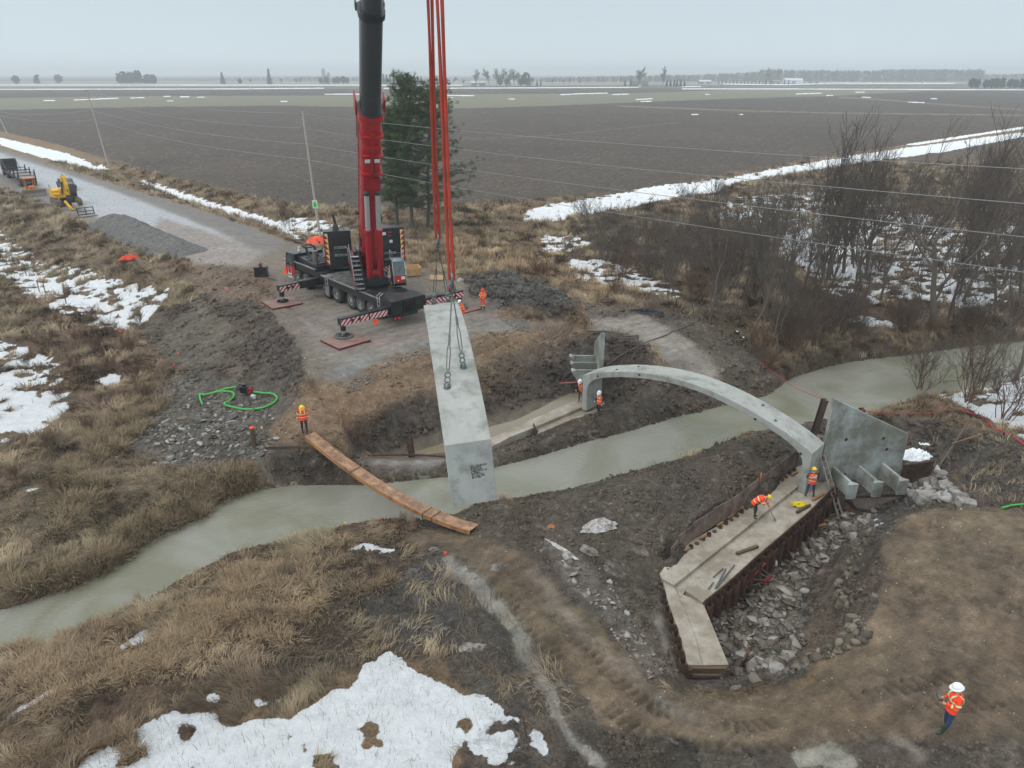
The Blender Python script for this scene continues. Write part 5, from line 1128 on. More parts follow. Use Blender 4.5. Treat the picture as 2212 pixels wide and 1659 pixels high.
for i, (a, b_, hw, tp, bt) in enumerate(secs):
    so = B_('telescopic_section', lambda b: boomseg(b, a, b_, hw, tp, bt), BOOMB, boom)
    B_('section_collar', lambda b: (boomseg(b, b_-.28, b_+.08, hw+.13, tp+.13, bt+.13), b.box((b_-.1, hw+.16, tp+.05), (.5, .08, .5)), b.box((b_-.1, -hw-.16, tp+.05), (.5, .08, .5))), BLK, so)
B_('boom_head', lambda b: (b.box((52.8, 0, -.1), (1.0, 1.0, 1.6), bev=.1), b.cyl((53.0, -.45, -.7), (53.0, .45, -.7), .4, n=20)), RED, boom)
B_('boom_cable', lambda b: (b.tube([(6, .80, .95), (30, .74, 1.0), (52, .55, 1.0)], .014, 5),), ROPE, boom)
hw_ = SUP.inverted() @ (ROOT.inverted() @ HK)
tip = BM @ Vector((53.0, 0, -.9)); hk = ROOT.inverted() @ HK
mb = MB()
for dx in (-.3, -.1, .1, .3): mb.tube([tip+Vector((dx, 0, 0)), hk+Vector((dx, 0, 2.4))], .018, 5)
mb.build('hoist_rope', ROPE, crane)
mb = MB(); mb.box(hk+Vector((0, 0, 1.7)), (.9, .6, 1.4), bev=.1); mb.ring(hk+Vector((0, 0, .4)), .45, .12, (0, 1, 0), 18, 8); mb.cyl(hk+Vector((0, 0, .7)), hk+Vector((0, 0, 1.1)), .12); mb.build('hook_block', YELL, crane)
# luffing cylinders
for s in (-1, 1):
    a = SUP @ Vector((1.0, s*.42, 2.35)); b_ = BM @ Vector((7.9, s*.40, -1.0)); d = (b_-a)
    mb = MB(); mb.cyl(a, a+d*.60, .25, n=24); mb.cyl(a+d*.585, a+d*.61, .285, n=24); c = mb.build('luffing_cylinder', RED, crane)
    mb = MB(); mb.cyl(a+d*.60, a+d*.985, .185, n=20); mb.build('piston_rod', CHROME, c)
    mb = MB(); mb.ball(b_, .24); mb.ball(a, .3); mb.build('cylinder_eye', BLK, c)
S_('cylinder_cross_bar', lambda b: b.boxab((1.2, -.42, 3.0), (1.45, .42, 3.35), .05), RED)
# mats under the outriggers
for k, (x, y, d, lab) in enumerate(((-8.75, 5.6, .05, 'dirty red steel mat under the rear outrigger nearest the viewer'), (2.85, 4.95, -.08, 'dirty red steel mat under the front outrigger by the dark embankment'), (-8.2, -5.1, .0, 'dirty red steel mat behind the hanging arch beside the men in orange'), (2.85, -5.2, .03, 'dirty red steel mat seen behind the operator cab by the wooden crate'))):
    p = ROOT @ Vector((x, y, 0)); t = thing('outrigger_mat', lab, 'outrigger mat', p, CYAW+d, 'red steel mats under the outriggers')
    mb = MB(); mb.boxab((-1.25, -1.3, -.02), (1.25, 1.3, .14), .01); mb.build('mat_plate', MATSIDE, t)
    mb = MB(); mb.boxab((-1.24, -1.29, .138), (1.24, 1.29, .146)); mb.build('mat_top', MATRED, t)
    if x < 0:
        mb = MB(); o_ = ROOT @ Vector((-8.1, 5.35 if y > 0 else -5.2, 0)); q = Matrix.Rotation(-(CYAW+d), 4, 'Z') @ (o_-p)
        tt2 = thing('round_jack_pad', 'thick round grey pad between the red mat and the '+('nearer' if y > 0 else 'farther')+' rear outrigger foot', 'jack pad', (o_.x, o_.y, .148), 0, 'round pads under the outrigger feet')
        mb.cyl((0, 0, 0), (0, 0, .1), .7, n=32); mb.ring((0, 0, .1), .62, .05, n=32, k=6); mb.build('pad_disc', mat('pad_grey', srgb(92, 94, 92), .7, 0, .2), tt2)
# ------------------------------------------------------------------ people
ORJ = mat('hi_vis_orange', srgb(255, 72, 30), .75, 0, .1, 6, .01, 12); YST = mat('reflective_stripe', srgb(214, 222, 170), .5, 0, .05)
SILV = mat('silver_stripe', srgb(205, 214, 205), .4); DKP = mat('dark_trousers', srgb(40, 44, 50), .9, 0, .2, 8, .01, 14); JEAN = mat('blue_jeans', srgb(44, 66, 96), .9, 0, .2, 8, .01, 14)
BOOT = mat('muddy_boots', srgb(70, 64, 56), .85, 0, .25, 10); GBOOT = mat('green_rubber_boots', srgb(42, 62, 48), .5, 0, .2, 8); DKJ = mat('dark_jacket', srgb(44, 44, 50), .9, 0, .2, 8, .01, 12)
SKIN = mat('skin', srgb(196, 148, 122), .6); HATY = mat('yellow_hard_hat', srgb(240, 204, 24), .35, 0, .05); HATW = mat('white_hard_hat', srgb(236, 240, 244), .35, 0, .04); HATR = mat('red_hard_hat', srgb(222, 66, 40), .35, 0, .05)
BRJ = mat('brown_sleeves', srgb(84, 66, 54), .9, 0, .2, 8)
def skin_mesh(nodes, edges, sub=1):
    me = bpy.data.meshes.new('sk'); me.from_pydata([n[0] for n in nodes], edges, []); o = bpy.data.objects.new('sk', me); COL.objects.link(o)
    m = o.modifiers.new('s', 'SKIN'); me.skin_vertices.new() if not me.skin_vertices else None
    for i, n in enumerate(nodes): me.skin_vertices[0].data[i].radius = n[1] if isinstance(n[1], tuple) else (n[1], n[1])
    me.skin_vertices[0].data[0].use_root = True
    if sub: q = o.modifiers.new('u', 'SUBSURF'); q.levels = sub; q.render_levels = sub
    dg = bpy.context.evaluated_depsgraph_get(); r = bpy.data.meshes.new_from_object(o.evaluated_get(dg))
    vs = [v.co.copy() for v in r.vertices]; fs = [list(p.vertices) for p in r.polygons]
    bpy.data.objects.remove(o); bpy.data.meshes.remove(r); return vs, fs
def person(loc, yaw, label, pose=None, hat=HATY, top=ORJ, sleeve=None, legs=DKP, boots=BOOT, vest=None, stripes_=YST, xback=False, h=1.78, hood=None):
    """local: +x is the way the person faces, +y the person's left"""
    p = dict(pelvis=(0, 0, .97), waist=(0, 0, 1.12), chest=(.01, 0, 1.33), neck=(.0, 0, 1.49), head=(.03, 0, 1.63),
             sl=(0, .19, 1.43), el=(-.02, .27, 1.16), wl=(.04, .28, .93), sr=(0, -.19, 1.43), er=(-.02, -.27, 1.16), wr=(.04, -.28, .93),
             hl=(0, .10, .93), kl=(.02, .12, .50), al=(-.02, .13, .09), hr=(0, -.10, .93), kr=(.02, -.12, .50), ar=(-.02, -.13, .09))
    p.update(pose or {}); p = {k: Vector(v) for k, v in p.items()}; k_ = h/1.78
    t = thing('person', label, 'person', loc, yaw); t.scale = (k_, k_, k_)
    sleeve = sleeve or top
    order = ['pelvis', 'waist', 'chest', 'neck', 'head', 'sl', 'el', 'wl', 'sr', 'er', 'wr', 'hl', 'kl', 'al', 'tl', 'hr', 'kr', 'ar', 'tr']
    for s in 'lr': p['t'+s] = p['a'+s]+Vector((.15, .02 if s == 'l' else -.02, -.045))
    rad = dict(pelvis=.135, waist=.125, chest=.15, neck=.062, head=.085, sl=.075, el=.052, wl=.034, sr=.075, er=.052, wr=.034, hl=.105, kl=.066, al=.05, tl=.042, hr=.105, kr=.066, ar=.05, tr=.042)
    E = [('pelvis', 'waist'), ('waist', 'chest'), ('chest', 'neck'), ('neck', 'head'), ('chest', 'sl'), ('sl', 'el'), ('el', 'wl'), ('chest', 'sr'), ('sr', 'er'), ('er', 'wr'), ('pelvis', 'hl'), ('hl', 'kl'), ('kl', 'al'), ('al', 'tl'), ('pelvis', 'hr'), ('hr', 'kr'), ('kr', 'ar'), ('ar', 'tr')]
    ix = {n: i for i, n in enumerate(order)}
    vs, fs = skin_mesh([(p[n], rad[n]) for n in order], [(ix[a], ix[b]) for a, b in E])
    mats_ = [SKIN, top, sleeve, legs, boots]
    def cls(c):
        best = None
        for a, b in E:
            A, B = p[a], p[b]; d = B-A; f = max(0, min(1, (c-A).dot(d)/d.length_squared)); q = (c-(A+d*f)).length-(rad[a]*(1-f)+rad[b]*f)
            if best is None or q < best[0]: best = (q, a, b, f)
        _, a, b, f = best
        if (a, b) == ('neck', 'head') or (a, b) == ('chest', 'neck') and f > .9: return 0
        if a in ('sl', 'sr', 'el', 'er'): return 2
        if a in ('pelvis',) and b in ('hl', 'hr') or a in ('hl', 'hr'): return 3
        if a in ('kl', 'kr'): return 4 if f > .35 else 3
        if a in ('al', 'ar'): return 4
        return 1
    mb = MB(); 
    for f in fs:
        pass
    base = len(mb.v); mb.v += vs
    for f in fs:
        c = sum((vs[i] for i in f), Vector())/len(f); mb.f.append([i+base for i in f]); mb.mi.append(cls(c)); mb.sm.append(True)
    # hands: palm, four fingers, thumb; face: nose, ears, eyes, mouth
    mb.m = 0
    for s, sg in (('l', 1), ('r', -1)):
        w = p['w'+s]; d = (w-p['e'+s]).normalized(); x = d.cross(Vector((0, sg, 0))); x = x.normalized() if x.length > .1 else Vector((0, 0, 1)); y = d.cross(x).normalized()
        mb.tube([w, w+d*.04, w+d*.095], [.03, .042, .036], 8)
        for i, L_ in enumerate((.068, .078, .072, .056)):
            b = w+d*.085+x*(.026-.0175*i); c = w+d*(.085+L_*.5)+x*(.027-.018*i)+y*(-.012*sg); e = w+d*(.085+L_*.85)+x*(.026-.017*i)+y*(-.036*sg); mb.tube([b, c, e], [.0105, .0098, .008], 6)
        mb.tube([w+d*.03+x*.03, w+d*.065+x*.055-y*.01*sg, w+d*.095+x*.052-y*.03*sg], [.013, .012, .009], 6)
    hd = p['head']; up = (hd-p['neck']).normalized(); fw = Vector((1, 0, 0)); fw = (fw-up*fw.dot(up)).normalized()
    if 'look' in (pose or {}): fw = Vector(pose['look']); fw = (fw-up*fw.dot(up)*.6).normalized(); fw.normalize()
    lf = up.cross(fw).normalized(); up2 = fw.cross(lf).normalized(); HM = Matrix(((fw.x, lf.x, up2.x, hd.x), (fw.y, lf.y, up2.y, hd.y), (fw.z, lf.z, up2.z, hd.z), (0, 0, 0, 1)))
    mb.M = HM; mb.ball((.0, 0, .005), (.098, .078, .118), 14, 10); mb.ball((.098, 0, -.008), (.022, .014, .022), 8, 6); mb.ball((.075, 0, -.085), (.03, .034, .024), 8, 6)
    for s in (-1, 1): mb.ball((-.005, s*.08, -.005), (.02, .011, .03), 8, 6)
    mb.m = 5
    for s in (-1, 1): mb.ball((.088, s*.03, .012), (.012, .013, .007), 6, 5)
    mb.ball((.088, 0, -.05), (.014, .026, .006), 6, 4)
    mats_.append(DARKM); mb.build('body', mats_, t)
    # hard hat with brim
    mb = MB(); mb.M = HM @ Matrix.Translation((-.004, 0, .055)) @ Matrix.Rotation(.1, 4, 'Y')
    n = 18; vs = []; prof = [(1.0, 0), (.98, .35), (.86, .68), (.6, .9), (.28, 1.0)]
    for r, z in prof:
        for i in range(n): a = 2*math.pi*i/n; vs.append((.138*r*math.cos(a), .118*r*math.sin(a), .118*z))
    vs.append((0, 0, .121)); m = len(prof)
    fs = [(j*n+i, j*n+(i+1) % n, (j+1)*n+(i+1) % n, (j+1)*n+i) for j in range(m-1) for i in range(n)]+[((m-1)*n+i, (m-1)*n+(i+1) % n, m*n) for i in range(n)]
    mb.add(vs, fs, True)
    bv = []
    for k, (r, z) in enumerate(((1.0, .0), (1.33, -.012), (1.31, -.022), (.99, -.008))):
        for i in range(n): a = 2*math.pi*i/n; bv.append((.138*r*math.cos(a)+(.018 if k in (1, 2) else 0), .118*r*math.sin(a), z))
    mb.add(bv, [(k*n+i, ((k+1) % 4)*n+i, ((k+1) % 4)*n+(i+1) % n, k*n+(i+1) % n) for k in range(4) for i in range(n)], True)
    mb.cyl((-.05, 0, .115), (.06, 0, .115), .018, n=8); mb.build('hard_hat', hat, t)
    # jacket or vest: slightly larger shell around the torso
    w_, c_, pv, nk = p['waist'], p['chest'], p['pelvis'], p['neck']
    def shell(r_, a, b, col, nm, squash=.78):
        mb = MB(); mb.add(*loft(a, b, r_, squash), True); return mb.build(nm, col, t)
    def loft(path, rads, grow, squash):
        n = 16; V = []; m = len(path)
        for i, q in enumerate(path):
            d = (path[min(i+1, m-1)]-path[max(0, i-1)]).normalized(); yv = Vector((0, 1, 0)); yv = (yv-d*yv.dot(d)).normalized(); xv = yv.cross(d)
            for k in range(n): a = 2*math.pi*k/n; V.append(q+yv*math.cos(a)*(rads[i]+grow)+xv*math.sin(a)*(rads[i]+grow)*squash)
        return V, [(i*n+k, i*n+(k+1) % n, (i+1)*n+(k+1) % n, (i+1)*n+k) for i in range(m-1) for k in range(n)]
    path = [pv+(pv-w_)*.75, pv, w_, c_, c_.lerp(nk, .45), c_.lerp(nk, .82)]; rads = [.185, .178, .17, .205, .195, .10]
    mb = MB(); V, Fs = loft(path, rads, .012, .74); mb.add(V, Fs, True); vestm = vest or top
    body = mb.build('safety_vest' if vest else 'jacket', vestm, t)
    mb = MB()
    def band(a, b, f, wd, gr):
        V, Fs = loft([a.lerp(b, f-wd), a.lerp(b, f+wd)], [gr, gr], .02, .76); mb.add(V, Fs, True)
    band(pv, w_, .6, .14, .174); band(w_, c_, .62, .1, .192)
    for s in (-1, 1):   # straps over the shoulders, front and back
        for side in (1, -1):
            if side < 0 and xback: continue
            a = w_.lerp(c_, .6)+Vector((side*.158, s*.10, 0)); b = c_.lerp(nk, .35)+Vector((side*.15, s*.105, 0)); c = c_.lerp(nk, .9)+Vector((side*.03, s*.10, .02)); mb.beam(a, b, .05, .012, (side, 0, 0)); mb.beam(b, c, .05, .012, (side, 0, .6))
    if xback:
        for s in (-1, 1): mb.beam(w_.lerp(c_, .6)+Vector((-.165, s*.13, 0)), c_.lerp(nk, .5)+Vector((-.165, -s*.13, 0)), .05, .012, (-1, 0, 0))
    if not vest:
        for s in 'lr': a, b = p['s'+s], p['e'+s]; q = a.lerp(b, .62); d = (b-a).normalized()*.03; mb.cyl(q-d, q+d, .074, n=12, cap=False)
        if stripes_ is not None:
            for s in 'lr': a, b = p['e'+s], p['w'+s]; q = a.lerp(b, .5); d = (b-a).normalized()*.022; mb.cyl(q-d, q+d, .056, n=12, cap=False)
    mb.build('reflective_stripe', stripes_, t)
    if legs is ORJ:
        mb = MB()
        for s in 'lr': a, b = p['k'+s], p['a'+s]; q = a.lerp(b, .3); d = (b-a).normalized()*.03; mb.cyl(q-d, q+d, .078, n=12, cap=False)
        mb.build('leg_stripe', stripes_, t)
    return t
def face(dx, dy): return math.atan2(dy, dx)
p1 = G(659, 936, -1.1)
person(p1, face(.35, -1), 'worker in orange jacket and dark trousers with yellow hard hat, stepping towards the plank bridge', dict(al=(.10, .11, .09), kl=(.12, .12, .5), ar=(-.14, -.12, .09), kr=(.0, -.12, .5), head=(.06, 0, 1.62), look=(1, 0, -.5), wl=(.08, .33, .92), wr=(.02, -.32, .92)))
p2 = G(1043, 669, 0)
person(p2, face(.15, -1), 'worker in full orange overalls with yellow braces and red hard hat, hands together', dict(el=(.02, .27, 1.17), wl=(.24, .08, 1.08), er=(.02, -.27, 1.17), wr=(.24, -.06, 1.08), head=(.07, 0, 1.62), look=(1, .2, -.5), al=(.06, .09, .09)), hat=HATR, legs=ORJ)
p3 = G(1001, 694, 0)
person(p3, face(-1, -.2), 'worker in orange with white hard hat, mostly hidden behind the hanging arch', dict(waist=(.05, 0, 1.12), chest=(.12, 0, 1.31), neck=(.17, 0, 1.46), head=(.24, 0, 1.58), sl=(.14, .19, 1.41), sr=(.14, -.19, 1.41), el=(.2, .24, 1.15), wl=(.42, .2, 1.1), er=(.2, -.24, 1.15), wr=(.42, -.2, 1.1), look=(1, 0, -.4)), hat=HATW, legs=ORJ)
p4 = P(1254.5, 867, -3.0)
person(p4, face(-.6, -1), 'worker in orange vest and white hard hat beside the left leg of the arch', dict(waist=(.04, 0, 1.12), chest=(.1, 0, 1.31), neck=(.15, 0, 1.46), head=(.23, 0, 1.57), sl=(.12, .19, 1.41), sr=(.12, -.19, 1.41), er=(.2, -.25, 1.17), wr=(.34, -.22, .96), el=(.2, .25, 1.17), wl=(.34, .2, .98), look=(1, 0, -.8)), hat=HATW, top=DKJ, sleeve=DKJ, vest=ORJ, legs=mat('brown_trousers', srgb(84, 70, 58), .9))
p5 = G(1294, 896, -2.9)
person(p5, face(-.5, -.5), 'worker in dark clothes, vest and white hard hat, walking on the mud bank', dict(kl=(.2, .12, .56), al=(.12, .13, .14), kr=(.1, -.12, .5), ar=(-.2, -.12, .09), pelvis=(0, 0, .93), hl=(0, .1, .89), hr=(0, -.1, .89), head=(.08, 0, 1.6), look=(1, 0, -.6), wl=(.16, .28, .95), wr=(.1, -.3, .95)), hat=HATW, top=DKJ, sleeve=DKJ, vest=ORJ)
p6 = P(1630, 1119, -2.86)
person(p6, face(1, -.35), 'worker bent forward with a shovel on the near footing, orange jacket, yellow hard hat', dict(pelvis=(-.1, 0, .93), hl=(-.1, .1, .9), hr=(-.1, -.1, .9), waist=(-.02, 0, 1.06), chest=(.17, 0, 1.20), neck=(.32, 0, 1.27), head=(.46, 0, 1.31), sl=(.23, .19, 1.27), sr=(.23, -.19, 1.27), el=(.38, .24, 1.04), wl=(.56, .10, .86), er=(.30, -.25, 1.0), wr=(.42, -.08, 1.02), kl=(.03, .12, .48), kr=(-.03, -.12, .48), look=(.6, 0, -1)), legs=mat('dark_green_trousers', srgb(50, 58, 54), .9))
p7 = P(1748, 1074, -2.94)
person(p7, face(.12, 1), 'worker seen from behind by the arch leg, silver cross on orange vest, yellow hard hat', dict(kl=(.02, .16, .5), al=(-.02, .2, .09), kr=(.02, -.16, .5), ar=(-.02, -.2, .09), el=(.05, .3, 1.18), wl=(.24, .22, 1.05), er=(.05, -.3, 1.18), wr=(.24, -.2, 1.0), look=(1, 0, -.3)), top=BRJ, sleeve=BRJ, vest=mat('vest_orange', srgb(232, 84, 36), .8, 0, .1), stripes_=SILV, xback=True, legs=JEAN)
p8 = G(2039, 1582, 0)
person(p8, face(-1, .25), 'man with dark beard, white hard hat, green boots and blue jeans, looking at a tablet', dict(waist=(-.02, 0, 1.12), chest=(-.02, 0, 1.33), neck=(.0, 0, 1.48), el=(-.02, .27, 1.17), wl=(.24, .14, 1.16), er=(-.04, -.28, 1.15), wr=(.22, -.12, 1.15), al=(.12, .12, .09), ar=(-.08, -.14, .09), look=(1, -.05, -.25)), hat=HATW, legs=JEAN, boots=GBOOT, h=1.86)
# things they hold
def world(p, yaw, v, k=1.0): return p+Matrix.Rotation(yaw, 3, 'Z') @ (Vector(v)*k)
tp = world(p8, face(-1, .25), (.36, 0, 1.2), 1.045); t = thing('tablet_computer', 'dark tablet held by the man with green boots', 'tablet', tp, face(-1, .25))
mb = MB(); mb.box((0, 0, 0), (.2, .27, .012), ry=-.6, bev=.005); mb.build('case', BLK, t); mb = MB(); mb.box((-.004, 0, .008), (.17, .23, .003), ry=-.6); mb.build('screen', GLASS, t)
y6 = face(1, -.35); a = world(p6, y6, (.30, -.07, 1.28)); b = world(p6, y6, (.86, .18, .16)); t = thing('shovel', 'long handled black shovel held by the bent worker', 'shovel', b)
mb = MB(); mb.tube([a-b, Vector((0, 0, 0))], .017, 8); mb.build('handle', WOOD, t)
def blade(parent, d, m=BLK):
    mb = MB(); q = d.to_track_quat('Z', 'Y').to_matrix().to_4x4(); mb.M = q; vs = []
    for z, w in ((.0, .05), (.04, .11), (.22, .115), (.30, .08), (.34, .01)):
        for x in (-1, -.5, 0, .5, 1): vs.append((x*w, .02*(1-abs(x))-.03*(1 if abs(x) == 1 else 0)*-1, z))
    fs = [(j*5+i, j*5+i+1, (j+1)*5+i+1, (j+1)*5+i) for j in range(4) for i in range(4)]; mb.add(vs, fs, True); mb.build('blade', m, parent)
blade(t, (b-a).normalized())
a = P(1637.5, 1066, -2.86); t = thing('shovel', 'shovel with bright orange handle standing upright behind the bent worker', 'shovel', a)
mb = MB(); mb.tube([(0, 0, 1.25), (.0, 0, .25)], .03, 8); mb.build('handle', mat('orange_handle', srgb(236, 130, 40), .5), t); blade(t, Vector((0, .1, -1)))
t = thing('spirit_level', 'red and silver spirit level lying across the ribs of the far wing wall', 'spirit level', P(1243, 826, -.95), .1)
mb = MB(); mb.box((-.45, 0, 0), (1.2, .03, .07)); mb.build('level_body', mat('level_red', srgb(180, 60, 60), .4), t); mb = MB(); mb.box((-.45, -.017, 0), (.9, .004, .03)); mb.build('level_vial', ALU, t)
# ------------------------------------------------------------------ vegetation
BARK = mat('grey_bark', srgb(96, 88, 80), .9, 0, .25, 6, .01, 20)
TWIG = mat('bare_twigs', srgb(92, 81, 72), .9, 0, .2, 3)
TWIGR = mat('reddish_twigs', srgb(104, 78, 62), .9, 0, .25, 3)
TWIGG = mat('grey_twigs', srgb(98, 89, 81), .9, 0, .2, 3)
NEED = attrmat('pine_needles', .8); GRASSM = attrmat('dry_grass_blades', .9); FARM_ = attrmat('far_foliage', .95)
def segs_mesh(name, A, B, r0, r1, k=3):
    A = np.asarray(A, float); B = np.asarray(B, float); r0 = np.asarray(r0)[:, None]; r1 = np.asarray(r1)[:, None]
    D = B-A; D /= np.maximum(np.linalg.norm(D, axis=1, keepdims=True), 1e-9); ref = np.where(np.abs(D[:, 2:3]) < .9, np.array([[0, 0, 1.]]), np.array([[1., 0, 0]]))
    X = np.cross(D, ref); X /= np.linalg.norm(X, axis=1, keepdims=True); Y = np.cross(D, X); n = len(A); V = np.empty((n, 2*k, 3))
    for i in range(k):
        a = 2*math.pi*i/k; o = X*math.cos(a)+Y*math.sin(a); V[:, i] = A+o*r0; V[:, k+i] = B+o*r1
    base = (np.arange(n)*2*k)[:, None]; Fc = np.concatenate([base+np.array([[i, (i+1) % k, k+(i+1) % k, k+i]]) for i in range(k)])
    return npmesh(name, V.reshape(-1, 3), Fc, k > 3)
def grow(seed, h, trunks=1, spread=.5, levels=5, twig=.012, r0=None, lean=0.0, up=.25, first=.25, nb=(3, 5), droop=0.0, base_spread=.15):
    r = random.Random(seed); TR = []; CRN = []
    def branch(p, d, L_, rad, lv):
        n = 4 if lv < 2 else 3; pts = [p]; q = p; dd = d
        for i in range(n):
            dd = (dd+Vector((r.gauss(0, .16), r.gauss(0, .16), r.gauss(0, .1)+up*.18-droop*.1*lv))).normalized(); q = q+dd*(L_/n); pts.append(q)
        for i in range(n):
            a = rad*(1-.5*i/n); b = rad*(1-.5*(i+1)/n); (TR if lv <= 1 else CRN).append((pts[i], pts[i+1], max(a, twig), max(b, twig*.8)))
        if lv >= levels: return
        m = r.randint(*nb)+(1 if lv == 0 else 0)
        for j in range(m):
            f = first+(1-first)*(j+r.random()*.6)/m if lv == 0 else .25+.75*(j+r.random())/m
            f = min(f, .99); i = int(f*n); pp = pts[i].lerp(pts[i+1], f*n-i)
            az = r.random()*6.283; ax = Vector((math.cos(az), math.sin(az), 0)); s = spread*(.7+.6*r.random())
            nd = (dd*(1-s*.5)+ax*s+Vector((0, 0, up*(.5+r.random()*.5)))).normalized()
            branch(pp, nd, L_*(.62-.1*lv*.5)*(.7+.5*r.random())*(1.15-.45*f if lv == 0 else 1), rad*.5*(1.1-.4*f), lv+1)
        if lv < levels-1: branch(pts[-1], dd, L_*.55, rad*.5, lv+1)
    r0 = r0 or h*.014
    for t_ in range(trunks):
        a = r.random()*6.283; b = base_spread*(t_ > 0 or trunks > 2); ln = (.05+r.random()*.35) if trunks > 1 else lean
        branch(Vector((math.cos(a)*b*r.random(), math.sin(a)*b*r.random(), -.15)), Vector((math.cos(a)*ln, math.sin(a)*ln, 1)).normalized(), h*.62*(1 if trunks == 1 else .7+.5*r.random()), r0*(1 if trunks == 1 else .6), 0)
    return TR, CRN
def tree_proto(seed, name, mt, mc, **k):
    TR, CRN = grow(seed, **k)
    a = segs_mesh(name+'_trunk', [s[0] for s in TR], [s[1] for s in TR], [s[2] for s in TR], [s[3] for s in TR], 6)
    b = segs_mesh(name+'_crown', [s[0] for s in CRN], [s[1] for s in CRN], [s[2] for s in CRN], [s[3] for s in CRN], 3)
    a.materials.append(mt); b.materials.append(mc); return a, b
PROTO = {
 'tree': [tree_proto(11+i, 'tree', BARK, TWIG, h=10, spread=.5, levels=4, twig=.011, up=.32, nb=(3, 5)) for i in range(3)],
 'slim': [tree_proto(31+i, 'slim', BARK, TWIGG, h=8, spread=.38, levels=4, twig=.009, up=.45, nb=(3, 4), r0=.06, first=.35) for i in range(3)],
 'clump': [tree_proto(51+i, 'clump', BARK, TWIG, h=9, trunks=5, spread=.4, levels=3, twig=.010, up=.5, nb=(4, 6), base_spread=.7) for i in range(2)],
 'shrub': [tree_proto(71+i, 'shrub', TWIGG, TWIGG, h=3.4, trunks=9, spread=.55, levels=3, twig=.007, r0=.035, up=.3, nb=(3, 4), base_spread=.5) for i in range(2)],
 'redshrub': [tree_proto(81+i, 'redshrub', TWIGR, TWIGR, h=2.6, trunks=11, spread=.45, levels=3, twig=.006, r0=.02, up=.4, nb=(3, 4), base_spread=.4) for i in range(2)],
 'osier': [tree_proto(91+i, 'osier', TWIGR, TWIG, h=5, trunks=11, spread=.36, levels=3, twig=.008, r0=.05, up=.22, droop=.3, nb=(3, 4), base_spread=.5) for i in range(2)],
}
BIG = tree_proto(7, 'big', BARK, TWIG, h=12, trunks=1, spread=.75, levels=5, twig=.014, r0=.3, up=.2, nb=(3, 4), first=.28)
_vr = random.Random(99)
def plant(kind, px, py, h, label, name=None, cat=None, group=None, p=None, z0=-1):
    if p is None: p = G(px, py, z0)
    a, b = BIG if kind == 'big' else _vr.choice(PROTO[kind]); base = dict(tree=10, slim=8, clump=9, shrub=3.4, redshrub=2.6, osier=5, big=12)[kind]
    bush = kind in ('shrub', 'redshrub', 'osier')
    t = thing(name or ('bare_shrub' if bush else 'bare_tree'), label, cat or ('shrub' if bush else 'tree'), (p.x, p.y, p.z-.05), _vr.random()*6.28, group)
    k = h/base; t.scale = (k*(1.15 if bush else 1), k*(1.15 if bush else 1), k)
    link('stem' if bush else 'trunk', a, None, t); link('twigs' if bush else 'crown', b, None, t); return t
plant('big', 2016, 716, 12.5, 'big bare tree with a thick forked mossy trunk on the creek bank')
plant('tree', 2191, 822, 11, 'tall bare tree at the right edge of the photo beside the snowy bank')
plant('slim', 2119, 848, 9, 'slim bare trunk rising from the snow patch on the right creek bank')
plant('tree', 1814, 717, 6.5, 'short crooked bare tree on the far creek bank near the snow strip')
plant('slim', 1682, 783, 9, 'leaning bare tree on the far bank just above the creek bend')
plant('slim', 1611, 757, 9.5, 'thin pale bare tree standing alone on the mud bank above the arch')
plant('osier', 1760, 745, 5.0, 'brown arching willow shrub at the water edge, middle of the far bank')
plant('osier', 1700, 760, 4.6, 'dense brown willow shrub beside the leaning tree on the far bank')
plant('osier', 1990, 845, 3.8, 'brown willow shrub behind the large wing wall')
plant('osier', 2090, 870, 4.6, 'tangled willow shrub growing in snow on the right bank')
plant('osier', 2165, 905, 4.2, 'willow shrub among snow next to the red hose')
G1 = 'bare trees in the wood beyond the creek'
trees = [(1790, 600, 12), (1822, 590, 13), (1850, 570, 12), (1868, 600, 10), (1762, 560, 10), (1925, 560, 9), (1950, 610, 9), (2060, 600, 11), (2098, 570, 13), (2130, 540, 11), (2165, 620, 12), (2200, 560, 11), (2205, 640, 12), (1700, 600, 8), (1660, 620, 8), (1640, 560, 6.5), (1600, 600, 7), (1735, 640, 8), (1990, 560, 9), (2025, 590, 9), (2080, 650, 11), (2150, 680, 11), (1900, 650, 9), (1845, 650, 8)]
for i, (x, y, h) in enumerate(trees): plant('clump' if i in (0, 2, 8) else 'tree', x, y, h, 'grey brown bare tree in the crowded wood beyond the creek', group=G1)
_tr = random.Random(21)
for k in range(36):
    x, y, _ = 0, 0, 0
    while True:
        x, y = _tr.uniform(1500, 2260), _tr.uniform(430, 700)
        if y > 430+max(0, (1800-x)*.25): break
    plant('tree', x, y, _tr.uniform(5.5, 10), 'grey brown bare tree in the crowded wood beyond the creek', group=G1)
G2 = 'slim bare saplings at the edge of the wood'
for x, y, h in ((1465, 688, 6.5), (1500, 690, 7), (1535, 702, 7.5), (1556, 690, 7), (1585, 693, 8), (1600, 688, 7.5), (1632, 700, 8), (1650, 735, 7), (1575, 640, 6), (1520, 625, 6), (1680, 690, 8), (1720, 700, 8), (1750, 690, 8), (1560, 665, 6.5), (1445, 655, 4.5), (1785, 660, 8), (1615, 665, 7), (1990, 690, 8), (2120, 720, 8), (2060, 700, 8), (1830, 690, 7)):
    plant('slim', x, y, h, 'slim bare sapling at the muddy edge of the wood above the arch', group=G2)
G3 = 'grey leafless thicket shrubs between the snow strips'
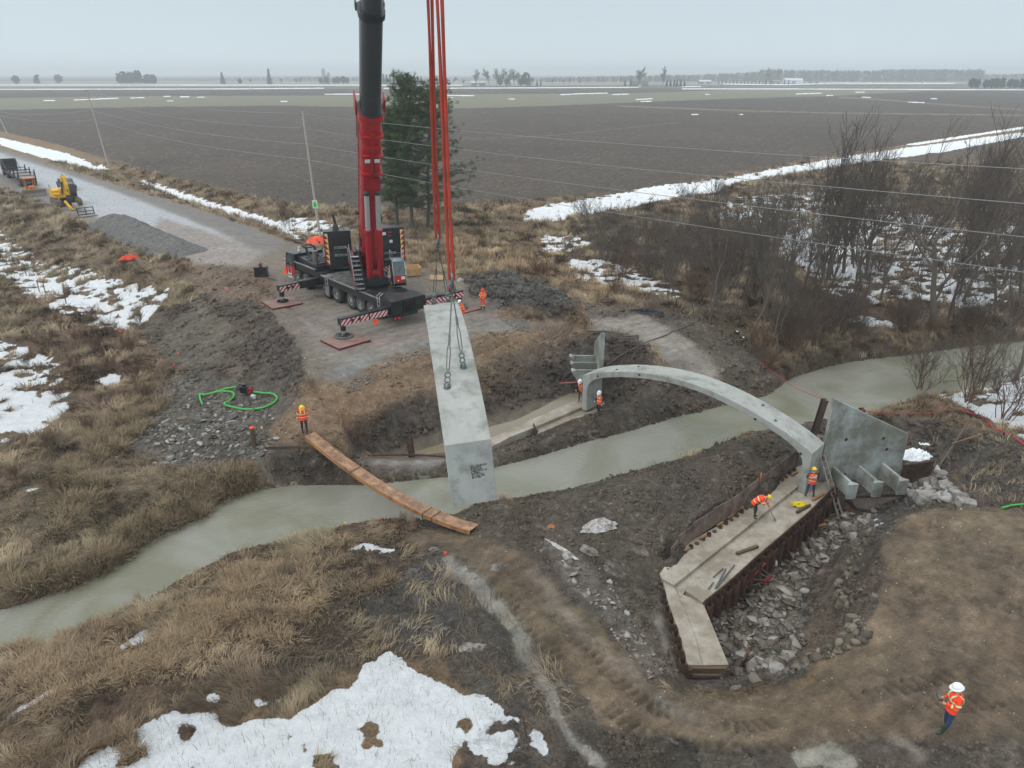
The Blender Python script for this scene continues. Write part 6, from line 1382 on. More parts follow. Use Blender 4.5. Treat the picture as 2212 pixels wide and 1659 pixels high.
for x, y, h in ((1265, 490, 3.4), (1290, 530, 3.8), (1320, 500, 3.4), (1345, 545, 4), (1370, 510, 3.6), (1400, 560, 4), (1425, 530, 3.8), (1450, 575, 4.2), (1395, 600, 3.6), (1340, 570, 3.4), (1480, 540, 4), (1500, 590, 4.2), (1530, 550, 4), (1300, 565, 3.2), (1440, 610, 3.6), (1560, 585, 4.4), (1610, 560, 4.4), (1660, 540, 4.4), (1480, 440, 3), (1520, 470, 3), (1580, 500, 3.4), (1640, 480, 3.4), (1700, 460, 3.4), (1760, 450, 3.6), (1840, 430, 3.4), (1900, 480, 4), (1990, 420, 3.6), (2060, 480, 4), (2130, 440, 4), (2190, 470, 4), (1560, 430, 2.6), (1680, 520, 3.8), (1720, 560, 4), (1960, 520, 4), (2100, 520, 4.4), (2180, 520, 4.4)):
    plant('shrub', x, y, h*1.1, 'grey leafless shrub in the dense thicket before the far snow strip', group=G3)
G4 = 'reddish brown brush in the wood'
for x, y, h in ((1365, 585, 2.4), (1335, 610, 2.2), (1500, 640, 2.6), (1560, 620, 2.8), (1640, 650, 2.6), (1720, 660, 2.8), (1850, 700, 2.4), (1780, 700, 2.6), (1930, 700, 2.4), (2090, 740, 2.4), (2010, 745, 2.0), (1655, 800, 1.8), (1640, 770, 2.4), (1690, 735, 2.8), (1900, 600, 3), (2150, 600, 3), (2200, 710, 3), (1330, 640, 2.0)):
    plant('redshrub', x, y, h, 'reddish brown leafless brush in the wood beyond the creek', group=G4)
plant('redshrub', 1226, 545, 1.6, 'small dark round bush in the snow patch near the hanging arch', z0=-.6)
plant('redshrub', 1165, 600, 2.2, 'lone reddish bush in tan grass behind the dark dirt heap', z0=-.6)
plant('shrub', 620, 496, 1.8, 'small leafless bush beside the road ditch left of the marked utility pole', z0=-.8)
plant('redshrub', 612, 230+230, 1.4, 'low brown bush in the ditch between snow and field', z0=-.8)
plant('redshrub', 610*0+ 612, 472, 1.4, 'brown twiggy bush at the edge of the ditch snow', z0=-.8)
plant('redshrub', 330, 405, 1.7, 'brown bush at the end of the roadside snow by the field', z0=-.9)
G5 = 'rusty brown weeds in the low ground on the left'
for x, y, h in ((200, 690, 1.3), (240, 720, 1.4), (280, 760, 1.4), (215, 760, 1.3), (300, 700, 1.2), (170, 740, 1.2), (160, 800, 1.2), (240, 800, 1.3), (290, 820, 1.3), (130, 700, 1.1), (60, 790, 1.1), (320, 860, 1.2), (130, 860, 1.1), (40, 1040, 1.1), (110, 1060, 1.0), (100, 960, 1.0), (190, 930, 1.0)):
    plant('redshrub', x, y, h, 'low rusty brown weed clump on the snowy ground at left', 'weed_clump', 'weeds', G5, z0=-2.2)

for k in range(26): x = _tr.uniform(1440, 2220); plant('shrub', x, _tr.uniform(480, 680), _tr.uniform(1.4, 2.6), 'grey leafless shrub in the dense thicket before the far snow strip', group=G3)
for k in range(9): x = _tr.uniform(1690, 2190); plant('osier', x, _tr.uniform(700, 740)+max(0, (1760-x)*.4), _tr.uniform(2.6, 4), 'brown brush overhanging the far creek bank', group='brush along the far creek bank')
# -------- pines behind the crane
def pine(seed, h, crown0, rad, tufts=900):
    r = random.Random(seed); A = []; B = []; r0 = []; r1 = []; cen = []; q = Vector((0, 0, -.2)); n = 12; pts = [q]; d = Vector((r.gauss(0, .03), r.gauss(0, .03), 1))
    for i in range(n): q = q+(d+Vector((r.gauss(0, .04), r.gauss(0, .04), 0)))*(h/n); pts.append(q)
    for i in range(n): A.append(pts[i]); B.append(pts[i+1]); r0.append(.26*(1-i/n*.9)); r1.append(.26*(1-(i+1)/n*.9))
    nt = len(A); bA = []; bB = []; b0 = []; b1 = []
    for k in range(84):
        f = crown0+(1-crown0)*(k/70)**.9; i = min(int(f*n), n-1); p = pts[i].lerp(pts[i+1], f*n-i); az = k*2.4+r.random(); g = (f-crown0)/(1-crown0)
        L_ = rad*(.55+.55*math.sin(min(1, g*1.35+.25)*math.pi*.8))*(.65+.55*r.random())*(1-.45*g); dr = Vector((math.cos(az), math.sin(az), -.12+.75*g+r.gauss(0, .12))).normalized(); pr = p
        for s in range(4):
            dr = (dr+Vector((r.gauss(0, .1), r.gauss(0, .1), .06))).normalized(); nx = pr+dr*(L_/4); bA.append(pr); bB.append(nx); b0.append(.05*(1-s/4)+.012); b1.append(.05*(1-(s+1)/4)+.01)
            if s >= 1:
                for _ in range(6):
                    c = pr.lerp(nx, r.random())+Vector((r.gauss(0, .34), r.gauss(0, .34), r.gauss(0, .18)+.08)); cen.append(c); bA.append(pr.lerp(nx, .5)); bB.append(c); b0.append(.014); b1.append(.008)
            pr = nx
    C = np.array([list(c) for c in cen]); m = len(C); K = 46; g = np.random.default_rng(seed)
    c = np.repeat(C, K, 0); u = g.normal(size=(m*K, 3)); u[:, 2] = np.abs(u[:, 2])*.55+.02; u /= np.linalg.norm(u, axis=1, keepdims=True); L_ = g.uniform(.16, .42, (m*K, 1))
    s = np.cross(u, g.normal(size=(m*K, 3))); s /= np.linalg.norm(s, axis=1, keepdims=True); w = .013
    b_ = c+g.normal(size=(m*K, 3))*.10; V = np.stack([b_-s*w, b_+s*w, b_+u*L_], 1).reshape(-1, 3); Fc = np.arange(len(V)).reshape(-1, 3)
    me = npmesh('pine_needles', V, Fc); base = np.array(srgb(66, 84, 58)); base2 = np.array(srgb(96, 108, 66)); k = g.random((m, 1))**1.5; cc = base*(1-k)+base2*k; cc = cc*(.7+.6*g.random((m, 1)))
    colattr(me, 'Col', np.repeat(cc, K*3, 0)*g.uniform(.8, 1.2, (m*K*3, 1)))
    return segs_mesh('pine_trunk', A, B, r0, r1, 8), segs_mesh('pine_branches', bA, bB, b0, b1, 4), me
PB = mat('pine_bark', srgb(92, 88, 84), .9, 0, .3, 4, .015, 14)
for i, (x, y, h, c0, rd, lab) in enumerate(((858, 492, 12.0, .26, 3.2, 'leftmost of the three tall pines, half hidden by the crane boom'), (890, 496, 14.8, .2, 4.8, 'middle and tallest of the three tall pines behind the crane'), (925, 492, 13.8, .18, 6.6, 'rightmost of the three tall pines, behind the orange slings'))):
    p = G(x, y, -.3); t = thing('pine_tree', lab, 'pine tree', p, i*1.3); a, b, c = pine(200+i, h, c0, rd); link('trunk', a, PB, t); link('branches', b, PB, t); link('crown', c, NEED, t)

# -------- dry grass
def blades(name, pts, L_, wid, tiltd, col, seed, label=None, bend=.5, curl=1.0):
    g = np.random.default_rng(seed); n = len(pts); ang = g.uniform(0, 2*np.pi, n); dirx = np.cos(tiltd)*1.0+np.cos(ang)*.55; diry = np.sin(tiltd)*1.0+np.sin(ang)*.55; nn_ = np.hypot(dirx, diry); dirx /= nn_; diry /= nn_
    lean = np.clip(g.normal(bend, .28, n), .05, 1.35); L_ = L_*g.uniform(.6, 1.25, n); az = np.arctan2(diry, dirx); px = -np.sin(az); py = np.cos(az); w = wid*g.uniform(.7, 1.3, n)
    h1 = L_*.5*np.cos(lean*.8); r1 = L_*.5*np.sin(lean*.8); h2 = h1+L_*.5*np.cos(np.minimum(lean*1.5*curl, 1.65)); r2 = r1+L_*.5*np.sin(np.minimum(lean*1.5*curl, 1.65))
    B = np.asarray(pts); ax = np.stack([px, py, np.zeros(n)], 1)*w[:, None]; d3 = np.stack([dirx, diry, np.zeros(n)], 1); z = np.array([0, 0, 1.])
    M1 = B+d3*r1[:, None]+z*h1[:, None]; M2 = B+d3*r2[:, None]+z*h2[:, None]; V = np.stack([B-ax, B+ax, M1+ax*.8, M1-ax*.8, M2+ax*.15, M2-ax*.15], 1).reshape(-1, 3)
    i = (np.arange(n)*6)[:, None]; Fc = np.concatenate([i+np.array([[0, 1, 2, 3]]), i+np.array([[3, 2, 4, 5]])]); me = npmesh(name, V, Fc)
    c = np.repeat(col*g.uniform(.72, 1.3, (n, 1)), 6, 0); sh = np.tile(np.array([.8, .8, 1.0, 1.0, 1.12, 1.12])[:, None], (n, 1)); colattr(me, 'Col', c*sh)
    o = link(name, me, GRASSM); o['kind'] = 'stuff'; return o
def sample_cells(weight, count, seed):
    g = np.random.default_rng(seed); W_ = weight.ravel(); W_ = W_/W_.sum(); idx = g.choice(len(W_), count, p=W_); i = idx//nT; j = idx % nT; i = np.minimum(i, nY-2); j = np.minimum(j, nT-2)
    fi = g.random(count); fj = g.random(count); t = tt[j]+fj*DT; y = np.exp(lnY[i]+fi*DL); x = t*y; return x, y, ground(x, y), i, j
Gn = Gg[:nY].copy(); area = (Yg[:nY]**2)*DT*DL
vis = (PX[:nY] > -150) & (PX[:nY] < 2360) & (PYy[:nY] < 1760)
clump = np.clip(fbm(Xg[:nY], Yg[:nY], .45, 4, 40)*1.6+.55, .05, 1.6); fine = np.clip(fbm(Xg[:nY], Yg[:nY], 1.6, 3, 41)*2+.6, 0.0, 1.6)
nosnow = np.clip(1-snow[:nY]*1.6, 0.004, 1); water = ZG[:nY] > WZ+.03
W1 = Gn*area*vis*clump*fine*nosnow*water/(1+(Yg[:nY]/26)**1.7)
nGr = 360000
x, y, z, i, j = sample_cells(W1, nGr, 50)
tilt = fbm(x, y, .12, 3, 44)*7+2.2+fbm(x, y, .5, 2, 45)*2.5
k1 = np.clip(fbm(x, y, .3, 4, 46)*1.3+.5, 0, 1)[:, None]; tan = np.array(srgb(170, 152, 126)); brn = np.array(srgb(110, 92, 78)); ylw = np.array(srgb(150, 142, 114))
k2 = np.clip(fbm(x, y, .09, 3, 47)*1.5+.3, 0, 1)[:, None]
col = ((tan*(1-k1)+brn*k1)*(1-k2*.5)+ylw*k2*.5)*np.clip(.9+fbm(x, y, .35, 4, 49)*.9, .42, 1.25)[:, None]
Lb = (.34+.32*np.clip(fbm(x, y, .25, 3, 48)+.4, 0, 1))*(1+np.clip((y-30)/120, 0, .6))
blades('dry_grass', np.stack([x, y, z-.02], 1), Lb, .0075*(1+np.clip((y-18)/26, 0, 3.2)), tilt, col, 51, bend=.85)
# tall pale tufts
def tufts(name, spots, n_each, L_, seed, c, bend=.45, wid=.010, rad=.35):
    g = np.random.default_rng(seed); P3 = []; til = []
    for (px, py, s) in spots:
        p = G(px, py, -1.5); a = g.uniform(0, 6.28, n_each); r_ = rad*s*np.sqrt(g.random(n_each)); X = p.x+np.cos(a)*r_; Y = p.y+np.sin(a)*r_; P3.append(np.stack([X, Y, ground(X, Y)-.03], 1)); til.append(a)
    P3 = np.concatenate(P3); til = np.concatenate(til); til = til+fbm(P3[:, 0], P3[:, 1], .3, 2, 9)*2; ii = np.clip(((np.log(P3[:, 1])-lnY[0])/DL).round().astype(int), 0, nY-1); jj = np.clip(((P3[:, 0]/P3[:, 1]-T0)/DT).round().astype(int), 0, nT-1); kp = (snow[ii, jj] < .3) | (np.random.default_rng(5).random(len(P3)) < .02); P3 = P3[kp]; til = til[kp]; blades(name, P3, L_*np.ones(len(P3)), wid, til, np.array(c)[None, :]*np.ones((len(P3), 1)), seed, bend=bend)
g = np.random.default_rng(77); sp = []
def scatter(poly, n):
    xs = [p[0] for p in poly]; ys = [p[1] for p in poly]; o = []
    while len(o) < n:
        a, b = g.uniform(min(xs), max(xs)), g.uniform(min(ys), max(ys))
        if inpoly(np.array([a]), np.array([b]), poly)[0]: o.append((a, b, g.uniform(.6, 1.3)))
    return o
tufts('tall_pale_grass', scatter([(880, 520), (1000, 510), (1160, 560), (1180, 600), (1080, 590), (1000, 590), (900, 570)], 70)+scatter([(1240, 560), (1420, 640), (1300, 650), (1200, 600)], 30), 60, .75, 61, srgb(178, 156, 126), .4, .022, .6)
tufts('tall_pale_grass', scatter([(250, 880), (330, 800), (370, 860), (290, 960), (200, 1000), (240, 1080), (120, 1150), (150, 1000)], 90)+scatter([(430, 1010), (570, 1010), (560, 1050), (400, 1130), (250, 1230), (60, 1290), (0, 1310), (0, 1260), (200, 1200), (330, 1100)], 110), 85, .62, 62, srgb(138, 122, 98), .75, .013, .45)
tufts('tall_pale_grass', scatter([(20, 1400), (250, 1330), (480, 1215), (640, 1180), (760, 1150), (730, 1220), (560, 1300), (430, 1400), (280, 1480), (100, 1540), (0, 1480)], 150)+scatter([(540, 1230), (640, 1220), (700, 1300), (640, 1400), (500, 1400), (300, 1480), (230, 1440)], 90), 95, .52, 63, srgb(152, 132, 106), .85, .010, .4)
tufts('tall_pale_grass', scatter([(640, 1230), (800, 1190), (860, 1260), (760, 1300)], 14)+scatter([(800, 1420), (900, 1430), (860, 1440)], 5)+scatter([(0, 1600), (200, 1620), (300, 1560), (300, 1659), (0, 1659)], 40)+scatter([(1600, 820), (1690, 800), (1780, 765), (2200, 720), (2200, 700), (1850, 730), (1700, 760)], 70)+scatter([(1830, 910), (1950, 880), (2060, 860), (2100, 900), (1980, 900)], 25), 90, .42, 64, srgb(130, 112, 90), .8, .012, .35)
# weed stems poking out of the near snow
x, y, z, i, j = sample_cells((snow[:nY] > .5)*area*vis*(Yg[:nY] < 26)*1.0, 900, 70)
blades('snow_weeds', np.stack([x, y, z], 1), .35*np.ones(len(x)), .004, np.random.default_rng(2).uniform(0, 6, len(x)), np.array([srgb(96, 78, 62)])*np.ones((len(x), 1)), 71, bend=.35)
# ------------------------------------------------------------------ mud clods and stones
def lumps(name, x, y, z, size, col, seed, flat_=(.5, .9), mcol=None, emb=.35):
    g = np.random.default_rng(seed); n = len(x); b = np.array([(1, 0, 0), (.3, .95, 0), (-.8, .6, 0), (-.8, -.6, 0), (.3, -.95, 0), (.45, .2, .9), (-.35, .35, 1.0), (-.1, -.5, .85), (0, 0, -.8)])
    Fc0 = np.array([(0, 1, 5), (1, 6, 5), (1, 2, 6), (2, 3, 6), (3, 7, 6), (3, 4, 7), (4, 0, 7), (0, 5, 7), (5, 6, 7), (1, 0, 8), (2, 1, 8), (3, 2, 8), (4, 3, 8), (0, 4, 8)])
    V = b[None]*(1+g.normal(0, .22, (n, 9, 1)))+g.normal(0, .12, (n, 9, 3)); s = size*g.uniform(.5, 1.3, n); V = V*s[:, None, None]; V[:, :, 2] *= g.uniform(*flat_, n)[:, None]; V[:, :, 0] *= g.uniform(.7, 1.4, n)[:, None]
    a = g.uniform(0, 6.28, n); c, s_ = np.cos(a)[:, None], np.sin(a)[:, None]; X = V[:, :, 0]*c-V[:, :, 1]*s_; Y = V[:, :, 0]*s_+V[:, :, 1]*c; t1 = g.normal(0, .3, (n, 1)); t2 = g.normal(0, .3, (n, 1)); Z = V[:, :, 2]+X*t1+Y*t2
    P3 = np.stack([X+x[:, None], Y+y[:, None], Z+z[:, None]+(s*(.3-emb))[:, None]], -1).reshape(-1, 3); Fc = (np.arange(n)*9)[:, None, None]+Fc0[None]; me = npmesh(name, P3, Fc.reshape(-1, 3))
    colattr(me, 'Col', np.repeat(col, 9, 0)); o = link(name, me, MUDM); o['kind'] = 'stuff'; return o
MUDM = attrmat('clod_mud', .75)
bare = np.clip(1-Gg[:nY]*1.3, 0, 1)*(Lg[:nY] > .025)
Wc = bare*area*vis*nosnow*(ZG[:nY] > WZ-.0)*(np.clip(Lg[:nY]-.02, 0, 1)**1.5)*np.clip(fbm(Xg[:nY], Yg[:nY], .5, 4, 60)*2+.45, .02, 1.6)/(1+(Yg[:nY]/24)**1.9)
x, y, z, i, j = sample_cells(Wc, 42000, 61); cc = Cg[i, j]*np.random.default_rng(1).uniform(.6, 1.15, (len(x), 1))
lumps('mud_clods', x, y, z-.012, (.022+.10*np.random.default_rng(2).random(len(x))**3)*np.clip(y/22, .8, 2.6)*np.clip(Lg[i, j]/.085, .45, 1.15), cc, 62)
# pale pebbles on the platform and pad
Wc = np.clip(1-Gg[:nY]*2, 0, 1)*area*vis*nosnow*(Lg[:nY] < .06)*(ZG[:nY] > -2.5)/(1+(Yg[:nY]/30)**1.5)
x, y, z, i, j = sample_cells(Wc, 9000, 63); lumps('pale_pebbles', x, y, z, (.012+.03*np.random.default_rng(3).random(len(x))**3)*np.clip(y/20, 1, 2), np.array([srgb(160, 152, 140)])*np.random.default_rng(4).uniform(.5, 1.15, (len(x), 1)), 64, (.6, .9))
# broken frozen slabs and rock, loose heap as one
def polyrocks(name, polys, n, smin, smax, c0, c1, seed, flat_=(.25, .6)):
    g = np.random.default_rng(seed); X = []; Y = []
    for poly in polys:
        for a, b, s in scatter(poly, n//len(polys)): p = G(a, b, -3); X.append(p.x); Y.append(p.y)
    X = np.array(X); Y = np.array(Y); k = g.random((len(X), 1))**2.6; lumps(name, X, Y, ground(X, Y), smin+(smax-smin)*g.random(len(X))**2.2, (np.array(c0)*(1-k)+np.array(c1)*k)*g.uniform(.8, 1.15, (len(X), 1)), seed, flat_, emb=.15)
PIT = [(1530, 1320), (1600, 1262), (1690, 1190), (1760, 1130), (1830, 1095), (1900, 1085), (1880, 1150), (1790, 1190), (1740, 1260), (1720, 1330), (1740, 1390), (1680, 1450), (1590, 1460), (1560, 1430)]
polyrocks('broken_rubble', [PIT], 4200, .05, .30, srgb(86, 77, 68), srgb(150, 144, 136), 70, (.05, .16))
polyrocks('broken_rubble', [[(1890, 1150), (1850, 1220), (1870, 1290), (1830, 1330), (1800, 1300), (1830, 1200), (1860, 1140)], [(1860, 1330), (1880, 1380), (1800, 1420), (1700, 1460), (1700, 1440), (1800, 1390)]], 260, .08, .26, srgb(88, 82, 72), srgb(136, 128, 112), 71, (.4, .8))
polyrocks('stony_ground', [[(285, 900), (420, 850), (560, 870), (620, 930), (560, 990), (400, 1000), (320, 980)]], 650, .05, .22, srgb(96, 90, 84), srgb(176, 172, 166), 72, (.08, .25))
polyrocks('stony_ground', [[(1960, 1040), (2040, 1020), (2080, 1080), (1990, 1095), (1960, 1075)]], 160, .12, .4, srgb(130, 126, 120), srgb(200, 198, 196), 73, (.4, .8))
polyrocks('pit_gravel', [[(740, 835), (860, 770), (940, 745), (940, 762), (860, 790), (760, 850)], [(1080, 690), (1140, 690), (1150, 720), (1120, 715)]], 800, .03, .09, srgb(110, 108, 104), srgb(160, 158, 154), 74, (.5, .9))
polyrocks('scattered_scrap_mud', [[(1180, 1165), (1300, 1230), (1440, 1450), (1400, 1470), (1260, 1290)]], 190, .04, .15, srgb(100, 92, 84), srgb(170, 165, 160), 75, (.2, .5))
# the larger slabs, one by one
ICE = mat('dirty_ice_slab', srgb(172, 170, 168), .45, 0, .18, 3, .01, 12, dirt=srgb(104, 98, 90), dirtamt=.8, dscale=1.5)
ROCK = mat('muddy_rock', srgb(108, 99, 88), .7, 0, .2, 3, .012, 10, dirt=srgb(84, 78, 70), dirtamt=.4, dscale=2)
def slab(px, py, w, m, label, group, seed, z0=-4.2, th=.08, name='ice_slab', cat='ice slab', asp=.7):
    r = random.Random(seed); p = G(px, py, z0); n = r.randint(5, 8); pts = []
    for i in range(n): a = 2*math.pi*i/n+r.uniform(-.25, .25); k = w/2*r.uniform(.7, 1.1); pts.append((k*math.cos(a), k*asp*math.sin(a)))
    mb = MB(); top = [(x*.9+r.uniform(-.02, .02), y*.9, th*r.uniform(.8, 1.2)) for x, y in pts]; bot = [(x*1.05, y*1.05, -th*.8) for x, y in pts]; c = (0, 0, th*1.15)
    V = bot+top+[c]; mb.add(V, [tuple(range(n-1, -1, -1))]+[(i, (i+1) % n, n+(i+1) % n, n+i) for i in range(n)]+[(n+i, n+(i+1) % n, 2*n) for i in range(n)])
    o = mb.build(name, m); o.location = p+Vector((0, 0, .03)); o.rotation_euler = (r.uniform(-.25, .25), r.uniform(-.25, .25), r.uniform(0, 6.28)); tag(o, label, cat, group); return o
big = [(1605, 1425, 1.15, 'pale'), (1640, 1445, 1.5, 'pale'), (1680, 1450, .9, 'pale'), (1610, 1385, .8, 'pale'), (1655, 1350, 1.1, 'pale'), (1690, 1330, .7, 'pale'), (1570, 1400, .6, 'grey'), (1560, 1340, .7, 'grey'), (1600, 1330, .6, 'grey'), (1585, 1290, .5, 'grey'), (1680, 1275, 1.0, 'grey'), (1640, 1290, .5, 'grey'), (1720, 1250, .7, 'grey'), (1735, 1225, .6, 'grey'), (1745, 1195, .9, 'pale'), (1770, 1175, 1.0, 'pale'), (1800, 1160, 1.2, 'pale'), (1830, 1142, 1.3, 'pale'), (1865, 1135, 1.7, 'pale'), (1800, 1135, .9, 'pale'), (1850, 1165, 1.1, 'pale'), (1780, 1210, 1.0, 'pale'), (1740, 1280, .6, 'pale'), (1715, 1385, .6, 'pale'), (1630, 1470, .8, 'grey'), (1590, 1490, .5, 'grey'), (1825, 1120, .7, 'pale'), (1700, 1420, 1.0, 'pale')]
for k, (a, b, w, c) in enumerate(big): slab(a, b, w, ICE if c == 'pale' else ROCK, 'pale broken ice slab lying in the rubble beside the near footing' if c == 'pale' else 'grey broken slab lying in the rubble beside the near footing', 'broken slabs in the rubble pit', 300+k, name='broken_slab', cat='slab')
for k, (a, b, w) in enumerate([(2000, 1045, 1.6), (2035, 1030, 1.1), (2060, 1075, 1.3), (2085, 1092, 1.0), (2010, 1080, 1.8), (1975, 1075, 1.1), (2040, 1055, 1.2), (1985, 1050, .8)]): slab(a, b, w, ICE, 'big pale ice boulder heaped right of the wing wall', 'ice boulders by the right wing wall', 350+k, -3.6, .24, 'ice_boulder', 'ice', .85)
st = [(395, 905, .7), (357, 913, .8), (330, 880, .6), (305, 915, .4), (298, 925, .35), (500, 913, .9), (320, 955, .6), (340, 962, .5), (365, 990, .9), (345, 998, .5), (415, 952, .5), (440, 940, .6), (470, 958, .6), (530, 905, .4), (405, 880, .6), (470, 870, .7), (512, 965, .35), (300, 895, .4), (360, 945, .5), (385, 960, .4), (425, 985, .5), (448, 990, .35), (460, 990, .35), (255, 990, .35), (258, 1005, .4), (335, 1003, .5), (355, 1002, .6), (315, 875, .5), (377, 1000, .5), (420, 1000, .3)]
for k, (a, b, w) in enumerate(st): slab(a, b, w, ICE if k % 3 else ROCK, 'pale flat stone half sunk in mud on the left creek bank', 'flat stones on the left bank', 400+k, -2.4, .08, 'flat_stone', 'stone')
for k, (a, b, w) in enumerate([(1805, 1268, .5), (1812, 1284, .4), (1825, 1300, .6), (1888, 1295, .4), (1842, 1340, .6), (1835, 1360, .5), (1845, 1240, .5), (1815, 1310, .5)]): slab(a, b, w, ROCK, 'rounded tan rock on the rim of the rubble pit', 'rocks along the pit rim', 450+k, -.6, .16, 'rock', 'rock')

# ------------------------------------------------------------------ loose things
def bar(name, label, cat, pts, w, h, m, z=None, group=None, dz=0.0, up=(0, 0, 1)):
    q = [(P(x, y, zz) if zz is not None else G(x, y, -3)+Vector((0, 0, h/2+.01))) for (x, y), zz in zip(pts, z if isinstance(z, (list, tuple)) else [z]*len(pts))]
    for v in q: v.z += dz
    c = (q[0]+q[-1])/2; mb = MB()
    for a, b in zip(q, q[1:]): mb.beam(a-c, b-c, w, h, up)
    o = mb.build(name, m); o.location = c; return tag(o, label, cat, group)
def hose(name, label, cat, pts, r, m, z0=-2, lift=.02, group=None, ground_=True, n=8):
    q = [G(x, y, z0)+Vector((0, 0, r+lift)) if ground_ else P(x, y, z0) for x, y in pts]; q = [Vector(v) for v in resample(q, len(q)*5)]
    for _ in range(3): q = [q[0]]+[(q[i-1]+q[i]*2+q[i+1])/4 for i in range(1, len(q)-1)]+[q[-1]]
    if ground_:
        for v in q: v.z = max(v.z, gz(v)+r*.6)
    c = q[len(q)//2].copy(); mb = MB(); mb.tube([v-c for v in q], r, n); o = mb.build(name, m); o.location = c; return tag(o, label, cat, group)
# plank bridge
LUM = mat('footbridge_timber', srgb(184, 146, 112), .75, 0, .25, 2.5, .004, 30, dirt=srgb(128, 100, 84), dirtamt=.7, dscale=2.2)
LUM2 = mat('footbridge_side', srgb(168, 122, 80), .75, 0, .2, 3, .004, 30, dirt=srgb(110, 80, 56), dirtamt=.35)
cl = [(668.5, 938), (704, 966), (751, 1000), (776, 1020), (839, 1062), (907, 1095), (973, 1122.5), (1024, 1141)]
a = P(668.5, 938, -1.0); b = P(1024, 1141, -2.35); d = (b-a); d.z = 0; L_ = d.length; d.normalize(); nrm = Vector((-d.y, d.x, 0)); cen = []
for x, y in cl:
    r = ray(x, y); t_ = (a.x*nrm.x+a.y*nrm.y)/(r[0]*nrm.x+r[1]*nrm.y); cen.append(Vector((r[0]*t_, r[1]*t_, H+r[2]*t_)))
ss = np.array([(c-a).dot(d) for c in cen]); zz = np.array([c.z for c in cen]); co_ = np.polyfit(ss, zz, 3); print('bridge', ss.round(1), zz.round(2))
S_n = np.linspace(0, ss[-1], 40); q = [a+d*s+Vector((0, 0, float(np.polyval(co_, s))-a.z)) for s in S_n]
t = thing('plank_footbridge', 'long sagging orange brown timber walkway across the creek', 'footbridge', a)
def strip(q, w0, w1, top, bot):
    mb = MB(); vs = []
    for p in q:
        p = p-a; vs += [p+nrm*w0+Vector((0, 0, top)), p+nrm*w1+Vector((0, 0, top)), p+nrm*w1+Vector((0, 0, bot)), p+nrm*w0+Vector((0, 0, bot))]
    n = len(q); mb.add(vs, [(i*4+k, i*4+(k+1) % 4, (i+1)*4+(k+1) % 4, (i+1)*4+k) for i in range(n-1) for k in range(4)]+[(3, 2, 1, 0), ((n-1)*4, (n-1)*4+1, (n-1)*4+2, (n-1)*4+3)]); return mb
strip(q, -.32, .32, 0, -.02).build('walking_surface', LUM, t); strip(q, -.345, -.30, .012, -.22).build('side_beam', LUM2, t); strip(q, .30, .345, .012, -.22).build('side_beam', LUM2, t)
STRAP = mat('green_strap', srgb(44, 66, 62), .8)
for k in (12, 29, 31):
    p = q[k]-a; mb = MB(); mb.tube([p+nrm*v[0]+Vector((0, 0, v[1])) for v in ((-.36, .02), (.36, .02), (.37, -.24), (-.37, -.24), (-.36, .02))], .015, 5); mb.build('strap', STRAP, t)
p = q[29]-a; mb = MB(); mb.tube([p-nrm*.36+Vector((0, 0, -.2)), p-nrm*.38+d*.15+Vector((0, 0, -.75)), p-nrm*.38+d*.45+Vector((0, 0, -.78)), p-nrm*.37+d*.8+Vector((0, 0, -.3))], .03, 6); mb.build('loose_strap', STRAP, t)
# steel plate edges, posts, piles
bar('edge_plate', 'thin dark steel edging along the cut bank beside the footbridge', 'steel edging', [(572, 968), (690, 966), (700, 962)], .04, .18, RUSTD, -1.45)
bar('edge_plate', 'slanted steel plate edge between the footbridge and the dark pit', 'steel edging', [(716, 972), (738, 935)], .04, .3, PLATE, [-2.0, -1.35])
bar('edge_plate', 'long dark steel strip at the foot of the dark pit, behind the hanging arch', 'steel edging', [(787, 984), (887, 982), (962, 986)], .05, .12, RUSTD, -2.95)
bar('edge_plate', 'crooked steel sheet edge on the pit rim above the far wing wall', 'steel edging', [(1269, 716), (1325, 717), (1352, 727), (1379, 725)], .05, .12, PLATE, -.72)
def post(px, py, h, w, m, label, cat='post', z=None, lean=(0, 0), kind='box', name='post', z0=-2):
    p = G(px, py, z0) if z is None else P(px, py, z); t = thing(name, label, cat, p); mb = MB(); e = Vector((lean[0], lean[1], h))
    if kind == 'H':
        for s in (-1, 1): mb.beam(Vector((0, s*w*.45, -.4)), e+Vector((0, s*w*.45, 0)), w, w*.08, (0, 1, 0))
        mb.beam(Vector((0, 0, -.4)), e, w*.08, w*.86, (0, 1, 0)); mb.build('steel_section', m, t)
    elif kind == 'round': mb.cyl((0, 0, -.2), e, w/2, n=10); mb.build('shaft', m, t)
    else: mb.beam((0, 0, -.3), e, w, w); mb.build('shaft', m, t)
    return t, e
post(1757, 938, 2.35, .34, RUSTD, 'tall dark rusty steel pile standing between the arch and the right wing wall', 'steel pile', -3.1, (.35, .1), 'H', 'steel_pile_post')
post(1858, 905, .75, .32, RUSTD, 'short rusty steel pile sticking up behind the right wing wall', 'steel pile', -3.0, (0, 0), 'H', 'steel_pile_post')
post(890, 982, 1.05, .34, RUST, 'rusty brown steel pile standing at the foot of the dark pit', 'steel pile', -3.2, (-.1, 0), 'H', 'steel_pile_post')
t, e = post(550, 964, 1.15, .3, WOODD, 'old dark wooden post with an orange marker on the left bank', 'post', None, (0, 0), 'round', 'wooden_post', -2); mb = MB(); mb.ball(e+Vector((0, 0, .05)), (.13, .13, .07)); mb.build('orange_cap', ORFLAG, t)
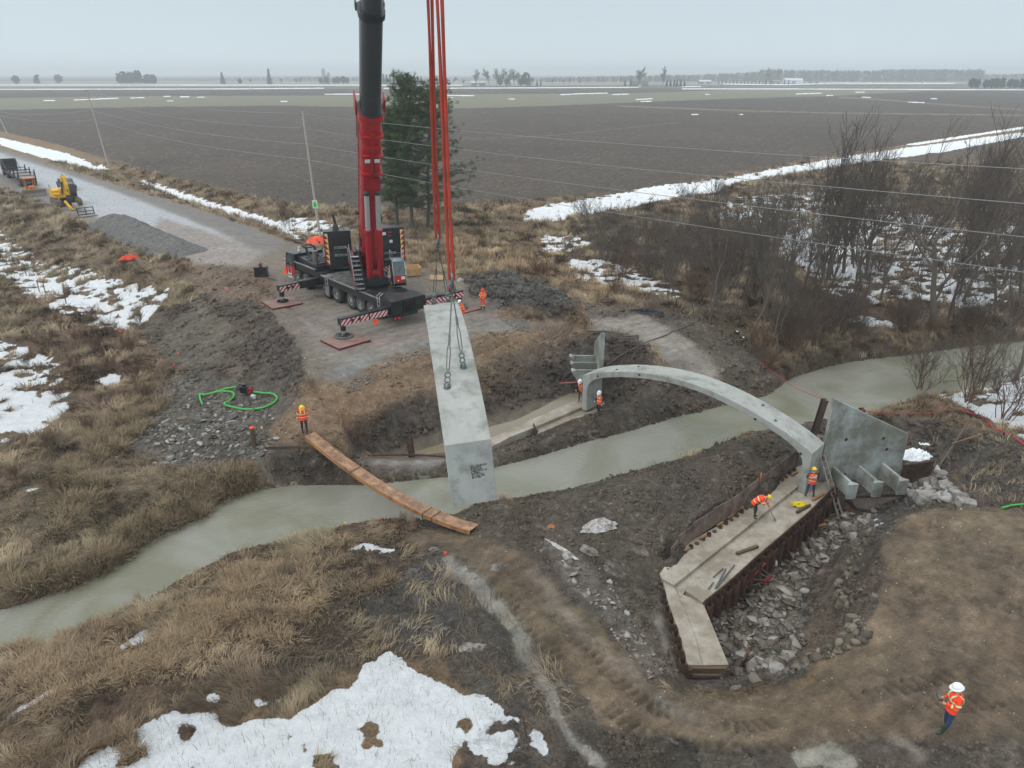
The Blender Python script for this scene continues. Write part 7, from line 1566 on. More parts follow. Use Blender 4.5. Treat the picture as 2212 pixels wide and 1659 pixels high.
for x, y, h, c, lab in ((490, 648, 1.1, 'p', 'survey stake with a pink flag on the embankment'), (262, 736, .9, 'o', 'stake with orange flag where the snow meets the embankment'), (1010, 1205, .0, 'o', '')):
    if not h: continue
    t, e = post(x, y, h, .03, WOOD, lab, 'stake', None, (0, 0), 'round', 'survey_stake'); mb = MB(); mb.box(e+Vector((.1, 0, -.06)), (.26, .02, .2)); mb.build('flag', mat('pink_flag', srgb(236, 120, 160), .6) if c == 'p' else ORFLAG, t)
for k, (x, y, m, lab) in enumerate(((823, 1126, ORFLAG, 'small red marker flag in the grass on the near creek bank'), (747, 1135, YELL, 'small yellow marker at the near water edge'), (962, 1200, ORFLAG, 'small red marker flag by the start of the puddled rut'), (566, 928, YELL, 'small yellow block beside the dark wooden post'), (376, 791, ORFLAG, 'tiny orange marker flag at the foot of the dark embankment'), (386, 767, ORFLAG, 'tiny orange marker flag higher on the embankment foot'))):
    p = G(x, y, -2.3); mb = MB(); mb.box((0, 0, .12), (.12, .05, .14)); mb.cyl((0, 0, -.1), (0, 0, .1), .012, n=5); o = mb.build('marker_flag', m); o.location = p; tag(o, lab, 'marker flag')
for k, (x, y, h) in enumerate(((98, 633, 1.2), (85, 630, 1.1), (143, 656, 1.3), (57, 596, 1.1), (30, 575, 1.0), (12, 640, 1.0))): t, e = post(x, y, h, .09, WOODD, 'dark old fence post among snow and grass on the left', 'fence post', None, (.03, 0), 'round', 'fence_post'); t['group'] = 'old fence posts on the left'
for k, (x, y) in enumerate(((1003, 474), (1005, 474), (1059, 468), (1105, 461), (1108, 460), (1151, 455), (1199, 444), (1376, 411), (1452, 398), (1510, 389), (1560, 380), (1780, 340))): t, e = post(x, y, 1.1, .07, WOODD, 'thin fence post at the edge of the ploughed field', 'fence post', None, (0, 0), 'round', 'fence_post', 0); t['group'] = 'fence posts along the ploughed field'
t, e = post(1140, 1598, .9, .05, RUSTD, 'dark bent iron stake in the muddy snow at the bottom', 'stake', None, (-.15, .1), 'round', 'iron_stake')
# wing wall surroundings
t, org = plates('steel_plate', 'wide brown steel plate standing right of the large wing wall', [(1941, 1046), (2006, 1037)], 1.25, -3.55, RUST, .06, -.05)
SNM = mat('snow_lump', (.82, .85, .88), .6, 0, .06, 3, .03, 6)
def sheetlump(name, label, cat, px, py, sx, sy, h, m, seed, z=None, rz=0, z0=-2, group=None, cut=.75):
    p = G(px, py, z0) if z is None else P(px, py, z); n = 16; vs = []; fs = []; r = np.random.default_rng(seed); ph = r.uniform(0, 99)
    for i in range(n+1):
        for j in range(n+1):
            u, v = i/n*2-1, j/n*2-1; rr = math.hypot(u, v); k = 1/max(rr, 1) if rr > 1 else 1; u *= k; v *= k; e = 1+.35*float(fbm([math.atan2(v, u)*1.3+ph], [3.1], 1, 3)[0]); X = u*sx*e; Y = v*sy*e
            f = float(1-abs(fbm([X*3/sx+ph], [Y*3/sy], .8, 4)[0])*2.2); vs.append((X, Y, max(-.08, h*(.35+.65*f)*(1-rr**3 if rr < 1 else 0)-.02)))
    for i in range(n):
        for j in range(n): q_ = i*(n+1)+j; fs.append((q_, q_+n+1, q_+n+2, q_+1))
    mb = MB(); mb.add(vs, fs, False); o = mb.build(name, m); o.location = p+Vector((0, 0, .02)); o.rotation_euler = (0, 0, rz); return tag(o, label, cat, group)
sheetlump('snow_pile', 'snow heap lying on top behind the brown steel plate', 'snow', 1975, 985, .95, .6, .45, SNM, 5, -2.45, .2)
TARP = mat('white_tarp', srgb(204, 202, 200), .5, 0, .12, 6, .02, 10, dirt=srgb(130, 122, 114), dirtamt=.45, dscale=3)
TARPD = mat('dirty_tarp', srgb(168, 162, 156), .55, 0, .15, 6, .02, 10, dirt=srgb(98, 90, 82), dirtamt=.7, dscale=3)
sheetlump('crumpled_tarp', 'large crumpled white tarp on the dark mud mound', 'tarp', 1296, 1138, .85, .5, .42, TARP, 6, None, .3, -2.3)
sheetlump('crumpled_tarp', 'small dirty plastic sheet in mud beside the track', 'tarp', 1074, 1226, .35, .25, .2, TARPD, 7, None, .5, -2.2)
sheetlump('crumpled_tarp', 'long torn plastic strip lying on mud, left of the footing', 'tarp', 1216, 1188, 1.0, .12, .12, TARP, 8, None, -.85, -2.3)
sheetlump('crumpled_tarp', 'folded grey plastic sheet below the large white tarp', 'tarp', 1272, 1190, .5, .28, .2, TARPD, 9, None, -.8, -2.3)
sheetlump('crumpled_tarp', 'grey plastic scrap near the start of the puddled rut', 'tarp', 936, 1187, .25, .15, .12, TARPD, 10, None, 0, -2.4)
sheetlump('crumpled_tarp', 'dirty white plastic in the mud above the big snow field', 'tarp', 1020, 1400, .5, .3, .12, TARPD, 11, None, 0, -2)
sheetlump('plastic_bag', 'small orange and green bag on the mud left of the white tarp', 'bag', 1192, 1138, .17, .12, .15, mat('orange_green_bag', srgb(196, 120, 84), .6, 0, .3, 12, dirt=srgb(150, 160, 90)), 12, None, 0, -2.4)
sheetlump('snow_fence_roll', 'bright orange crumpled plastic fencing in the grass at left', 'fencing', 283, 560, 1.0, .5, .55, mat('orange_netting', srgb(232, 84, 58), .7, 0, .25, 14), 13, None, .5, -.8)
sheetlump('snow_fence_roll', 'orange crumpled plastic fencing by the timbers behind the counterweight', 'fencing', 684, 528, 1.3, .9, 1.0, mat('orange_netting2', srgb(242, 104, 74), .7, 0, .2, 10), 14, None, 0, 0)
sheetlump('black_cloth', 'black silt cloth heaped at the edge of the wood', 'cloth', 1395, 678, 1.7, .35, .5, BLK, 15, None, -.2, -.6)
sheetlump('black_cloth', 'dark rag lying on the road near the black box', 'cloth', 590, 604, .7, .2, .1, BLK, 16, None, -.7, 0)
sheetlump('white_bag', 'small white bag beside the dark dirt heap, near the orange sling', 'bag', 995, 607, .3, .25, .3, TARP, 17, None, 0, 0)
sheetlump('snow_pile', 'small sharp snow patch on the dark slope right of the wing wall', 'snow', 2000, 960, .75, .15, .1, SNM, 18, None, -.2, -3)
# ladder
lr = [((1757, 944.6), (1812, 1123)), ((1767, 938), (1823, 1117.6))]
bt = (P(1812, 1123, -4.25)+P(1823, 1117.6, -4.25))/2; tp = (P(1757, 944.6, -.35)+P(1767, 938, -.35))/2; dl = (tp-bt); sd = Vector((.62, .5, 0)).normalized()*.2
t = thing('wooden_ladder', 'long grey ladder leaning against the right end of the standing arch', 'ladder', bt)
for s in (-1, 1): mb = MB(); mb.beam(sd*s, dl+sd*s, .06, .09, sd); mb.build('rail', mat('ladder_wood', srgb(150, 140, 128), .7, 0, .2, 8, dirt=srgb(110, 100, 90)), t)
for k in range(14): mb = MB(); f = (k+.5)/14; mb.beam(dl*f-sd, dl*f+sd, .035, .035); mb.build('rung', ALU, t)
# timbers, pipes, rods on the footing
T_ = 'timber'
bar('timber_block', 'orange brown timber lying on the footing beside the worker with the silver cross', T_, [(1756, 1080), (1779, 1066)], .12, .1, WOOD, -2.88)
bar('steel_pipe', 'dark pipe on the footing next to the yellow rope', 'pipe', [(1721, 1107), (1750, 1091)], .12, .12, RUSTD, -2.87)
bar('timber_beam', 'dark timber lying alone across the middle of the footing', T_, [(1591, 1196), (1637, 1180)], .14, .12, WOODD, -2.87)
for k, (a, b) in enumerate((((1541, 1247), (1562, 1228)), ((1545, 1272), (1568, 1228)), ((1553, 1262), (1587, 1220)), ((1530, 1273), (1541, 1258)), ((1549, 1268), (1572, 1238)))): bar('steel_bar', 'dark steel bar in the loose bundle on the near end of the footing', 'steel bar', [a, b], .05, .04, mat('bar_steel', srgb(84, 92, 92), .5, .5), -2.9+.012*k, 'loose steel bars on the footing')
for k, (x, y) in enumerate(((1484, 1187), (1519, 1160), (1556, 1132), (1578, 1115), (1599, 1099), (1459, 1206), (1716, 1023), (1660, 1050))): bar('timber_block', 'short yellow timber block along the plate wall on the footing', T_, [(x-6, y+4), (x+6, y-4)], .12, .1, WOOD, -2.80, 'timber blocks along the plate wall')
for k, (a, b, m) in enumerate((((1785, 1111), (1817, 1116), WOOD), ((1777, 1124), (1823, 1127), WOOD), ((1817, 1146), (1828, 1115), RUST), ((1888, 1112), (1921, 1126), WOOD), ((1799, 1140), (1836, 1164), RUST), ((1766, 1137), (1785, 1132), WOOD), ((1757, 1128), (1800, 1100), WOODD))): bar('broken_board', 'brown broken board in the rubble below the ladder', T_, [a, b], .16, .06, m, -4.15+.02*k, 'broken boards below the ladder')
t, org = plates('steel_plate', 'rusty steel plate lying flat in the rubble at the foot of the ladder', [(1800, 1098), (1850, 1110)], .05, -4.1, RUST, .9, 0.0)
mb = MB(); o_ = P(1860, 1090, -4.0); t = thing('steel_tray', 'dark open steel trench box full of mud under the wing wall ribs', 'trench box', o_)
c = [P(x, y, -4.0)-o_ for x, y in ((1828, 1078), (1955, 1072), (1962, 1098), (1908, 1112), (1850, 1104))]
for i in range(len(c)): mb.beam(c[i]-Vector((0, 0, .1)), c[(i+1) % len(c)]-Vector((0, 0, .1)), .05, .6)
mb.build('box_wall', RUSTD, t); mb = MB(); mb.prism([(p.x*.97, p.y*.97) for p in c], -.3, .02); mb.build('mud_fill', mat('mud_fill', srgb(96, 88, 80), .85, 0, .3, 3, .06, 5), t)
bar('steel_brace', 'thin steel prop leaning on the sheet pile wall near the puddle', 'brace', [(1689, 1160), (1712, 1209)], .07, .07, RUSTD, [-3.1, -4.3])
bar('steel_brace', 'dark timber prop leaning on the sheet pile wall above the red frame', 'brace', [(1633, 1209), (1652, 1252)], .1, .07, WOODD, [-3.2, -4.3])
RFR = mat('red_frame', srgb(150, 48, 50), .5, .1, .2, 4)
t = thing('red_steel_frame', 'red steel frame with thin legs thrown against the sheet pile wall', 'steel frame', P(1620, 1250, -4.2)); o_ = P(1620, 1250, -4.2)
for a, b, za, zb in (((1589, 1281), (1653, 1217), -3.8, -3.3), ((1643, 1262), (1668, 1242), -4.2, -4.1)):
    mb = MB(); mb.beam(P(*a, za)-o_, P(*b, zb)-o_, .1, .08); mb.build('red_rail', RFR, t)
for f in (.15, .45, .7, .85): a = P(1589, 1281, -3.8).lerp(P(1653, 1217, -3.3), f); b = P(1643, 1262, -4.3).lerp(P(1668, 1242, -4.2), f); mb = MB(); mb.tube([a-o_, b-o_], .025, 6); mb.build('thin_leg', ALU, t)
p = G(1667, 1224, -4.3); t = thing('plastic_bucket', 'white bucket lying in the puddle beside the sheet pile wall', 'bucket', p); mb = MB(); mb.cyl((-.15, 0, .17), (.18, .05, .19), .15, .18, 18); mb.build('bucket_body', WHITE, t); mb = MB(); mb.ring((.18, .05, .19), .18, .012, (1, .15, .05), 18, 5); mb.build('rim', WHITE, t)
t, org = plates('steel_plate', 'rusty plate standing on edge by the timber end of the footing', [(1594, 1466), (1607, 1440)], .95, -4.2, RUST, .08, -.1)
for k, (x, y) in enumerate(((1640, 1048+4), (1696, 1073), (1708, 1066), (1723, 1056))): p = P(x, y, -3.02); mb = MB(); mb.cyl((0, 0, 0), (0, 0, .06), .07, n=10); mb.cyl((0, 0, .06), (0, 0, .1), .03, n=8); o = mb.build('anchor_bolt', RUSTD); o.location = p; tag(o, 'small dark anchor plate set in the keyway of the near footing', 'anchor', 'anchor plates in the keyway')
YR = mat('yellow_rope', srgb(226, 206, 20), .6); r = random.Random(6); mb = MB(); o_ = P(1725, 1092, -2.9); q_ = []
for k in range(110): a_ = k*1.7+r.random(); R1 = .12+.28*r.random(); q_.append((R1*1.2*math.cos(a_), R1*.7*math.sin(a_), .03+.09*r.random()))
mb.tube(q_, .014, 5); mb.tube([(.3, 0, .04), P(1740, 1090, -2.9)-o_, P(1757, 1096, -2.88)-o_, P(1760, 1110, -3.4)-o_, P(1763, 1128, -4.0)-o_], .012, 5); o = mb.build('yellow_rope', YR); o.location = o_; tag(o, 'tangled heap of bright yellow rope on the footing edge', 'rope')
# hoses and pump
GH = mat('green_hose', srgb(64, 160, 66), .45, 0, .1); RH = mat('red_hose', srgb(170, 50, 60), .5)
hose('green_hose', 'thick bright green hose curling in a wide loop on the left bank', 'hose', [(548, 849), (567, 852), (590, 853), (601, 862), (594, 873), (567, 885), (533, 888), (500, 882), (482, 876), (497, 868), (508, 858), (503, 849), (475, 848), (446, 856), (436, 855)], .075, GH, -2)
hose('green_hose', 'straight end of green hose lying flat, left of the wide loop', 'hose', [(513, 839), (490, 842), (458, 852), (440, 858), (431, 852), (433, 865), (438, 878)], .075, GH, -2, .03)
hose('green_hose', 'short piece of bright green hose at the right edge of the photo', 'hose', [(2163, 1100), (2185, 1094), (2215, 1092), (2240, 1094)], .05, GH, -.2)
hose('red_hose', 'red hose lying over snow and brush on the right bank', 'hose', [(2055, 884), (2078, 889), (2110, 900), (2138, 914), (2140, 926), (2180, 940), (2215, 966)], .06, RH, -2)
hose('orange_cord', 'thin red cord stretched over the creek towards the wing wall', 'cord', [(1640, 782), (1714, 836), (1793, 870), (1860, 888), (1930, 893), (2000, 893), (2055, 885)], .02, RH, -2.0, ground_=False)
hose('dark_cable', 'long dark cable running up the slope from the left end of the arch', 'cable', [(1311, 792), (1340, 770), (1387, 745), (1437, 727), (1475, 710), (1500, 699)], .05, mat('brown_cable', srgb(96, 86, 76), .8), -.8, .04)
p = G(533, 851, -2.0); t = thing('water_pump', 'red and black motor pump standing inside the green hose', 'pump', p)
mb = MB(); mb.box((-.1, 0, .32), (.55, .4, .4), bev=.05); mb.cyl((-.1, 0, .5), (-.1, 0, .72), .14, n=12); mb.build('engine', BLK, t); mb = MB(); mb.cyl((.25, -.2, .28), (.25, .2, .28), .2, n=18); mb.cyl((.3, 0, .28), (.55, 0, .28), .1, n=12); mb.build('pump_housing', RFR, t)
mb = MB()
for y_ in (-.28, .28): mb.tube([(-.5, y_, .05), (.55, y_, .05), (.55, y_, .6), (-.5, y_, .6), (-.5, y_, .05)], .022, 6)
for x_ in (-.5, .55): mb.beam((x_, -.28, .05), (x_, .28, .05), .04, .04); mb.beam((x_, -.28, .6), (x_, .28, .6), .04, .04)
mb.build('carry_frame', BLK, t)
p = G(548, 862, -2.0); t = thing('jerry_can', 'small white can beside the motor pump', 'can', p); mb = MB(); mb.box((0, 0, .16), (.3, .18, .3), bev=.04); mb.build('can_body', WHITE, t); mb = MB(); mb.cyl((.08, 0, .3), (.08, 0, .36), .035, n=8); mb.build('cap', GH, t)
# crates, box, plywood, beams near the crane
def box_thing(name, label, cat, px, py, d, rz, m, z0=0, bev=.02):
    p = G(px, py, z0); t = thing(name, label, cat, p, rz); mb = MB(); mb.box((0, 0, d[2]/2), d, bev=bev); mb.build('body', m, t); return t, p
t, p = box_thing('black_tank', 'black steel box standing on the road left of the crane', 'box', 566, 597, (1.15, .8, .95), .1, BLK); mb = MB(); mb.box((0, 0, .96), (1.19, .84, .03)); mb.build('lid', BLK, t)
q0 = p+Vector((0, 0, .98)); t = thing('jerry_can', 'small red fuel can on top of the black box', 'can', q0); mb = MB(); mb.box((0, 0, .14), (.34, .24, .26), bev=.05); mb.cyl((.08, 0, .27), (.08, 0, .34), .05, n=8); mb.build('can_body', RFR, t)
def crate(px, py, d, rz, label, m):
    p = G(px, py, 0); t = thing('wooden_crate', label, 'crate', p, rz); w, l, h = d
    for s in (-1, 1):
        for k in range(2): z0, z1 = .08+k*(h-.08)/2, .08+(k+1)*(h-.08)/2-.015; mb = MB(); mb.boxab((-w/2, s*l/2-.03, z0), (w/2, s*l/2+.03, z1)); mb.build('side_board', m, t); mb = MB(); mb.boxab((s*w/2-.03, -l/2+.035, z0), (s*w/2+.03, l/2-.035, z1)); mb.build('side_board', m, t)
    mb = MB(); mb.boxab((-w/2+.03, -l/2+.03, .06), (w/2-.03, l/2-.03, .1)); mb.build('floor_board', m, t)
    mb = MB()
    for k in (-1, 0, 1): mb.box((k*w*.4, 0, .03), (.12, l, .06))
    mb.build('skid', WOODD, t)
PINE = mat('fresh_pine_board', srgb(206, 170, 122), .75, 0, .15, 6, dirt=srgb(170, 134, 92), dirtamt=.3)
crate(892, 594, (1.35, 1.25, .85), .35, 'open light wooden crate on the ground right of the crane', PINE); crate(858, 590, (1.0, 1.1, .8), .5, 'older brown wooden crate half hidden behind the operator cab', WOOD)
p = G(943, 605, 0); mb = MB(); mb.box((0, 0, .25), (1.25, .03, .5), rx=-.75); o = mb.build('plywood_sheet', PINE); o.location = p; o.rotation_euler = (0, 0, -.15); tag(o, 'pale plywood sheet lying by the pad edge behind the slings', 'plywood')
for k, (a, b) in enumerate((((617, 513), (648, 522)), ((640, 520), (672, 531)), ((655, 508), (690, 520)), ((662, 512), (690, 524)), ((655, 528), (688, 541)), ((660, 532), (690, 545)))): bar('railway_timber', 'dark weathered timber in the heap at the roadside behind the crane', T_, [a, b], .28, .22, WOODD, .12+.03*k, 'heap of dark timbers by the road')
bar('yellow_beam', 'yellow beam lying on top of the gravel heap', 'beam', [(277, 474), (306, 480)], .3, .2, mat('yellow_paint', srgb(206, 160, 40), .6, 0, .2, 5), .9)
for a, b, l_ in (((381, 512), (383, 525), 'short grey steel post lying on the gravel near the road'), ((389, 517), (413, 528), 'upper of two long grey channels on the gravel'), ((394, 516), (420, 529), 'lower of two long grey channels on the gravel')): bar('steel_channel', l_, 'steel channel', [a, b], .16, .14, STEELG, .15)
# gravel heap
gp = [P(x, y, 0) for x, y in ((222, 482), (262, 492), (310, 512), (360, 532), (410, 550))]; hh = [1.5, 1.8, 1.6, 1.3, .8]
mb = None; V = []; Fc = []; n1, n2 = 90, 40; qs = resample(gp, n1); H1 = np.interp(np.linspace(0, 1, n1), np.linspace(0, 1, 5), hh)*np.clip(np.sin(np.linspace(0, math.pi, n1))*3.5, 0, 1)
dd = (gp[-1]-gp[0]).normalized(); nn_ = Vector((-dd.y, dd.x, 0))
for i in range(n1):
    for j in range(n2):
        v = j/(n2-1)*2-1; X = qs[i][0]+nn_.x*v*3.0; Y = qs[i][1]+nn_.y*v*3.0; nz = float(fbm([X], [Y], .5, 4, 3)[0])*.25; V.append((X, Y, gz((X, Y))-.12+max(0, (H1[i]+.12)*(1-abs(v)**1.25))*(1+nz)+float(fbm([X], [Y], 4, 3, 4)[0])*.03))
for i in range(n1-1):
    for j in range(n2-1): a_ = i*n2+j; Fc.append((a_, a_+1, a_+n2+1, a_+n2))
o = link('gravel_heap', npmesh('gravel_heap', np.array(V), np.array(Fc), True), mat('grey_gravel', srgb(116, 114, 112), .9, 0, .4, 7, .12, 12, dirt=srgb(84, 82, 80), dirtamt=.5, dscale=3)); o['kind'] = 'stuff'
# leaning pole and small things by the right bank
bar('bare_pole', 'long thin grey pole slanting over the dark slope right of the wing wall', 'pole', [(2023, 1015), (2060, 960), (2095, 906)], .07, .07, BARK, [-3.4, -2.4, -1.3])
bar('bare_pole', 'orange brown pole stuck in the brush on the right bank', 'pole', [(2056, 958), (2122, 938)], .06, .06, WOOD, [-2.3, -1.6])
for x, y, l_ in ((1591, 722, 'upper of two small black objects with white tags in the wood'), (1604, 735, 'lower of two small black objects with white tags in the wood')):
    p = G(x, y, -1.2); t = thing('black_drum', l_, 'drum', p); mb = MB(); mb.cyl((-.2, 0, .15), (.2, .05, .15), .16, n=12); mb.build('drum_body', BLK, t); mb = MB(); mb.box((0, -.1, .28), (.14, .12, .03), rx=.5); mb.build('white_tag', WHITE, t)
# ------------------------------------------------------------------ utility poles and wires
POLEM = mat('pole_wood', srgb(172, 166, 158), .85, 0, .2, 4)
poles = [((18, 292), (-16, 222)), ((235, 360), (187, 193)), ((690, 500), (653, 240))]; tops = []
PL = ['leaning utility pole at the far left edge of the photo', 'leaning utility pole between the road ditch and the field on the left', 'utility pole with a green marker sign, left of the crane']
for (b, tp), lab in zip(poles, PL):
    B_p = G(*b, 0); T_p = PY(*tp, B_p.y-.2); t = thing('utility_pole', lab, 'utility pole', B_p, 0, 'utility poles along the road'); mb = MB(); mb.cyl((0, 0, -.5), T_p-B_p, .17, .11, 12); mb.build('pole_shaft', POLEM, t); tops.append((B_p, T_p))
    ax = (T_p-B_p)
    for k, f in enumerate((.975, .86, .735, .61)):
        q = ax*f; mb = MB(); mb.cyl(q, q+Vector((-.35, -.05, .02)), .03, n=6); mb.ball(q+Vector((-.38, -.05, .07)), (.07, .07, .1), 8, 6); mb.build('insulator', STEELG, t)
t3 = t; B_p, T_p = tops[2]; ax = T_p-B_p; q = ax*.24+Vector((-.02, -.2, 0)); mb = MB(); mb.box(q, (.62, .03, 1.0)); sg = mb.build('marker_sign', WHITE, t)
GS = mat('sign_green', srgb(40, 190, 70), .5); mb = MB(); x0, z0 = q.x, q.z; mb.M = Matrix.Translation((x0, q.y-.02, z0)) @ Matrix.Rotation(R(90), 4, 'X'); mb.prism([(-.2, -.38), (.2, -.38), (.2, .12), (0, .4), (-.2, .12)], -.004, .004); mb.build('green_arrow', GS, sg)
WIRE = mat('power_line', srgb(150, 152, 154), .5, .5)
for k, (f, ye, ym) in enumerate(((.975, 368, 0), (.86, 443, 0), (.735, 515, 0), (.61, 591, 0))):
    A_ = [B+ (T-B)*f+Vector((-.38, -.05, .1)) for B, T in tops]; zz_ = A_[2].z
    E1 = P(2212, ye, zz_-.3); ext = A_[2]+(E1-A_[2])*1.3; ext.z = zz_+.4
    for (u, v), lab in (((A_[0], A_[1]), 'between the two left poles'), ((A_[1], A_[2]), 'between the middle pole and the pole with the green sign'), ((A_[2], ext), 'running right from the pole with the green sign')):
        n = 40; sag = .9 if v is not ext else .75; pts = [u.lerp(v, i/n)-Vector((0, 0, 4*sag*(i/n)*(1-i/n))) for i in range(n+1)]; mb = MB(); mb.tube([p-u for p in pts], .020 if v is ext else .026, 5); o = mb.build('power_line', WIRE); o.location = u
        tag(o, ('topmost', 'second from top', 'third from top', 'lowest')[k]+' wire '+lab, 'power line', 'power lines')
# ------------------------------------------------------------------ machines on the road
YEL = mat('machine_yellow', srgb(226, 176, 30), .45, 0, .1, 2, dirt=srgb(160, 130, 50), dirtamt=.3); TRK = mat('muddy_track', srgb(112, 98, 84), .8, .1, .25, 6, .01, 20); ORG = mat('dozer_orange', srgb(206, 130, 66), .55, 0, .15, 2, dirt=srgb(140, 100, 66), dirtamt=.4)
BLADE = mat('blade_steel', srgb(140, 132, 122), .5, .3, .2, 2); BLU = mat('pickup_dark_blue', srgb(36, 48, 60), .35, 0, .1, coat=.3)
def track(mb, x0, x1, y, w, h):
    n = 8; r = h/2; sec = [(x1-r+r*math.sin(a), r+r*math.cos(a)) for a in [math.pi*i/n for i in range(n+1)]]+[(x0+r-r*math.sin(a), r-r*math.cos(a)) for a in [math.pi*i/n for i in range(n+1)]]
    mb.slab(sec[::-1], y-w/2, y+w/2)
    k = int((x1-x0)/.2)
    for i in range(k): x = x0+r+(x1-x0-2*r)*i/(k-1); mb.box((x, y, h+.012), (.13, w, .03)); mb.box((x, y, .0), (.13, w, .03))
    for i in range(1, n): a = math.pi*i/n; mb.box((x1-r+(r+.01)*math.sin(a), y, r+(r+.01)*math.cos(a)), (.13, w, .03), ry=a)
p = (G(130, 449, 0)+G(172, 443, 0))/2; p2 = G(101, 432, 0); fw = Vector((.66, -.75, 0)).normalized(); yaw = math.atan2(fw.y, fw.x)
ex = thing('excavator', 'yellow tracked excavator with folded boom parked on the left roadside', 'excavator', p-fw*2.0, yaw)
for s in (-1, 1): mb = MB(); track(mb, -2.2, 2.2, s*1.3, .75, .95); mb.build('crawler_track', TRK, ex)
mb = MB(); mb.boxab((-1, -.95, .35), (1, .95, .8)); mb.cyl((0, 0, .8), (0, 0, 1.1), .7, n=20); mb.build('undercarriage', BLK, ex)
mb = MB(); mb.boxab((-2.6, -1.45, 1.15), (.9, 1.45, 1.3), .03); mb.slab([(-2.7, 1.3), (-.2, 1.3), (-.2, 2.1), (-2.5, 2.15), (-2.75, 1.9)], -1.42, -.25); mb.slab([(-2.7, 1.3), (-1.2, 1.3), (-1.2, 2.2), (-2.5, 2.2), (-2.75, 1.9)], -.25, 1.42); mb.boxab((-.2, -1.42, 1.3), (.85, -.55, 1.75), .08); mb.build('engine_housing', YEL, ex)
mb = MB(); mb.slab([(-1.15, 1.3), (.95, 1.3), (1.1, 1.9), (.8, 2.95), (-1.0, 3.0)], .5, 1.45); mb.boxab((-.1, .5, 1.25), (1.3, 1.45, 1.32)); c = mb.build('cab', BLK, ex)
mb = MB(); mb.add([(1.06, .6, 1.75), (1.06, 1.36, 1.75), (.84, 1.36, 2.85), (.84, .6, 2.85)], [(0, 1, 2, 3)]); mb.add([(-.9, 1.455, 2.0), (.9, 1.455, 2.0), (.75, 1.455, 2.85), (-.9, 1.455, 2.85)], [(0, 3, 2, 1)]); mb.build('cab_window', GLASS, c)
mb = MB()
for x in (-2.2, -1.2): mb.tube([(x, -1.35, 2.1), (x, -1.35, 2.75)], .025, 5)
mb.tube([(-2.3, -1.35, 2.75), (-1.0, -1.35, 2.75)], .025, 5); mb.build('hand_rail', BLK, ex)
mb = MB(); sec = [(.6, 1.5), (1.2, 1.55), (1.35, 2.6), (1.75, 3.5), (2.55, 4.1), (2.5, 4.45), (1.5, 4.1), (.8, 3.1)]; mb.slab(sec, -.25, .25); mb.build('boom', YEL, ex)
mb = MB(); mb.slab([(2.3, 4.45), (2.75, 4.3), (3.25, 3.2), (3.15, 1.75), (2.85, 1.75), (2.6, 3.1)], -.2, .2); mb.build('dipper_arm', YEL, ex)
mb = MB(); mb.cyl((.9, .33, 1.7), (1.9, .33, 3.4), .1); mb.cyl((.9, -.33, 1.7), (1.9, -.33, 3.4), .1); mb.cyl((2.55, 0, 4.35), (1.4, 0, 4.4), .09); mb.cyl((2.9, 0, 3.6), (3.2, 0, 2.2), .08); mb.build('hydraulic_cylinder', BLK, ex)
mb = MB(); mb.slab([(2.85, 1.75), (3.2, 1.75), (3.3, 1.1), (2.9, .75), (2.4, 1.2)], -.35, .35); mb.build('quick_coupler', BLK, ex)
mb = MB(); mb.boxab((-2.76, .5, 1.5), (-2.74, 1.2, 1.75)); mb.build('side_badge', BLK, ex)
p = G(155, 455, 0); t = thing('ripper_attachment', 'yellow ripper hook attachment lying on the ground in front of the excavator', 'attachment', p, yaw+.2)
mb = MB(); mb.beam((-1.5, .1, .9), (-.1, 0, .35), .22, .3); mb.slab([(-.2, .5), (.9, .15), (.9, .3), (0, .2), (-.3, .2)], -.1, .1); mb.ball((-1.6, .1, 1.0), .22); mb.build('ripper_shank', YEL, t); mb = MB(); mb.slab([(-.3, .3), (.6, .15), (.3, .8), (-.2, 1.0)], .3, .9); mb.build('bucket_shell', BLADE, t)
p = G(188, 466, 0); t = thing('fork_attachment', 'dark steel fork frame attachment lying at the start of the gravel', 'attachment', p, yaw+.1)
mb = MB()
for x, y in ((-.1, -1.0), (-.1, 1.0), (-.1, 0)): mb.beam((x, y, .1), (x-.15, y, 1.1), .1, .1)
for z in (.2, .6, 1.05): mb.beam((-.1-.1*z, -1.0, z), (-.1-.1*z, 1.0, z), .1, .1)
mb.build('fork_frame', BLK, t); mb = MB(); mb.boxab((0, -1.0, .05), (1.1, 1.0, .12)); mb.build('base_plate', BLADE, t)
# bulldozer
p = G(76, 424, 0); dz = thing('bulldozer', 'old orange bulldozer with a wide blade, parked between trailer and excavator', 'bulldozer', p-fw*1.6, yaw+.05)
for s in (-1, 1): mb = MB(); track(mb, -1.5, 1.2, s*.85, .45, .8); mb.build('crawler_track', TRK, dz)
mb = MB(); mb.boxab((-.2, -.42, .6), (1.25, .42, 1.45), .06); mb.boxab((-1.3, -.7, .6), (-.2, .7, 1.25), .06); mb.boxab((1.25, -.4, .7), (1.3, .4, 1.4)); mb.build('engine_hood', ORG, dz)
mb = MB()
for x, y in ((-1.3, -.65), (-1.3, .65), (-.1, -.65), (-.1, .65)): mb.beam((x, y, 1.2), (x, y, 2.5), .1, .1)
mb.boxab((-1.5, -.8, 2.5), (.1, .8, 2.6), .02); mb.build('roll_cage', ORG, dz); mb = MB(); mb.boxab((-1.1, -.35, 1.2), (-.6, .35, 1.8), .05); mb.build('seat', BLK, dz)
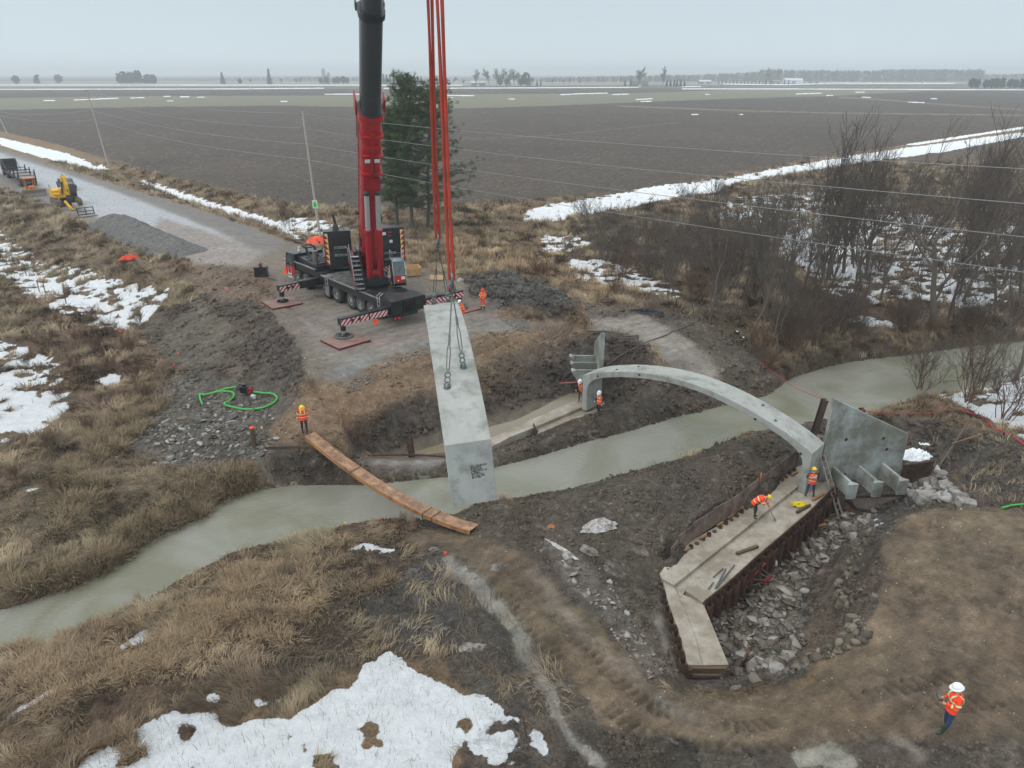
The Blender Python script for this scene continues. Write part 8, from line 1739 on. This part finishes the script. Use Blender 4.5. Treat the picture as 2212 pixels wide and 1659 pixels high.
mb = MB(); mb.slab([(1.7, .05), (1.85, .05), (1.78, .5), (1.95, 1.05), (1.85, 1.08), (1.68, .5)], -1.55, 1.55); mb.build('dozer_blade', BLADE, dz); mb = MB(); mb.beam((0, 1.15, .4), (1.75, 1.1, .35), .12, .16); mb.beam((0, -1.15, .4), (1.75, -1.1, .35), .12, .16); mb.build('push_arm', ORG, dz)
# truck with rack bed and trailer
p = G(66, 404, 0); q = G(0, 362, 0); dr = (p-q); dr.z = 0; dr.normalize(); yw = math.atan2(dr.y, dr.x)
tr = thing('flatbed_trailer', 'long dark flatbed trailer with steel racks parked behind the bulldozer', 'trailer', p-dr*.5, yw)
mb = MB(); mb.boxab((-13.5, -1.25, 1.05), (0, 1.25, 1.35)); mb.boxab((-.05, -1.2, .55), (.02, 1.2, 1.1)); mb.build('trailer_bed', mat('dark_red_bed', srgb(66, 44, 44), .6, 0, .2), tr)
mb = MB(); mb.boxab((-13.3, -1.15, 1.36), (-.1, 1.15, 1.42)); mb.build('deck_board', mat('grey_deck_boards', srgb(128, 124, 122), .7, 0, .25, 3), tr)
for x in (-.3, -5.0, -9.5):
    mb = MB()
    for s in (-1, 1): mb.beam((x, s*1.2, 1.35), (x, s*1.2, 2.75), .14, .14); mb.beam((x, s*1.2, 2.6), (x-1.6, s*1.2, 1.4), .1, .1)
    mb.beam((x, -1.2, 2.3), (x, 1.2, 2.3), .12, .12); mb.beam((x, -1.2, 1.8), (x, 1.2, 1.8), .1, .1); mb.build('steel_rack', BLK, tr)
for x in (-1.2, -2.4, -3.6):
    for s in (-1, 1): mb = MB(); mb.cyl((x, s*.8, .5), (x, s*1.2, .5), .5, n=20); w = mb.build('wheel', TYRE, tr); mb = MB(); mb.cyl((x, s*1.19, .5), (x, s*1.22, .5), .25, n=14); mb.build('rim', RIM, w)
tk = thing('flatbed_truck', 'dark truck with a headache rack at the left edge, ahead of the trailer', 'truck', p-dr*16.5, yw)
mb = MB(); mb.boxab((-2.5, -1.2, .9), (2.2, 1.2, 1.2)); mb.boxab((-5.6, -1.2, .8), (-3.0, 1.2, 2.9), .15); mb.build('truck_body', BLK, tk)
mb = MB()
for s in (-1, 1): mb.beam((-2.6, s*1.1, 1.2), (-2.6, s*1.1, 3.1), .14, .14); mb.beam((-2.6, s*1.1, 3.0), (1.0, s*1.1, 1.5), .1, .1)
mb.beam((-2.6, -1.1, 3.0), (-2.6, 1.1, 3.0), .14, .14); mb.build('headache_rack', BLK, tk)
for x in (1.2, 0, -4.3):
    for s in (-1, 1): mb = MB(); mb.cyl((x, s*.8, .5), (x, s*1.2, .5), .5, n=20); mb.build('wheel', TYRE, tk)
# pickup behind the excavator
p = G(118, 413, 0); pk = thing('pickup_truck', 'dark pickup parked behind the yellow excavator', 'pickup truck', p+Vector((1.2, 1.6, 0)), yaw)
mb = MB(); mb.slab([(-2.7, .5), (2.6, .5), (2.7, .95), (1.2, 1.15), (.5, 1.75), (-.9, 1.8), (-1.0, 1.15), (-2.7, 1.15)], -.95, .95); mb.build('truck_body', BLU, pk)
mb = MB(); mb.add([(1.2, -.8, 1.17), (1.2, .8, 1.17), (.53, .75, 1.74), (.53, -.75, 1.74)], [(0, 1, 2, 3)]); mb.build('windscreen', GLASS, pk)
for x in (1.75, -1.75):
    for s in (-1, 1): mb = MB(); mb.cyl((x, s*.7, .4), (x, s*.98, .4), .4, n=18); mb.build('wheel', TYRE, pk)
# ------------------------------------------------------------------ farms, trees and woods on the horizon
def farmesh(seed, kind):
    g = np.random.default_rng(seed)
    if kind == 'spruce':
        n = 1500; z = g.random(n)**.8; r_ = (1-z)*.26*(.75+.25*np.sin(z*60))*np.sqrt(g.random(n)); a = g.uniform(0, 6.28, n); C = np.stack([r_*np.cos(a), r_*np.sin(a), .05+z*.95], 1); s = .035; col = srgb(52, 64, 60)
    elif kind == 'round':
        n = 1500; u = g.normal(size=(n, 3)); u /= np.linalg.norm(u, axis=1, keepdims=True); u *= (g.random((n, 1))**.4); k = 1+.25*np.sin(u[:, :1]*7+seed)*np.cos(u[:, 1:2]*6); C = u*k*np.array([.36, .36, .42])+np.array([0, 0, .56]); s = .04; col = srgb(58, 68, 62)
    elif kind == 'pinegrp':
        n = 2200; lay = g.integers(0, 7, n); a = g.uniform(0, 6.28, n); off = g.normal(0, .06, (7, 2)); rr = (.30-.025*lay)*np.sqrt(g.random(n)); C = np.stack([rr*np.cos(a)+off[lay, 0], rr*np.sin(a)+off[lay, 1], .22+lay*.115+g.normal(0, .022, n)], 1); s = .035; col = srgb(54, 66, 62)
    else:
        return None
    d = g.normal(size=(n, 3))*s; e = g.normal(size=(n, 3))*s; V = np.stack([C-d, C+d, C+e], 1).reshape(-1, 3); me = npmesh('far_crown', V, np.arange(len(V)).reshape(-1, 3)); colattr(me, 'Col', np.repeat(np.array([col])*g.uniform(.7, 1.3, (n, 1)), 3, 0)); me.materials.append(FARM_); return me
FM = {k: [farmesh(i+5, k) for i in range(2)] for k in ('spruce', 'round', 'pinegrp')}
mb = MB(); mb.cyl((0, 0, 0), (0, 0, .5), .02, .012, 6); TRM = mb.mesh('far_trunk'); TRM.materials.append(BARK)
_fr = random.Random(12)
def tiny_tree(seed):
    TR, CR = grow(seed, 10, spread=.5, levels=4, twig=.045, up=.3, nb=(4, 6)); a = segs_mesh('bare_trunk', [s[0] for s in TR], [s[1] for s in TR], [s[2]*1.3 for s in TR], [s[3]*1.3 for s in TR], 4); b = segs_mesh('bare_crown', [s[0] for s in CR], [s[1] for s in CR], [s[2] for s in CR], [s[3] for s in CR], 3); a.materials.append(BARK); b.materials.append(TWIG); return a, b
FB = [tiny_tree(500+i) for i in range(3)]
def far(kind, px, yb, yt, label, wide=1.0, group=None):
    p = P(px, yb, 0); d = p.y; h = (PY(px, yt, d).z); t = thing('distant_tree', label, 'tree', p, _fr.random()*6, group)
    if kind == 'bare':
        a, b = _fr.choice(FB); t.scale = (h/10*wide, h/10*wide, h/10.5); link('trunk', a, None, t); link('crown', b, None, t)
    else:
        t.scale = (h*wide, h*wide, h); link('trunk', TRM, None, t); link('crown', _fr.choice(FM[kind]), None, t)
    return t
far('round', 37, 183, 163, 'leftmost round dark tree on the horizon', 1.1); far('pinegrp', 82, 183, 161, 'second dark tree from the left on the horizon, ragged'); far('round', 128, 181, 161, 'third dark tree from the left on the horizon, broad and round', 1.2)
for k, (x, yt, kd) in enumerate(((262, 158, 'pinegrp'), (274, 154, 'pinegrp'), (287, 156, 'round'), (302, 152, 'pinegrp'), (318, 160, 'pinegrp'), (332, 161, 'round'))): far(kd, x, 183, yt, 'dark pine in the tight clump on the left horizon', 1.2, 'pine clump on the left horizon')
far('spruce', 482, 182, 157, 'stout lone spruce on the horizon left of the crane', 1.25); far('spruce', 583, 183, 150, 'tallest pointed lone spruce on the left horizon', .95)
for x in (519, 545, 609, 641, 648): far('bare' if x != 519 else 'round', x, 182, 170, 'small hazy tree by the far farm left of the silo', 1.2, 'small trees by the silo farm')
for x, yt in ((694, 168), (706, 165), (722, 168), (730, 165), (742, 164), (750, 167)): far('round', x, 182, yt, 'dark tree beside the tall silo', 1.0, 'dark trees by the silo')
for k, x in enumerate((829, 836, 843, 851, 858, 865, 873, 880, 888, 896, 903, 910)): far('spruce', x, 183, 160+(k*7 % 6), 'spruce in the row behind the crane boom', 1.0, 'row of spruces behind the boom')
for x, yt in ((928, 170), (962, 168), (978, 166), (1000, 172)): far('bare', x, 184, yt, 'hazy bare tree left of the far barn', 1.1, 'hazy bare trees by the barn')
for x, yt in ((1027, 154), (1058, 150), (1072, 152), (1085, 152), (1100, 153), (1112, 154), (1120, 158), (1150, 166)): far('bare', x, 186, yt, 'bare tree around the farmhouse on the horizon', 1.0, 'bare trees around the far farmhouse')
for x, yt, k in ((1080, 168, 'round'), (1095, 168, 'round'), (1135, 156, 'pinegrp'), (1142, 160, 'spruce'), (1125, 170, 'round'), (1160, 174, 'spruce'), (1168, 175, 'spruce')): far(k, x, 186, yt, 'evergreen around the farmhouse on the horizon', 1.0, 'evergreens around the far farmhouse')
far('bare', 1378, 188, 148, 'tall spreading bare tree beside a far house, left one of the pair', 1.1); far('bare', 1430, 187, 149, 'tall narrow bare tree beside a far house, right one of the pair', .8)
for x, yt in ((1195, 170), (1218, 171), (1228, 170), (1252, 174)): far('bare', x, 184, yt, 'thin bare tree in the empty stretch of the horizon', .8, 'thin bare trees on the middle horizon')
for x in (1350, 1362, 1440, 1448, 1456, 1462, 1470, 1478): far('spruce', x, 187, 173, 'small evergreen beside the far house', 1.1, 'small evergreens by the far house')
for x in range(1552, 1650, 8): far('spruce', x, 181, 174, 'low evergreen in the long hedge row on the right horizon', 1.3, 'evergreen hedge on the right horizon')
for x, yt in ((1654, 171), (1664, 171), (1694, 172), (1703, 173)): far('spruce', x, 182.5, yt, 'spruce beside the white barn on the right', 1.0, 'spruces by the white barn')
far('bare', 1797, 179, 152, 'lone vase shaped bare tree before the far woods'); far('bare', 1660, 180, 150, 'tall bare tree behind the farm sheds, left of the white barn'); far('bare', 1680, 180, 150, 'tall bare tree just left of the white barn')
for x, yt in ((2098, 169), (2108, 171), (2128, 172), (2140, 170), (2150, 169), (2163, 168), (2180, 170), (2192, 172), (2205, 170), (2211, 172)): far('round' if x % 3 else 'pinegrp', x, 192, yt, 'dark tree in the clump at the right end of the horizon', 1.0, 'dark trees at the right end of the horizon')
# hazy woods far off: too many to count
def woods(segs, n, h0, seed, name='far_woods'):
    g = np.random.default_rng(seed); X = []; Y = []; Hh = []
    for (x0, x1, yb, yt0, yt1) in segs:
        k = int(n*(x1-x0)/1000)
        for i in range(k): f = g.random(); x = x0+(x1-x0)*f; p = P(x, yb-g.random()*.9, 0); X.append(p.x); Y.append(p.y); Hh.append(PY(x, yt0+(yt1-yt0)*f+abs(g.normal(0, 1.6)), p.y).z)
    X = np.array(X); Y = np.array(Y); Hh = np.array(Hh); m = len(X); K = 34; c = np.stack([X, Y, np.zeros(m)], 1).repeat(K, 0); hr = Hh.repeat(K)[:, None]; z = g.random((m*K, 1))**.8; w = (.28*np.sin(np.clip(z*2.6+.3, 0, 3.1)))*hr; q = np.concatenate([g.normal(0, .5, (m*K, 2))*w, z*hr], 1)+c
    d = g.normal(size=(m*K, 3))*np.array([.045, .045, .09])*hr; e = g.normal(size=(m*K, 3))*np.array([.03, .03, .05])*hr; V = np.stack([q-d, q+d, q+e], 1).reshape(-1, 3); me = npmesh(name, V, np.arange(len(V)).reshape(-1, 3)); colattr(me, 'Col', np.repeat(np.array([srgb(86, 80, 78)])*g.uniform(.8, 1.2, (m*K, 1)), 3, 0)); o = link(name, me, FARM_); o['kind'] = 'stuff'
woods([(1165, 1330, 178, 167, 164), (1330, 1480, 178, 164, 161), (1480, 1640, 177, 162, 155), (1640, 1900, 176.5, 151, 153), (1900, 2120, 176.5, 150, 151), (2120, 2400, 176, 160, 158)], 1500, 20, 1)
woods([(-200, 0, 173, 168, 167), (0, 250, 173, 169, 170), (340, 700, 173, 168, 164), (640, 780, 176, 165, 166), (820, 1170, 173, 168, 168)], 900, 10, 2)
# buildings
WALLG = mat('grey_barn_wall', srgb(120, 124, 128), .7); ROOFW = mat('white_metal_roof', srgb(206, 210, 212), .5); WALLW = mat('white_barn_wall', srgb(196, 200, 204), .6); ROOFD = mat('dark_shingle_roof', srgb(92, 88, 88), .8); BRK = mat('brick_wall', srgb(130, 104, 94), .8); SILO = mat('concrete_silo', srgb(160, 160, 158), .8)
def barn(name, label, cat, x0, x1, yb, ye, yr, wall, roof, dark=False):
    a, b = P(x0, yb, 0), P(x1, yb, 0); w = b.x-a.x; D = a.y; he = PY(x0, ye, D).z; hr = PY(x0, yr, D).z; dp = w*.5; t = thing(name, label, cat, ((a.x+b.x)/2, D, 0)); 
    mb = MB(); mb.boxab((-w/2, 0, 0), (w/2, dp, he)); mb.add([(-w/2, 0, he), (-w/2, dp, he), (-w/2, dp/2, hr), (w/2, 0, he), (w/2, dp, he), (w/2, dp/2, hr)], [(0, 2, 1), (3, 4, 5)]); mb.build('wall', wall, t)
    mb = MB(); o = .4; mb.add([(-w/2-o, -o, he-.1), (w/2+o, -o, he-.1), (w/2+o, dp/2, hr+.1), (-w/2-o, dp/2, hr+.1), (-w/2-o, dp+o, he-.1), (w/2+o, dp+o, he-.1)], [(0, 1, 2, 3), (3, 2, 5, 4)]); mb.build('roof', roof, t)
    mb = MB(); mb.boxab((-w*.12, -.1, 0), (w*.08, .02, he*.75)); mb.build('door', WALLG if wall is WALLW else WALLW, t)
    return t
barn('barn', 'grey barn with white roof on the horizon right of the slings', 'barn', 1018, 1048, 186, 179, 174.5, WALLG, ROOFW); barn('farmhouse', 'white gabled farmhouse among bare trees on the horizon', 'house', 1098, 1107, 185, 178, 173, WALLW, ROOFW)
barn('farmhouse', 'low brick house under the tall spreading bare tree', 'house', 1366, 1400, 187, 181, 175, BRK, ROOFD); barn('shed', 'small white shed right of the brick house on the horizon', 'shed', 1449, 1454, 187, 183, 181, WALLW, ROOFW)
barn('barn', 'pale distant barn alone left of the evergreen hedge row', 'barn', 1510, 1536, 181.3, 176, 173, WALLG, ROOFW); barn('barn', 'largest white barn with white roof on the right horizon', 'barn', 1696, 1734, 181.5, 173, 169, WALLW, ROOFW)
barn('farmhouse', 'grey roofed house just left of the white barn', 'house', 1668, 1684, 181, 176, 173, BRK, WALLG); barn('shed', 'long low dark shed right of the white barn', 'shed', 1750, 1768, 180.5, 177, 175.5, WALLG, ROOFD)
for x0, x1, yt, lab in ((693, 701, 146, 'tall domed silo on the horizon left of the boom'), (704, 711, 155, 'shorter silo right beside the tall domed silo')):
    a, b = P(x0, 182, 0), P(x1, 182, 0); r_ = (b.x-a.x)/2; h = PY(x0, yt, a.y).z; t = thing('silo', lab, 'silo', ((a.x+b.x)/2, a.y+12, 0)); mb = MB(); mb.cyl((0, 0, 0), (0, 0, h-r_), r_, n=24); mb.build('silo_wall', SILO, t); mb = MB(); mb.ball((0, 0, h-r_), (r_*1.02, r_*1.02, r_), 20, 10); mb.build('dome', ALU, t)
for x, yb, yt in ((1781, 183, 168), (1990, 184, 176), (1265, 182, 172)): p = P(x, yb, 0); mb = MB(); h = PY(x, yt, p.y).z; mb.cyl((0, 0, 0), (0, 0, h), .5, n=6); mb.box((0, 0, h-1), (4, .4, .4)); o = mb.build('distant_pole', POLEM); o.location = p; tag(o, 'thin utility pole far out in the fields', 'utility pole', 'poles far out in the fields')
# ------------------------------------------------------------------ a label of its own for every copy: place in its group, counted in the photo
def _ord(n): return str(n)+('th' if 10 <= n % 100 <= 20 else {1: 'st', 2: 'nd', 3: 'rd'}.get(n % 10, 'th'))
bpy.context.view_layer.update()
_by = {}
for o in SC.objects:
    if o.parent is None and 'label' in o: _by.setdefault(o['label'], []).append(o)
for lab, os_ in _by.items():
    if len(os_) < 2: continue
    def px(o):
        w = o.matrix_world.translation; d = w.y*_c-(w.z-H)*_s; return F*w.x/max(d, .1)
    os_.sort(key=px); n = len(os_)
    for i, o in enumerate(os_):
        pos = 'leftmost of them' if i == 0 else 'rightmost of them' if i == n-1 else _ord(i+1)+' from the left'
        w = lab.split(); keep = w[:16-len(pos.split())]
        while keep and keep[-1] in ('the', 'of', 'in', 'a', 'on', 'at', 'by', 'and', 'to', 'with'): keep.pop()
        o['label'] = ' '.join(keep)+', '+pos
